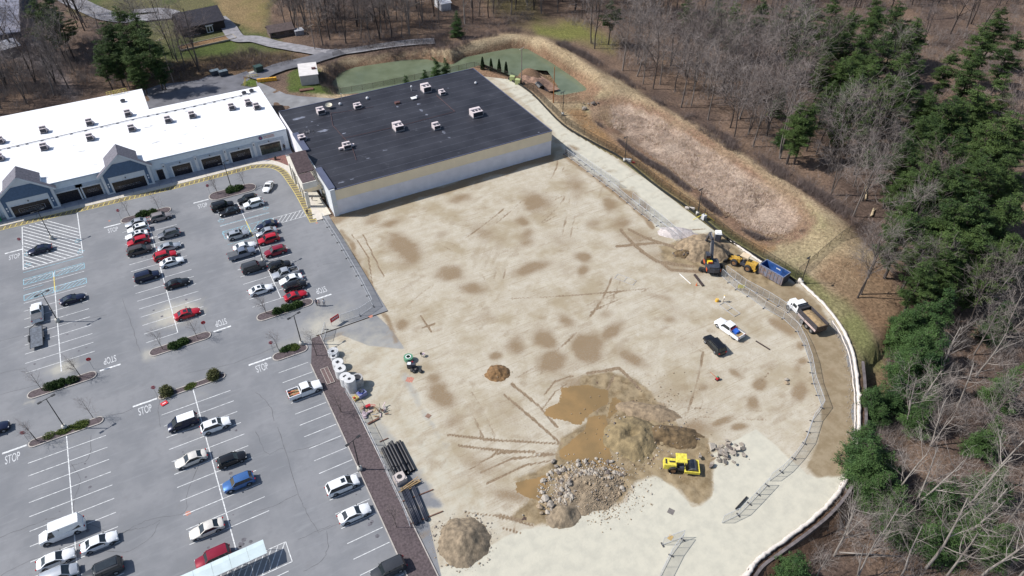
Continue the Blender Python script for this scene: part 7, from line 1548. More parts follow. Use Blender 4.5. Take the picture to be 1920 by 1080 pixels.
for u, v, s, j in [(1022, 937, 1.7, 0), (1032, 949, 1.5, 1), (1012, 952, 1.0, 2), (1015, 963, .8, 2), (1050, 938, 1.0, 0), (1060, 940, .9, 0), (1068, 945, .8, 1), (1078, 946, .8, 1), (1085, 952, .8, 1), (1090, 933, 1.0, 0), (1065, 925, .7, 0), (1166, 916, 1.0, 0), (1155, 912, .7, 0), (1185, 913, .5, 0), (1037, 866, 1.0, 1)]:
    p = G(u, v)-t_.location; o = link('boulder', STM[(u*7) % 6, j], t_, None, (p.x, p.y, s*.2), u*1.3); o.scale = (s, s, s)
hp, sz_ = heap('mud_mound', 1058, 966, 2.9, 2.0, 1.3, soil, 'smooth cracked mud mound below the large boulders', 'mud mound', 31, 0, .3)
hp = empty('broken_concrete_heap', (*G(1357, 850)[:2], 0), 0, 'small heap of broken grey concrete slabs right of the yellow roller', 'rubble heap')
for k in range(46):
    m = MB(); s = random.uniform(.3, .9); m.prism([(s*random.uniform(.5, 1)*math.cos(a), s*.7*random.uniform(.5, 1)*math.sin(a)) for a in (0, 1.2, 2.4, 3.6, 4.9)], 0, random.uniform(.1, .25)); o = m.build('concrete_slab', stn[random.choice((0, 1, 1, 3))], hp); o.location = (random.gauss(0, 1.7), random.gauss(0, 1.0), random.uniform(0, .5)); o.rotation_euler = (random.uniform(-.5, .5), random.uniform(-.5, .5), random.random()*6)
m = MB(); m.prism([(-.9, -.4), (.2, -.6), (.7, 0), (.1, .6)], 0, .35); o = m.build('white_slab', stn[0], hp); p = G(1334, 838)-hp.location; o.location = (p.x, p.y, .1); o.rotation_euler = (.2, .1, .3)
joined_stones(empty('scattered_stones', (*G(1190, 860)[:2], 0), 0, 'loose stones strewn over the wet mud between heaps and roller', 'stones'), 260, lambda r: (r.gauss(-1, 6), r.gauss(-1, 3)), .1, .4, stn[0], None, seed=11)
joined_stones(empty('clay_clods', (*G(1170, 790)[:2], 0), 0, 'dark clay clods scattered around the ochre puddle and spoil heaps', 'clods'), 300, lambda r: (r.gauss(4, 4.5), r.gauss(0, 3.5)), .1, .34, stockm, None, seed=21)
hp = empty('rock_outcrop', (*G(1110, 196)[:2], .2), 0, 'pair of dark grey boulders in brush by the east lamp post', 'boulders')
for k in range(14): o = link('boulder', STM[k % 6, (1, 3, 1)[k % 3]], hp, None, (random.gauss(0, 1.3), random.gauss(0, .8), .15), k); s = 2.2 if k < 2 else random.uniform(.3, .8); o.scale = (s, s*.8, s*.8)
hp, sz_ = heap('pond_island', 990, 150, 6.5, 6.0, 2.2, mat('island_rubble', alb(165, 132, 112), .95, .2, 1.5, bump=.1), 'stony brown spit with a dark culvert in the pond behind the store', 'spit', 37, 0, .3, .3, 44, None, -1.6)
m = MB(); m.tube((1.5, -5.8, -.9), (1.5, -3.2, -.5), 1.1, 1.1, 10); m.build('culvert_mouth', black, hp)
# ================================================================== CONCRETE STRUCTURES AND PIPES
pc = mat('precast_concrete', alb(226, 226, 226), .8, .07, 1.5, bump=.01); hole = mat('dark_interior', (.03, .03, .035), .9)
def manhole(u, v, h, r, label, square=False, ri=.38, mt=None, topz=True):
    p = G(u, v, h); t_ = empty('concrete_manhole_ring', (p.x, p.y, 0), .3, label, 'concrete ring', 'precast concrete rings by the gate'); m = MB(); m.tube((0, 0, 0), (0, 0, h-.18), r, n=24); m.build('barrel', mt or pc, t_)
    m = MB(); m.ring(0, 0, h-.178, h, r*1.0, ri, 24, square); m.build('cover_ring', mt or pc, t_); m = MB(); m.tube((0, 0, h-.176), (0, 0, h-.16), ri*1.35 if square else ri*.99, n=16); m.build('opening', hole, t_)
manhole(624, 658, 1.1, .98, 'flat-topped ring with off-centre round hole, farthest towards the gate', False, .32); manhole(625.3, 667, 1.0, .62, 'smallest thick-walled ring leaning by the first large ring', False, .33)
manhole(633, 678.5, 1.5, 1.0, 'concrete ring with diamond-turned square hole, third from the gate', True, .32); manhole(637.5, 690.5, 2.0, 1.0, 'concrete ring with square hole, fourth from the gate', True, .32)
manhole(647, 705.5, 2.0, 1.0, 'concrete ring with square hole squeezed behind the tallest ring', True, .32); manhole(655, 710, 2.8, .98, 'tallest white concrete cylinder with small round hole', False, .3)
manhole(669, 707.5, 1.9, 1.0, 'rough brown-grey open concrete ring right of the tallest cylinder', False, .72, concrete_raw)
p = G(749, 893, 1.2); t_ = empty('catch_basin', (p.x, p.y, 0), .1, 'square pinkish concrete catch basin with round hole between the pipe stacks', 'catch basin'); cb = mat('basin_concrete', alb(214, 202, 196), .85, .08, 2, bump=.01)
m = MB(); m.box(0, 0, 0, 1.75, 1.6, 1.05); m.build('basin_body', cb, t_); m = MB(); m.tube((0, 0, 1.051), (0, 0, 1.07), .42, n=16); m.build('opening', hole, t_)
m = MB(); m.ring(0, 0, 1.051, 1.13, .85, .43, 20); m.build('collar', cb, t_)
hdpe = mat('black_corrugated_pipe', (.016, .016, .02), .45, .15, 2)
def pipe_mesh(L_, r, ribs):
    m = MB(); n = 10; k = ribs; 
    for i in range(k*2+1): rr = r*(1.0 if i % 2 else .93); m.v += [(rr*math.cos(2*math.pi*j/n), L_*i/(2*k), rr*math.sin(2*math.pi*j/n)) for j in range(n)]
    m.f = [(i*n+j, i*n+(j+1) % n, (i+1)*n+(j+1) % n, (i+1)*n+j) for i in range(2*k) for j in range(n)]; m.mi = [0]*len(m.f); return m.mesh('pipe', hdpe, True)
a, b_, c = G(741, 898, .4), G(785, 878, .4), G(714, 842, .4); d = Vector((c.x-a.x, c.y-a.y)); L_ = min(d.length, 7.5); rz_ = math.atan2(d.y, d.x)-PI/2
t_ = empty('big_pipe_stack', (a.x, a.y, 0), rz_, 'stack of big black corrugated pipes beside the mulch strip', 'pipe stack'); pm_ = pipe_mesh(L_, .24, 16); wd_ = (Vector((b_.x, b_.y))-Vector((a.x, a.y))).length; nn = int(wd_/.5)
for i in range(nn): o = link('pipe', pm_, t_, None, (.25+i*.5, random.uniform(-.25, .25), .25))
for i in range(nn-3): link('pipe', pm_, t_, None, (.5+i*.5, random.uniform(-.2, .5), .67))
a, b_, c = G(777, 985, .2), G(806, 973, .2), G(752, 922, .2); d = Vector((c.x-a.x, c.y-a.y)); L_ = d.length; rz_ = math.atan2(d.y, d.x)-PI/2; cond = mat('dark_conduit', (.045, .05, .07), .4, .1, 2)
t_ = empty('conduit_stack', (a.x, a.y, 0), rz_, 'two bundles of thin dark conduits on timbers below the square basin', 'pipe stack'); cm_ = MB().tube((0, 0, 0), (0, L_, 0), .085, n=6).mesh('pipe', cond, True); wd_ = (Vector((b_.x, b_.y))-Vector((a.x, a.y))).length; nn = int(wd_/.2)
for i in range(nn):
    if i in (nn//2+1, nn//2+2): continue
    for k in range(2): link('pipe', cm_, t_, None, (.1+i*.2, random.uniform(-.1, .1), .25+k*.17))
for y in (.5, L_-1.6): m = MB(); m.beam((-.5, y, .08), (wd_+2.2, y, .08), .14, .14); m.build('timber', mat('dark_timber', alb(130, 92, 76), .8, .2, 4), t_)
t_ = empty('lumber_pile', (*G(768, 914)[:2], 0), R(10), 'few pale boards lying across the end of the conduit stack', 'lumber')
for k in range(7): m = MB(); m.box(random.uniform(-.4, .4), random.uniform(-.4, .4), .2+.06*k, 3.2, .16, .05, random.uniform(-.15, .15)); m.build('board', wood, t_)
def rod(u, v, u2, v2, r, label, mt, name='steel_beam', cat='beam', z=.1):
    p, q = G(u, v), G(u2, v2); t_ = empty(name, (p.x, p.y, 0), 0, label, cat); m = MB(); m.beam((0, 0, z), (q.x-p.x, q.y-p.y, z), r, r); m.build('bar', mt, t_); return t_
rod(1302, 516, 1318, 537, .42, 'dark brown steel beam lying on the dirt below the excavator', mat('dark_steel', (.05, .035, .032), .6, .2, 3)); rod(1417, 640, 1443, 656, .18, 'thin dark pipe lying right of the black site SUV', mat('dark_steel', (.1,)*3)); rod(1274, 514, 1295, 533, .1, 'thin white rod lying left of the dark steel beam', white)
rod(690, 796, 711, 785, .3, 'dark timber plank beside the fence above the big pipes', mat('dark_timber', (.1,)*3), 'timber_plank', 'plank'); rod(712, 829, 728, 822, .12, 'thin brown timber under the big pipe stack', mat('dark_timber', (.1,)*3), 'timber_plank', 'plank')
rod(1379, 956, 1400, 933, .22, 'black pipe leaning along the trailing fence panels', black, 'black_pipe', 'pipe', .2); rod(1288, 533, 1292, 538, .1, 'thin rod', white) if False else None
# ================================================================== MACHINES
track = mat('machine_track', (.03, .028, .026), .8, .3, 6); dgrey = mat('machine_dark_grey', (.045, .05, .065), .4, .15, 2); orange = mat('machine_orange', (.52, .10, .03), .45, .1, 2); yel = mat('machine_yellow', (.50, .30, .05), .55, .2, 3); yel2 = mat('roller_yellow', (.66, .56, .07), .5, .16, 3); hyd = mat('hydraulic_chrome', (.5, .5, .52), .3, .1, 2, .8)
p = G(1332, 505); ex = empty('excavator', (p.x, p.y, 0), 0, 'dark grey and orange crawler excavator with raised boom beside the stockpile', 'excavator'); th = R(-8)
def rotp(x, y, a): return (x*math.cos(a)-y*math.sin(a), x*math.sin(a)+y*math.cos(a))
tr_a = math.atan2(G(1350, 518).y-G(1312, 509).y, G(1350, 518).x-G(1312, 509).x)
for s in (-1, 1):
    m = MB(); n = 20; prof = []
    for i in range(n):
        a = 2*math.pi*i/n; prof.append((math.copysign(1.85, math.cos(a)) + .45*math.cos(a), .47+.45*math.sin(a)))
    for y in (-.3, .3): m.v += [(*rotp(x, s*1.3+y, tr_a), z) for x, z in prof]
    m.f = [(i, (i+1) % n, n+(i+1) % n, n+i) for i in range(n)]+[tuple(range(n))[::-1], tuple(range(n, 2*n))]; m.mi = [0]*len(m.f); tk = m.build('crawler_track', track, ex)
    for k in range(5): x, y = rotp(-1.7+k*.85, s*1.3+(-.32 if True else 0), tr_a); m = MB(); m.tube((x, y, .45), (x+.02, y-.03, .45), .28, n=10); m.build('roller_wheel', dgrey, ex)
m = MB(); m.box(0, 0, .5, 2.2, 1.9, .5, tr_a); m.build('undercarriage', dgrey, ex)
up = empty('upper_body', (0, 0, 1.0), R(60)); up.parent = ex
m = MB(); m.prism([(-2.4, -1.1), (-2.0, -1.4), (1.3, -1.4), (1.3, 1.4), (-2.0, 1.4), (-2.4, 1.1), (-2.6, 0)], .05, .95); m.prism([(-2.3, -1.0), (-1.2, -1.25), (-1.2, 1.25), (-2.3, 1.0), (-2.45, 0)], .951, 1.35); m.build('counterweight', dgrey, up)
m = MB(); m.box(-.4, .55, .952, 1.2, 1.0, .45); m.build('engine_hood', mat('hood_yellow', (.75, .6, .03), .45), up); m = MB(); m.box(-.9, .6, .953, .25, .9, .7); m.build('exhaust', orange, up)
m = MB(); m.box(.75, .98, .96, 1.6, .82, 1.55, 0, .9); m.build('cab', glass, up); m = MB(); m.box(.7, .98, 2.52, 1.5, .8, .08); m.build('cab_roof', dgrey, up)
for s in (-1, 1): m = MB(); m.box(-1.9, s*1.41, .2, .9, .05, .6); m.box(.6, s*1.45, .3, 1.2, .1, .5); m.build('side_panel', orange, up)
m = MB(); bm0, bm1, bm2, bm3 = (.9, -.1, .9), (3.0, -.1, 4.4), (5.6, -.1, 4.2), (7.3, -.1, .9); m.beam(bm0, bm1, .5, .75); m.beam(bm1, bm2, .45, .65); m.build('boom', dgrey, up)
m = MB(); m.beam(bm2, bm3, .38, .5); m.beam((4.9, -.1, 4.9), bm2, .3, .4); m.build('stick', dgrey, up); m = MB()
for s in (-.35, .15): m.tube((1.6, s, 1.0), (3.0, s, 3.9), .09); 
m.tube((3.3, -.1, 4.9), (5.0, -.1, 4.9), .09); m.build('hydraulic_ram', hyd, up)
m = MB(); m.prism([(6.7, .25), (6.9, -.55), (7.7, -.55), (7.9, .25)], .0, .9); m.build('bucket', track, up)
# loader
def big_wheel(par, x, y, r, wd, rimcol):
    s = 1 if y > 0 else -1; w_ = empty('wheel', (x, y, r)); w_.parent = par; m = MB(); m.tube((0, -wd/2, 0), (0, wd/2, 0), r*.9, r*.9, 16)
    m2 = MB(); m2.ring(0, 0, -wd/2+.03, wd/2-.03, r, r*.55, 18); m2.v = [(x_, z_, y_) for x_, y_, z_ in m2.v]; m2.build('tyre', rubber, w_, True); m = MB(); m.tube((0, -wd/2+.05, 0), (0, wd/2-.05, 0), r*.56, r*.56, 14); m.build('rim', rimcol, w_)
dust_rub = mat('dusty_rubber', alb(150, 112, 78), .9, .25, 4)
p, q = G(1408, 500, .8), G(1378, 487, .8); a = math.atan2(q.y-p.y, q.x-p.x); ld = empty('wheel_loader', ((p.x+q.x)/2, (p.y+q.y)/2, 0), a, 'yellow wheel loader with beige canopy right of the excavator', 'loader')
m = MB(); m.box(-1.9, 0, .75, 2.3, 1.5, 1.25, 0, .93); m.box(-3.0, 0, .6, .4, 1.9, .35); m.build('engine_housing', yel, ld); m = MB(); m.bbox(-3.1, -3.06, -.55, .55, 1.0, 1.85); m.build('radiator_grille', track, ld)
m = MB(); m.box(1.4, 0, .7, 1.8, .9, .9); m.beam((1.1, .45, 1.5), (3.1, .45, .75), .22, .4); m.beam((1.1, -.45, 1.5), (3.1, -.45, .75), .22, .4); m.build('lift_arms', yel, ld)
m = MB(); m.add([(3.0, -1.35, .1), (3.9, -1.35, .1), (3.0, -1.35, 1.1), (3.0, 1.35, .1), (3.9, 1.35, .1), (3.0, 1.35, 1.1)], [(0, 1, 2), (5, 4, 3), (0, 3, 4, 1), (2, 5, 3, 0)]); m.build('bucket', track, ld)
m = MB(); m.box(-.2, 0, .7, 1.2, 1.3, .5); m.build('operator_floor', dgrey, ld); m = MB(); m.box(-.4, 0, 1.2, .5, .5, .6); m.build('seat', black, ld); m = MB()
for x in (-.8, .5):
    for y in (-.65, .65): m.beam((x, y, 1.2), (x, y, 2.9), .07, .07)
m.build('canopy_frame', black, ld); m = MB(); m.box(-.15, 0, 2.9, 1.7, 1.6, .1); m.build('canopy_roof', mat('beige_canopy', alb(238, 214, 180), .6, .05, 2), ld); m = MB(); m.tube((-1.6, .2, 2.0), (-1.6, .2, 2.6), .07); m.build('exhaust', black, ld)
for x in (1.5, -1.55):
    for y in (-1.0, 1.0): big_wheel(ld, x, y, .78, .5, dust_rub)
# roller
p = G(1280, 874, .8); rl = empty('road_roller', (p.x, p.y, 0), R(-27+0), 'bright yellow single-drum roller parked on the mud', 'roller'); q0 = G(1256, 872, .8); q1 = G(1303, 876, .8); rl.rotation_euler = (0, 0, math.atan2(q1.y-q0.y, q1.x-q0.x))
m = MB(); m.box(-2.0, 0, .75, 2.0, 1.5, .95, 0, .9); m.build('engine_hood', yel2, rl); m = MB(); m.box(-1.7, 0, 1.701, .9, .3, .05); m.box(-2.6, 0, 1.65, .3, .9, .06); m.build('hood_vent', track, rl)
m = MB(); m.box(-.45, 0, .6, 1.3, 1.5, .5); m.build('operator_floor', dgrey, rl); m = MB(); m.box(-.6, 0, 1.1, .5, .5, .6); m.build('seat', black, rl); m = MB()
for x in (-1.0, .1):
    for y in (-.7, .7): m.beam((x, y, 1.1), (x, y, 2.75), .08, .08)
m.build('canopy_frame', black, rl); m = MB(); m.box(-.45, 0, 2.75, 1.7, 1.75, .14, 0, .94); m.build('canopy_roof', yel2, rl)
m = MB(); m.tube((1.55, -.95, .75), (1.55, .95, .75), .75, n=28); m.build('drum', mat('drum_steel', (.12, .12, .125), .45, .2, 3, .5), rl, False)
m = MB(); m.beam((.2, -1.12, .85), (2.5, -1.12, .85), .16, .5); m.beam((.2, 1.12, .85), (2.5, 1.12, .85), .16, .5); m.beam((2.42, -1.04, .9), (2.42, 1.04, .9), .16, .4); m.beam((.28, -1.04, .9), (.28, 1.04, .9), .16, .4); m.build('drum_frame', yel2, rl)
for y in (-.85, .85): big_wheel(rl, -1.5, y, .7, .45, dust_rub)
# dump truck
p, q = G(1492, 572, 1.3), G(1530, 610, 1.3); a = math.atan2(p.y-q.y, p.x-q.x); dt = empty('dump_truck', ((p.x+q.x)/2, (p.y+q.y)/2, 0), a, 'white dump truck loaded with soil driving on the loop road', 'dump truck'); dt.scale = (1.0, 1.0, 1.0); LB = 4.2
m = MB(); m.box(-.3, 0, .75, 8.4, .9, .3); m.build('chassis', black, dt); m = MB(); m.box(3.6, 0, .9, 1.6, 1.5, 1.1, 0, .88); m.box(3.55, 0, .9, 1.3, 2.3, .35, 0, .9); m.build('bonnet', PAINTS['white'], dt); m = MB(); m.box(2.1, 0, .95, 1.6, 2.2, 1.85, 0, .92); m.build('cab', PAINTS['white'], dt)
m = MB(); m.quad((2.92, -.95, 1.95), (2.92, .95, 1.95), (2.86, .9, 2.65), (2.86, -.9, 2.65)); m.build('windscreen', glass, dt)
for s in (-1, 1): m = MB(); m.box(2.2, s*1.085, 1.85, 1.0, .03, .7); m.build('side_window', glass, dt)
brown_in = mat('dump_body_inside', (.05, .045, .05), .7, .2, 3)
m = MB(); z0, z1 = 1.15, 2.55
for s in (-1, 1): m.box(-1.9, s*1.2, z0, 5.2, .1, z1-z0); m.box(-1.9, s*1.26, z1-.001, 5.2, .26, .1)
m.box(.65, 0, z0, .12, 2.29, z1-z0+.25); m.build('dump_body', brown_in, dt); m = MB(); m.box(-1.9, -1.31, z0+.1, 5.1, .1, .38); m.box(-1.9, 1.31, z0+.1, 5.1, .1, .38); m.build('side_rail', mat('faded_pink_white', alb(222, 198, 190), .6, .1, 2), dt)
m = MB(); m.box(-4.5, 0, z0-.1, .12, 2.4, 1.35); m.build('tailgate', mat('rusty_tailgate', (.07, .05, .04), .7, .35, 3), dt); m = MB(); m.box(.95, 0, z1+.1, 1.1, 2.2, .12); m.box(1.5, 0, z1+.1, .15, 2.25, .35); m.build('cab_shield', black, dt)
n = 14; xs_ = np.linspace(-4.35, .5, n); ys_ = np.linspace(-1.1, 1.1, 8); X_, Y_ = np.meshgrid(xs_, ys_); Z_ = 1.95+.5*np.cos(Y_*1.2)*np.cos((X_+1.9)*.45)+.12*fbm(X_+9, Y_+9, .6, 3, 4); i = np.arange(n*8).reshape(8, n)
link('soil_load', npmesh('soil_load', np.stack([X_.ravel(), Y_.ravel(), Z_.ravel()], 1), np.stack([i[:-1, :-1], i[:-1, 1:], i[1:, 1:], i[1:, :-1]], -1).reshape(-1, 4), mat('truck_soil', alb(176, 150, 112), .95, .2, 2, bump=.05), True), dt)
for x, ds in ((3.6, 0), (-.6, 1), (-2.0, 1), (-3.35, 1)):
    for s in (-1, 1): big_wheel(dt, x, s*(1.08 if not ds else 1.0), .52, .32 if not ds else .5, rimm)
for s in (-1, 1): m = MB(); m.box(2.9, s*1.32, 1.9, .15, .25, .35); m.build('mirror', black, dt); m = MB(); m.box(4.38, s*.85, 1.05, .1, .3, .25); m.build('headlight', lampwhite, dt)
# blue container
A_, B_, C0_ = G(1437.5, 486, 2.3), G(1482, 510.5, 2.3), G(1470, 521, 2.3); L_ = (B_-A_).length; W_ = (C0_-B_).length; a = math.atan2(B_.y-A_.y, B_.x-A_.x); ctr = (A_+C0_)/2; bc = empty('roll_off_container', (ctr.x, ctr.y, 0), a, 'open-topped blue and rusty roll-off container at the edge of the loop road', 'container'); blu = mat('container_blue', (.03, .09, .28), .5, .25, 1.2); rus = mat('container_rusty_blue', alb(112, 122, 142), .6, .25, 1.5, dirt=alb(140, 112, 92)); W_ = max(W_, 2.2)
m = MB(); m.bbox(-L_/2, L_/2, W_/2-.1, W_/2, .2, 2.3); m.bbox(-L_/2, -L_/2+.1, -W_/2+.1, W_/2-.1, .2, 2.3); m.build('inner_wall', blu, bc); m = MB(); m.bbox(-L_/2, L_/2, -W_/2, -W_/2+.1, .2, 2.3); m.build('side_wall', rus, bc)
m = MB(); m.bbox(L_/2-.1, L_/2, -W_/2+.1, W_/2-.1, .2, 2.3); m.build('end_door', mat('container_dark', (.04, .045, .06), .6, .2, 2), bc); m = MB(); m.bbox(-L_/2+.1, L_/2-.1, -W_/2+.1, W_/2-.1, .2, .3); m.build('floor', blu, bc)
m = MB(); m.bbox(-L_/2-.04, L_/2+.04, -W_/2-.06, -W_/2+.14, 2.301, 2.38); m.bbox(-L_/2-.04, L_/2+.04, W_/2-.14, W_/2+.06, 2.301, 2.38); m.bbox(-L_/2-.04, -L_/2+.1, -W_/2+.141, W_/2-.141, 2.301, 2.38); m.bbox(L_/2-.1, L_/2+.04, -W_/2+.141, W_/2-.141, 2.301, 2.38); m.build('top_rim', mat('rim_greyblue', alb(130, 140, 165), .5, .15, 3), bc)
m = MB()
for k in range(5): m.bbox(-.3+k*.2, -.3+k*.2+.14, W_/2-.115, W_/2-.101, 1.45+.05*(k % 2), 1.75)
m.build('container_print', white, bc)
for k in range(7): m = MB(); x = -L_/2+.4+k*(L_-.8)/6; m.bbox(x-.05, x+.05, -W_/2-.07, -W_/2-.001, .2, 2.3); m.build('side_rib', rus, bc)
for s in (-1, 1): m = MB(); m.box(0, s*.6, 0, L_-.3, .2, .2); m.build('runner', black, bc)
# portable toilet
p = G(1344, 452); pt = empty('portable_toilet', (p.x, p.y, 0), R(-35), 'dark grey portable toilet with white roof behind the excavator boom', 'portable toilet'); m = MB(); m.box(0, 0, 0, 1.3, 1.3, 2.2); m.build('cabin', mat('toilet_grey', (.07, .08, .1), .5, .1, 2), pt); m = MB(); m.box(0, 0, 2.201, 1.42, 1.42, .35, 0, .8); m.build('roof', mat('toilet_roof', (.8, .8, .8), .5, .04, 2), pt); m = MB(); m.box(-.05, -.66, .15, .85, .03, 1.85); m.build('door', mat('toilet_door', (.09, .1, .13), .5, .1, 2), pt)
# ================================================================== SMALL THINGS
def small(name, u, v, label, cat, fn, rz=0, z=0): p = G(u, v); t_ = empty(name, (p.x, p.y, z), rz, label, cat); fn(t_); return t_
def bx(t_, nm_, mt, *a, **k): m = MB(); m.box(*a, **k); return m.build(nm_, mt, t_)
grn = mat('machine_green', (.10, .26, .16), .5, .15, 3); tarp = mat('black_tarp', (.012, .012, .014), .6, .3, 3); lila = mat('tote_plastic', alb(140, 145, 190), .5, .1, 2); redm = mat('red_plastic', (.45, .02, .03), .5, .1, 2); tanb = mat('tan_sack', alb(196, 166, 146), .85, .15, 3); pinkw = mat('pinkish_sack', alb(222, 200, 204), .85, .1, 3); ylw = mat('yellow_board', alb(232, 208, 130), .7, .08, 2)
def hose_reel(t_):
    m = MB(); m.ring(0, 0, .3, 1.0, .85, .45, 18); m.build('hose_coil', grn, t_); m = MB(); m.ring(0, 0, 1.001, 1.06, .5, .38, 14); m.build('reel_rim', white, t_); bx(t_, 'base', dgrey, .1, -.6, 0, 1.2, .9, .3)
small('hose_reel', 766.5, 676, 'round green hose reel standing alone near the lane gate', 'hose reel', hose_reel)
def comp(t_): bx(t_, 'body', dgrey, 0, 0, .2, 1.5, .9, .9); bx(t_, 'lid', white, -.35, -.1, 1.101, .6, .6, .08); bx(t_, 'handle', redm, .2, .2, 1.1, .3, .1, .3); [bx(t_, 'foot', black, s*.6, 0, 0, .15, .8, .2) for s in (-1, 1)]
small('air_compressor', 772, 689, 'small dark compressor with white lid below the hose reel', 'compressor', comp, R(-30))
def tarpf(t_):
    for k in range(7): o = link('folded_tarp', STM[k % 6, 3].copy(), t_, None, (random.gauss(0, .45), random.gauss(0, .4), .25), k); o.data.materials.clear(); o.data.materials.append(tarp); s = random.uniform(.7, 1.1); o.scale = (s, s, s*.8)
small('black_bags', 781, 696, 'crumpled black bags beside the small compressor', 'bags', tarpf)
def stool(t_): bx(t_, 'seat', pinkw, 0, 0, .6, .6, .5, .06); m = MB(); [m.beam((x*.25, y*.2, 0), (x*.25, y*.2, .6), .05, .05) for x in (-1, 1) for y in (-1, 1)]; m.beam((-.3, .22, .6), (-.35, .25, 1.1), .4, .05); m.build('frame', black, t_)
small('sawhorse', 794, 668, 'small pink-topped stand with long shadow right of the hose reel', 'stand', stool, .4)
def pallet(t_):
    for k in range(6): bx(t_, 'slat', wood, 0, -.5+k*.2, .1, 1.2, .14, .03)
    for x in (-.5, 0, .5): bx(t_, 'bearer', wood, x, 0, 0, .1, 1.1, .1)
    bx(t_, 'load', ylw, .1, 0, .14, .95, .9, .35); bx(t_, 'red_crate', redm, -.25, -.1, .5, .3, .3, .18)
small('loaded_pallet', 667, 748, 'pallet with yellow board load right below the concrete rings', 'pallet', pallet, .2)
def tote(t_): bx(t_, 'box', lila, 0, 0, .05, 1.5, 1.1, .85); [bx(t_, 'item', [dgrey, mat('cobalt', (.03, .05, .3), .5), black, white][k % 4], random.uniform(-.5, .5), random.uniform(-.3, .4), .9, .35, .3, random.uniform(.1, .45), random.random()) for k in range(9)]
small('tool_tote', 679, 742, 'lilac grey bin heaped with dark tools next to the yellow pallet', 'tool bin', tote, .25)
def sacks(mt, n, s=.6):
    def f(t_):
        for k in range(n): o = link('sack', STM[k % 6, 0].copy(), t_, None, (random.gauss(0, s*.7), random.gauss(0, s*.6), .2+.1*(k % 3)), k); o.data.materials.clear(); o.data.materials.append(mt); o.scale = (s*1.5, s, s*.6)
    return f
small('sack_pile', 687, 776, 'pile of pale pinkish sacks beside the fence above the plank', 'sacks', sacks(pinkw, 9)); small('sack_pile', 682, 765, 'tan sacks just behind the pale pinkish sacks', 'sacks', sacks(tanb, 5, .5))
def redcart(t_): bx(t_, 'tray', redm, 0, 0, .4, .8, .5, .3); m = MB(); m.beam((.3, .2, .5), (1.1, -.6, .9), .05, .05); m.beam((.3, -.2, .5), (1.1, -.9, .9), .05, .05); m.build('handle', redm, t_); m = MB(); m.tube((-.3, -.05, .2), (-.3, .05, .2), .2, n=10); m.build('wheel', rubber, t_)
small('red_handcart', 691, 765, 'red handcart next to the tan sacks', 'handcart', redcart)
def scrap(t_):
    for k in range(16): m = MB(); p_ = Vector((random.gauss(0, .8), random.gauss(0, .6), .1+random.random()*.3)); q_ = p_+Vector((random.uniform(-.8, .8), random.uniform(-.8, .8), random.uniform(0, .6))); m.beam(p_, q_, .14, .1); m.build('scrap_piece', [wood, concrete_raw, mat('dark_timber', (.1,)*3), pinkw][k % 4], t_)
    m = MB(); m.tube((.1, .3, 0), (.1, .3, 1.9), .03); m.build('upright_rod', black, t_)
small('scrap_pile', 714, 773, 'jumbled wood and scrap pile with an upright rod', 'scrap pile', scrap)
def jack(t_): bx(t_, 'engine', redm, 0, 0, .15, .5, .45, .45); bx(t_, 'tank', grn, 0, .1, .6, .3, .3, .2); bx(t_, 'plate', black, 0, 0, 0, .7, .6, .15); m = MB(); m.beam((-.2, .2, .5), (-.7, 1.3, 1.1), .06, .06); m.build('handle', mat('orange_plastic', (.6, .15, .05), .5), t_)
small('plate_compactor', 1345, 712, 'small red plate compactor with orange handle alone on the dirt', 'compactor', jack)
def can(t_): m = MB(); m.tube((0, 0, 0), (0, 0, .6), .35, .33, 12); m.build('drum', mat('orange_yellow', (.7, .4, .05), .5, .05), t_); m = MB(); m.tube((0, 0, .601), (0, 0, .66), .2, n=10); m.build('lid', ylw, t_)
small('yellow_drum', 1344, 565, 'small yellow drum next to the surveyor', 'drum', can)
def cone(t_): bx(t_, 'base', mat('cone_orange', (.6, .16, .06), .5), 0, 0, 0, .4, .4, .05); m = MB(); m.tube((0, 0, .05), (0, 0, .75), .15, .03, 10); m.build('cone_body', mat('cone_orange', (.6, .16, .06), .5), t_)
small('traffic_cone', 1306, 535, 'faded orange cone left of the dark steel beam end', 'cone', cone)
small('yellow_sign_board', 1388, 545, 'yellow sign sheet fixed on the fence by the excavator', 'sign', lambda t_: (bx(t_, 'sheet', mat('sign_yellow', (.75, .65, .05), .5, .05), 0, 0, .7, 1.2, .04, .8), bx(t_, 'post', black, 0, .05, 0, .06, .05, 1.5)), R(-35))
def redsign(t_): m = MB(); m.add([(-1.0, 0, .9), (1.0, 0, .9), (1.0, .06, 1.9), (-1.0, .06, 1.9), (-1.0, .05, .9), (1.0, .05, .9), (1.0, .11, 1.9), (-1.0, .11, 1.9)], [(0, 1, 2, 3), (7, 6, 5, 4), (0, 4, 5, 1), (3, 2, 6, 7), (0, 3, 7, 4), (1, 5, 6, 2)]); m.build('sign_sheet', mat('banner_red', (.55, .02, .03), .5, .05), t_); m = MB(); [m.tube((x, .1, 0), (x, .1, 1.9), .03) for x in (-.9, .9)]; m.build('post', steel, t_); m = MB(); [m.bbox(-.7+k*.3, -.7+k*.3+.2, -.02+.01*j, -.005+.01*j, 1.55-.25*j, 1.68-.25*j) for k in range(5) for j in range(2)]; m.build('sign_lettering', white, t_)
small('red_site_sign', 630, 607, 'red site sign with white lettering at the lane gate', 'sign', redsign, R(20))
small('red_ground_sign', 308, 757, 'small red sign lying below the stop sign of the shrub island', 'sign', lambda t_: (bx(t_, 'sheet', mat('banner_red', (.5, 0, 0)), 0, 0, .1, 1.1, .8, .04), bx(t_, 'print', white, 0, 0, .141, .6, .15, .005)), .3)
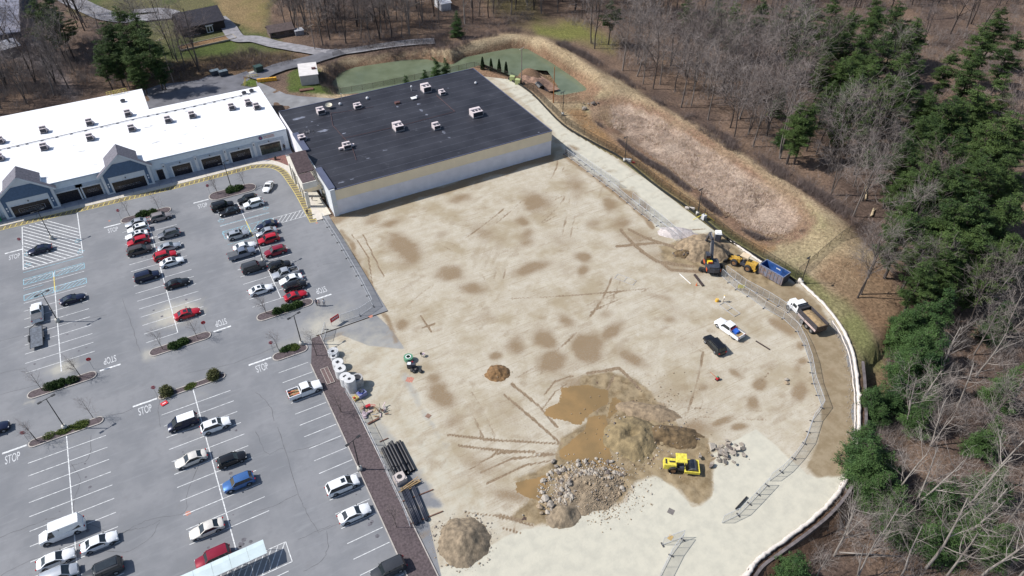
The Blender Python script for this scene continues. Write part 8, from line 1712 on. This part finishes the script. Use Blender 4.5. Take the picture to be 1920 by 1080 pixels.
small('orange_steel_plate', 1257, 1008, 'small orange plate lying by the folded wire panel', 'plate', lambda t_: bx(t_, 'plate', mat('faded_orange', alb(214, 178, 110), .7, .1, 3), 0, 0, .012, .8, .6, .03), .4)
small('storm_drain', 1258, 959, 'grey square drain grate in the pale road', 'drain grate', lambda t_: bx(t_, 'grate', mat('grate_grey', alb(128, 122, 118), .7, .15, 8), 0, 0, .012, .9, .9, .03), .5); small('storm_drain', 803, 780, 'brownish square drain grate beside the dusty lane', 'drain grate', lambda t_: bx(t_, 'grate', mat('grate_brown', alb(150, 118, 100), .7, .15, 8), 0, 0, .012, .8, .8, .04), .5)
small('concrete_block', 1474, 713, 'single pale rock by the damp patch on the loop road side', 'rock', lambda t_: (link('stone', STM[1, 0], t_, None, (0, 0, .2)), link('stone', STM[2, 2], t_, None, (-.5, -.6, .1))))
def barrier(t_):
    for k, x in enumerate((-1.0, 0, 1.0)): bx(t_, 'block', pc, x, 0, 0, .9, .5, .5)
small('white_barrier', 1293, 392, 'short white plastic barrier along the east silt fence', 'barrier', lambda t_: (bx(t_, 'block', sm_, 0, 0, 0, 2.2, .5, .45), bx(t_, 'cap', sm_, 0, 0, .451, 2.0, .3, .1)), R(-42))
small('pipe_stand', 1319, 411, 'white standpipe with yellow braces next to the eastern lamp post', 'standpipe', lambda t_: (bx(t_, 'tank', pc, 0, 0, 0, .9, .9, 1.2), (lambda m: (m.tube((0, 0, 1.2), (.1, 0, 3.4), .08), m.build('pipe', black, t_)))(MB()), (lambda m: (m.beam((-.5, .3, 1.2), (-2.4, .8, .2), .1, .1), m.beam((.3, .3, 1.4), (1.6, -1.8, .1), .1, .1), m.build('brace', mat('brace_yellow', (.6, .5, .06), .5), t_)))(MB())))
small('lamp_base_block', 1174, 302, 'white plastic barrel pair at the foot of the upper east lamp post', 'barrel', lambda t_: ([bx(t_, 'barrel', pc, x, 0, 0, .8, .6, .7) for x in (0, .9)], bx(t_, 'red_marker', redm, 1.9, -.5, 0, .8, .2, .3)), R(-42))
# people
def person(u, v, facing, shirt, trousers, label, lean=0, hair=(.04, .03, .02), hat=None, z=0, h=1.75):
    p = G(u, v); t_ = empty('person', (p.x, p.y, z), facing, label, 'person')
    J = [(0, 0, .98, .16), (0, 0, 1.2, .15), (0, 0, 1.42, .17), (0, 0, 1.54, .06), (.02, 0, 1.66, .105), (.01, .1, .92, .095), (.05, .11, .5, .07), (0, .11, .08, .05), (.16, .12, .03, .04), (-.02, -.1, .92, .095), (-.06, -.11, .5, .07), (-.18, -.11, .08, .05), (-.03, -.12, .03, .04),
         (0, .22, 1.42, .06), (.02, .28, 1.15, .045), (.14, .28, .92, .035), (.2, .28, .84, .04), (0, -.22, 1.42, .06), (-.02, -.28, 1.15, .045), (.08, -.28, .9, .035), (.13, -.28, .82, .04)]
    E_ = [(0, 1), (1, 2), (2, 3), (3, 4), (0, 5), (5, 6), (6, 7), (7, 8), (0, 9), (9, 10), (10, 11), (11, 12), (2, 13), (13, 14), (14, 15), (15, 16), (2, 17), (17, 18), (18, 19), (19, 20)]
    me_ = bpy.data.meshes.new('body'); me_.from_pydata([(a+lean*max(0, c-.9), b_, c) for a, b_, c, _ in J], E_, []); o = bpy.data.objects.new('body', me_); col.objects.link(o)
    sk = o.modifiers.new('skin', 'SKIN'); sk.use_smooth_shade = True
    for i, (_, _, _, r) in enumerate(J): me_.skin_vertices[0].data[i].radius = (r, r)
    me_.skin_vertices[0].data[0].use_root = True; o.modifiers.new('sub', 'SUBSURF').levels = 1; o.modifiers['sub'].render_levels = 1
    dg = bpy.context.evaluated_depsgraph_get(); me2 = bpy.data.meshes.new_from_object(o.evaluated_get(dg)); bpy.data.objects.remove(o); me2.name = 'body'; me2.materials.clear()
    for mm in (mat('skin_tone', (.45, .28, .2), .6, .05), shirt, trousers, mat('shoe_black', (.02, .02, .02), .6)): me2.materials.append(mm)
    for f in me2.polygons:
        c = f.center; f.material_index = 3 if c.z < .09 else (2 if c.z < .98 and abs(c.y) < .21 else (0 if c.z > 1.5 or (abs(c.y) > .22 and c.z < 1.2) else 1))
    link('body', me2, t_); m = MB(); s_ = lean*.78; m.tube((s_, 0, 1.66), (s_, 0, 1.77), .115, .07, 10); m.build('hair' if not hat else 'hat', hat or mat('hair_dark', hair, .7), t_); t_.scale = (h/1.76,)*3
cw, cb_, cn, cr2_ = mat('cloth_white', (.7, .7, .7), .8, .05), mat('cloth_black', (.02, .02, .025), .8, .1), mat('cloth_navy', (.04, .05, .1), .8, .1), mat('cloth_pink', (.6, .45, .42), .8, .1)
person(594.5, 573, R(-120), cn, cb_, 'leftmost of the three walkers, dressed in dark blue'); person(599.5, 574.5, R(-100), cr2_, mat('cloth_grey', (.25, .25, .27), .8), 'middle walker in a pale pink top'); person(608.5, 573, R(-90), cw, cn, 'rightmost walker in a white shirt and dark trousers')
person(534.5, 282, R(-60), cb_, cb_, 'person in black standing at the corner by the glass shop front', z=.13); person(577, 403, R(-60), cb_, cb_, 'person in black walking over the yellow hatching by the portico', .15)
person(1356, 566, R(-30), cw, mat('cloth_tan', (.4, .32, .25), .8), 'surveyor in white beside the small yellow drum', hat=mat('hard_hat', (.7, .5, .1), .4)); person(586, 377, R(-60), cb_, cb_, 'person in black sitting low by the arcade pillar', .3, z=.13, h=1.2)
small('litter_bin', 517, 300, 'small dark bin on the pavement beside the red mulch bed', 'bin', lambda t_: (bx(t_, 'bin_body', black, 0, 0, 0, .5, .5, .95), bx(t_, 'lid', dgrey, 0, 0, .951, .56, .56, .1)), z=.13)
small('green_bin', 0, 415, 'green wheeled bin cut by the left photo edge', 'bin', lambda t_: (bx(t_, 'bin_body', mat('bin_green', (.02, .3, .1), .5), 0, 0, .1, .8, .8, 1.0), bx(t_, 'lid', mat('bin_green_lid', (.03, .35, .13), .5), 0, 0, 1.101, .9, .9, .1)))
# ================================================================== BACKGROUND BUILDINGS AND YARD
bp_, bq = G(345, 72), G(424, 55); bl = (bq-bp_).length; a = math.atan2(bq.y-bp_.y, bq.x-bp_.x); ctr = (bp_+bq)/2; bn = empty('dark_barn', (ctr.x, ctr.y, 0), a, 'black wooden barn with steep dark roof and white double door on the lawn', 'barn'); W_ = 10.5; H1, H2 = 3.8, 7.2
m = MB(); m.bbox(-bl/2, bl/2, 0, W_, 0, H1); m.add([(-bl/2+.01, 0, H1), (-bl/2+.01, W_, H1), (-bl/2+.01, W_/2, H2-.1)], [(0, 1, 2)]); m.add([(bl/2-.01, 0, H1), (bl/2-.01, W_, H1), (bl/2-.01, W_/2, H2-.1)], [(0, 2, 1)]); m.build('wall', barnwood, bn)
n = 30
bmsh = MB().box(0, 0, 0, bl/n*.86, .05, H1-.1).mesh('board', barnwood)
for k in range(n): link('board', bmsh, bn, None, (-bl/2+(k+.5)*bl/n, -.03, 0))
rfm = mat('barn_roof_shingle', alb(62, 60, 70), .8, .2, 1.5, bump=.02)
for s, y0 in ((1, -.5), (-1, W_+.5)):
    m = MB(); P0 = [(-bl/2-.4, y0, H1-.3), (bl/2+.4, y0, H1-.3), (bl/2+.4, W_/2, H2), (-bl/2-.4, W_/2, H2)]; m.add(P0+[(x, y, z-.2) for x, y, z in P0], [(0, 1, 2, 3), (7, 6, 5, 4), (0, 4, 5, 1), (2, 6, 7, 3), (1, 5, 6, 2), (3, 7, 4, 0)]); m.build('roof', rfm, bn)
m = MB(); m.bbox(.8, 3.0, -.12, -.06, 0, 2.5); dr_ = m.build('door', PAINTS['white'], bn); m = MB(); m.bbox(1.0, 1.8, -.14, -.121, .4, 2.2); m.bbox(2.0, 2.8, -.14, -.121, .4, 2.2); m.build('pane', glass, dr_); m = MB(); m.bbox(.5, 3.3, -.7, -.1, 2.7, 2.85); m.build('door_canopy', PAINTS['white'], bn)
for k in range(7): m = MB(); m.bbox(-bl/2-.06, -bl/2-.005, .8+k*.6, 1.2+k*.6, 1.0+.75*k*.6, 1.3+.75*k*.6); m.build('white_patch', white, bn)
small('boat_tarp', 361, 67, 'pale tarp-covered boat lying in front of the dark barn', 'covered boat', lambda t_: (bx(t_, 'tarp', mat('pale_tarp', alb(196, 200, 210), .6, .1, 2), 0, 0, .2, 5.5, 1.8, .7, 0, .6), bx(t_, 'hull', white, 0, 0, 0, 4.8, 1.3, .2)), a, tz(*G(361, 67)[:2]))
rb = empty('raised_bed', (*G(390, 82)[:2], .2), a, 'long wooden garden bed in front of the dark barn', 'garden bed'); m = MB(); Lb = 19; m.beam((-Lb/2, -2.1, .3), (Lb/2, -2.1, .3), .25, .5); m.beam((-Lb/2, 2.1, .3), (Lb/2, 2.1, .3), .25, .5); m.beam((-Lb/2, -2, .3), (-Lb/2, 2, .3), .25, .5); m.beam((Lb/2, -2, .3), (Lb/2, 2, .3), .25, .5); m.build('timber_edge', mat('bleached_timber', alb(176, 166, 150), .8, .15, 2), rb); m = MB(); m.bbox(-Lb/2, Lb/2, -2, 2, .1, .35); m.build('soil', loam, rb)
def gable_house(u0, v0, u1, v1, dep, h1, h2, wallm, roofm, name, label, cat, z=0):
    p, q = G(u0, v0, z), G(u1, v1, z); L_ = (q-p).length; a = math.atan2(q.y-p.y, q.x-p.x); c = (p+q)/2; t_ = empty(name, (c.x, c.y, z), a, label, cat)
    m = MB(); m.bbox(-L_/2, L_/2, 0, dep, -.3, h1); m.add([(-L_/2+.01, 0, h1), (-L_/2+.01, dep, h1), (-L_/2+.01, dep/2, h2-.1)], [(0, 1, 2)]); m.add([(L_/2-.01, 0, h1), (L_/2-.01, dep, h1), (L_/2-.01, dep/2, h2-.1)], [(0, 2, 1)]); m.build('wall', wallm, t_)
    for s, y0 in ((1, -.4), (-1, dep+.4)):
        m = MB(); P0 = [(-L_/2-.3, y0, h1-.15), (L_/2+.3, y0, h1-.15), (L_/2+.3, dep/2, h2), (-L_/2-.3, dep/2, h2)]; m.add(P0+[(x, y, zz-.15) for x, y, zz in P0], [(0, 1, 2, 3), (7, 6, 5, 4), (0, 4, 5, 1), (2, 6, 7, 3), (1, 5, 6, 2), (3, 7, 4, 0)]); m.build('roof', roofm, t_)
    return t_, L_
t_, L_ = gable_house(508, 73, 553, 65, 5.5, 2.3, 3.8, mat('weathered_shed', alb(112, 96, 90), .85, .2, 2), mat('shed_roof', alb(104, 90, 88), .85, .15, 1.5), 'grey_shed', 'low weathered grey shed beside the gravel path', 'shed'); 
for x in (-3, 0, 3): m = MB(); m.bbox(x-.6, x+.6, -.05, -.002, .9, 1.7); m.build('window', glass, t_)
small('lean_to', 561, 64, 'small grey lean-to box at the right end of the weathered shed', 'shed', lambda t_: (bx(t_, 'wall', mat('grey_box', alb(150, 150, 156), .7), 0, 0, 0, 3, 3, 1.6), bx(t_, 'roof', mat('grey_box_roof', alb(180, 182, 190), .6), 0, 0, 1.601, 3.3, 3.3, .12)))
t_, L_ = gable_house(828, 22, 846, 19, 8, 3.0, 4.6, mat('tent_white', alb(236, 236, 240), .7, .05, 1), mat('tent_roof', alb(246, 246, 250), .6, .03, 1), 'white_shed', 'small white hut among the brown trees at the top', 'hut')
# white flat-roofed utility building by the pond
p, q = G(566, 161), G(599, 157); L_ = (q-p).length; a = math.atan2(q.y-p.y, q.x-p.x); us = empty('utility_building', ((p.x+q.x)/2, (p.y+q.y)/2, 0), a, 'small white flat-roofed utility building on a lawn left of the pond', 'utility building'); dpt = 9.5
m = MB(); m.bbox(-L_/2, L_/2, 0, dpt, 0, 3.0); m.build('wall', mat('utility_wall', alb(206, 198, 190), .8, .05, 1), us); m = MB(); m.bbox(-L_/2-.2, L_/2+.2, -.2, dpt+.2, 3.001, 3.2); m.build('roof', mat('utility_roof', alb(236, 230, 226), .7, .06, .6), us); m = MB(); m.box(1.8, dpt*.45, 3.201, 1.3, 1.0, .4); m.build('roof_fan', rust, us)
for k in range(3): m = MB(); m.bbox(-L_/2-.1, -L_/2-.002, 1.0+k*2.8, 1.25+k*2.8, 0, 2.8); m.build('corner_rib', trim, us)
small('timber_stack', 575, 170, 'dark timbers on the grass in front of the white utility building', 'timbers', lambda t_: [bx(t_, 'beam', mat('dark_timber', (.1,)*3), 0, k*.35, 0, 4.2, .3, .3) for k in range(4)], a)
# long grey building at the far upper left edge and the two white roofs in the trees
gm, gr = mat('far_grey_wall', alb(92, 90, 104), .8, .1, 1), mat('far_grey_roof', alb(150, 150, 166), .7, .08, .5)
A_ = G(33, -40, 5); B_ = G(37, 60, 5); t_ = empty('far_grey_building', (A_.x, A_.y, 0), 0, 'long grey flat-roofed building at the far left edge behind trees', 'building'); m = MB(); m.prism([(B_.x-A_.x, B_.y-A_.y), (0, 0), (-60, 10), (-60, B_.y-A_.y)], 0, 5); m.build('wall', gm, t_); m = MB(); m.prism([(B_.x-A_.x+.3, B_.y-A_.y-.3), (.3, 0), (-60, 10), (-60, B_.y-A_.y-.3)], 5.001, 5.3); m.build('roof', gr, t_)
t_, L_ = gable_house(-8, 80, 33, 70, 7, 3, 4.6, mat('white_house_wall', alb(180, 178, 186), .8), mat('white_house_roof', alb(214, 214, 222), .7, .08, 1), 'white_house', 'white-roofed house at the left edge, the farther of two', 'house'); t_, L_ = gable_house(8, 110, 44, 100, 8, 3, 4.4, mat('grey_house_wall', alb(116, 110, 120), .8), mat('white_house_roof', (.6,)*3), 'white_house', 'white-roofed house at the left edge, the nearer of two', 'house')
# service yard things
def dumpster(t_): bx(t_, 'body', mat('dumpster_dark', (.03, .04, .055), .6, .2, 2), 0, 0, .15, 2.6, 1.7, 1.3, 0, 1.1); [bx(t_, 'lid', mat('dumpster_lid', (.12, .15, .17), .5, .15, 2), s*.68, 0, 1.46, 1.28, 1.8, .08) for s in (-1, 1)]; [bx(t_, 'caster', black, x, y, 0, .15, .15, .15) for x in (-1, 1) for y in (-.6, .6)]
small('dumpster', 404, 140, 'left one of two dark dumpsters at the back of the service yard', 'dumpster', dumpster, .1)['group'] = 'dumpsters in the service yard'; small('dumpster', 420, 141, 'right one of two dark dumpsters at the back of the service yard', 'dumpster', dumpster, .1)['group'] = 'dumpsters in the service yard'
small('transformer', 490, 136, 'dark green transformer cabinet on a concrete pad', 'transformer', lambda t_: (bx(t_, 'pad', concrete, 0, 0, 0, 6.5, 4.5, .3), bx(t_, 'cabinet', mat('transformer_green', (.012, .03, .024), .5, .1, 2), -.5, .3, .301, 2.4, 2.2, 1.9), bx(t_, 'lid', mat('transformer_lid', (.02, .045, .035), .5), -.5, .3, 2.202, 2.5, 2.3, .12)), .2)
ybar = mat('barrier_yellow', (.66, .34, .03), .5, .1, 2)
small('yellow_guard_rail', 501, 152, 'thick orange-yellow guard rail in front of the transformer', 'guard rail', lambda t_: [bx(t_, 'rail_block', ybar, -2.4+k*1.2, 0, 0, 1.1, .7, 1.0) for k in range(5)], R(-14))
def yrail(t_):
    m = MB()
    for x in (-1.6, -.8, 0, .8, 1.6): m.tube((x, 0, 0), (x, 0, 1.2), .06)
    m.build('post', lineyellow, t_); m = MB(); m.tube((-1.6, 0, 1.2), (1.6, 0, 1.2), .06); m.tube((-1.6, 0, .65), (1.6, 0, .65), .06); m.build('rail', lineyellow, t_)
for u, v, z, rz_, lb in [(213, 178, HW+.15, .05, 'left yellow safety railing on the rear edge of the white roof'), (227, 175, HW+.15, .05, 'right yellow safety railing on the rear edge of the white roof'), (474, 147, 0, -.2, 'yellow pipe railing beside the transformer pad'), (460, 158, 0, 1.2, 'yellow pipe railing at the corner of the yard grass')]:
    p = G(u, v, z); t_ = empty('yellow_railing', (p.x, p.y, z), rz_, lb, 'railing', 'yellow railings behind the white roof'); yrail(t_)
def cab_green(t_): bx(t_, 'cabinet', mat('olive_cabinet', alb(190, 200, 140), .6, .1, 2), 0, 0, 0, 1.6, 1.5, 1.5); bx(t_, 'front', black, .82, 0, .1, .05, 1.3, 1.3)
small('electrical_cabinet', 961, 151, 'left pale green electrical cabinet by the arborvitae', 'cabinet', cab_green, R(-40)); small('electrical_cabinet', 971, 157, 'right pale green electrical cabinet by the arborvitae', 'cabinet', cab_green, R(-40))
# kerb of gravel along the loop edge
gs = empty('edge_gravel', (*G(1600, 740)[:2], 0), 0, 'loose grey edging stones along the white silt sock', 'edging stones')
W = [Vector((*p, 0)) for p in spline(gxy(SOCK_PX[14:21]), 10)]
joined_stones(gs, 700, lambda r: (lambda w_: (w_.x-gs.location.x-r.uniform(.8, 1.9), w_.y-gs.location.y+r.uniform(-1, 1)))(W[r.randrange(len(W))]), .1, .34, stn[1], None, seed=14)
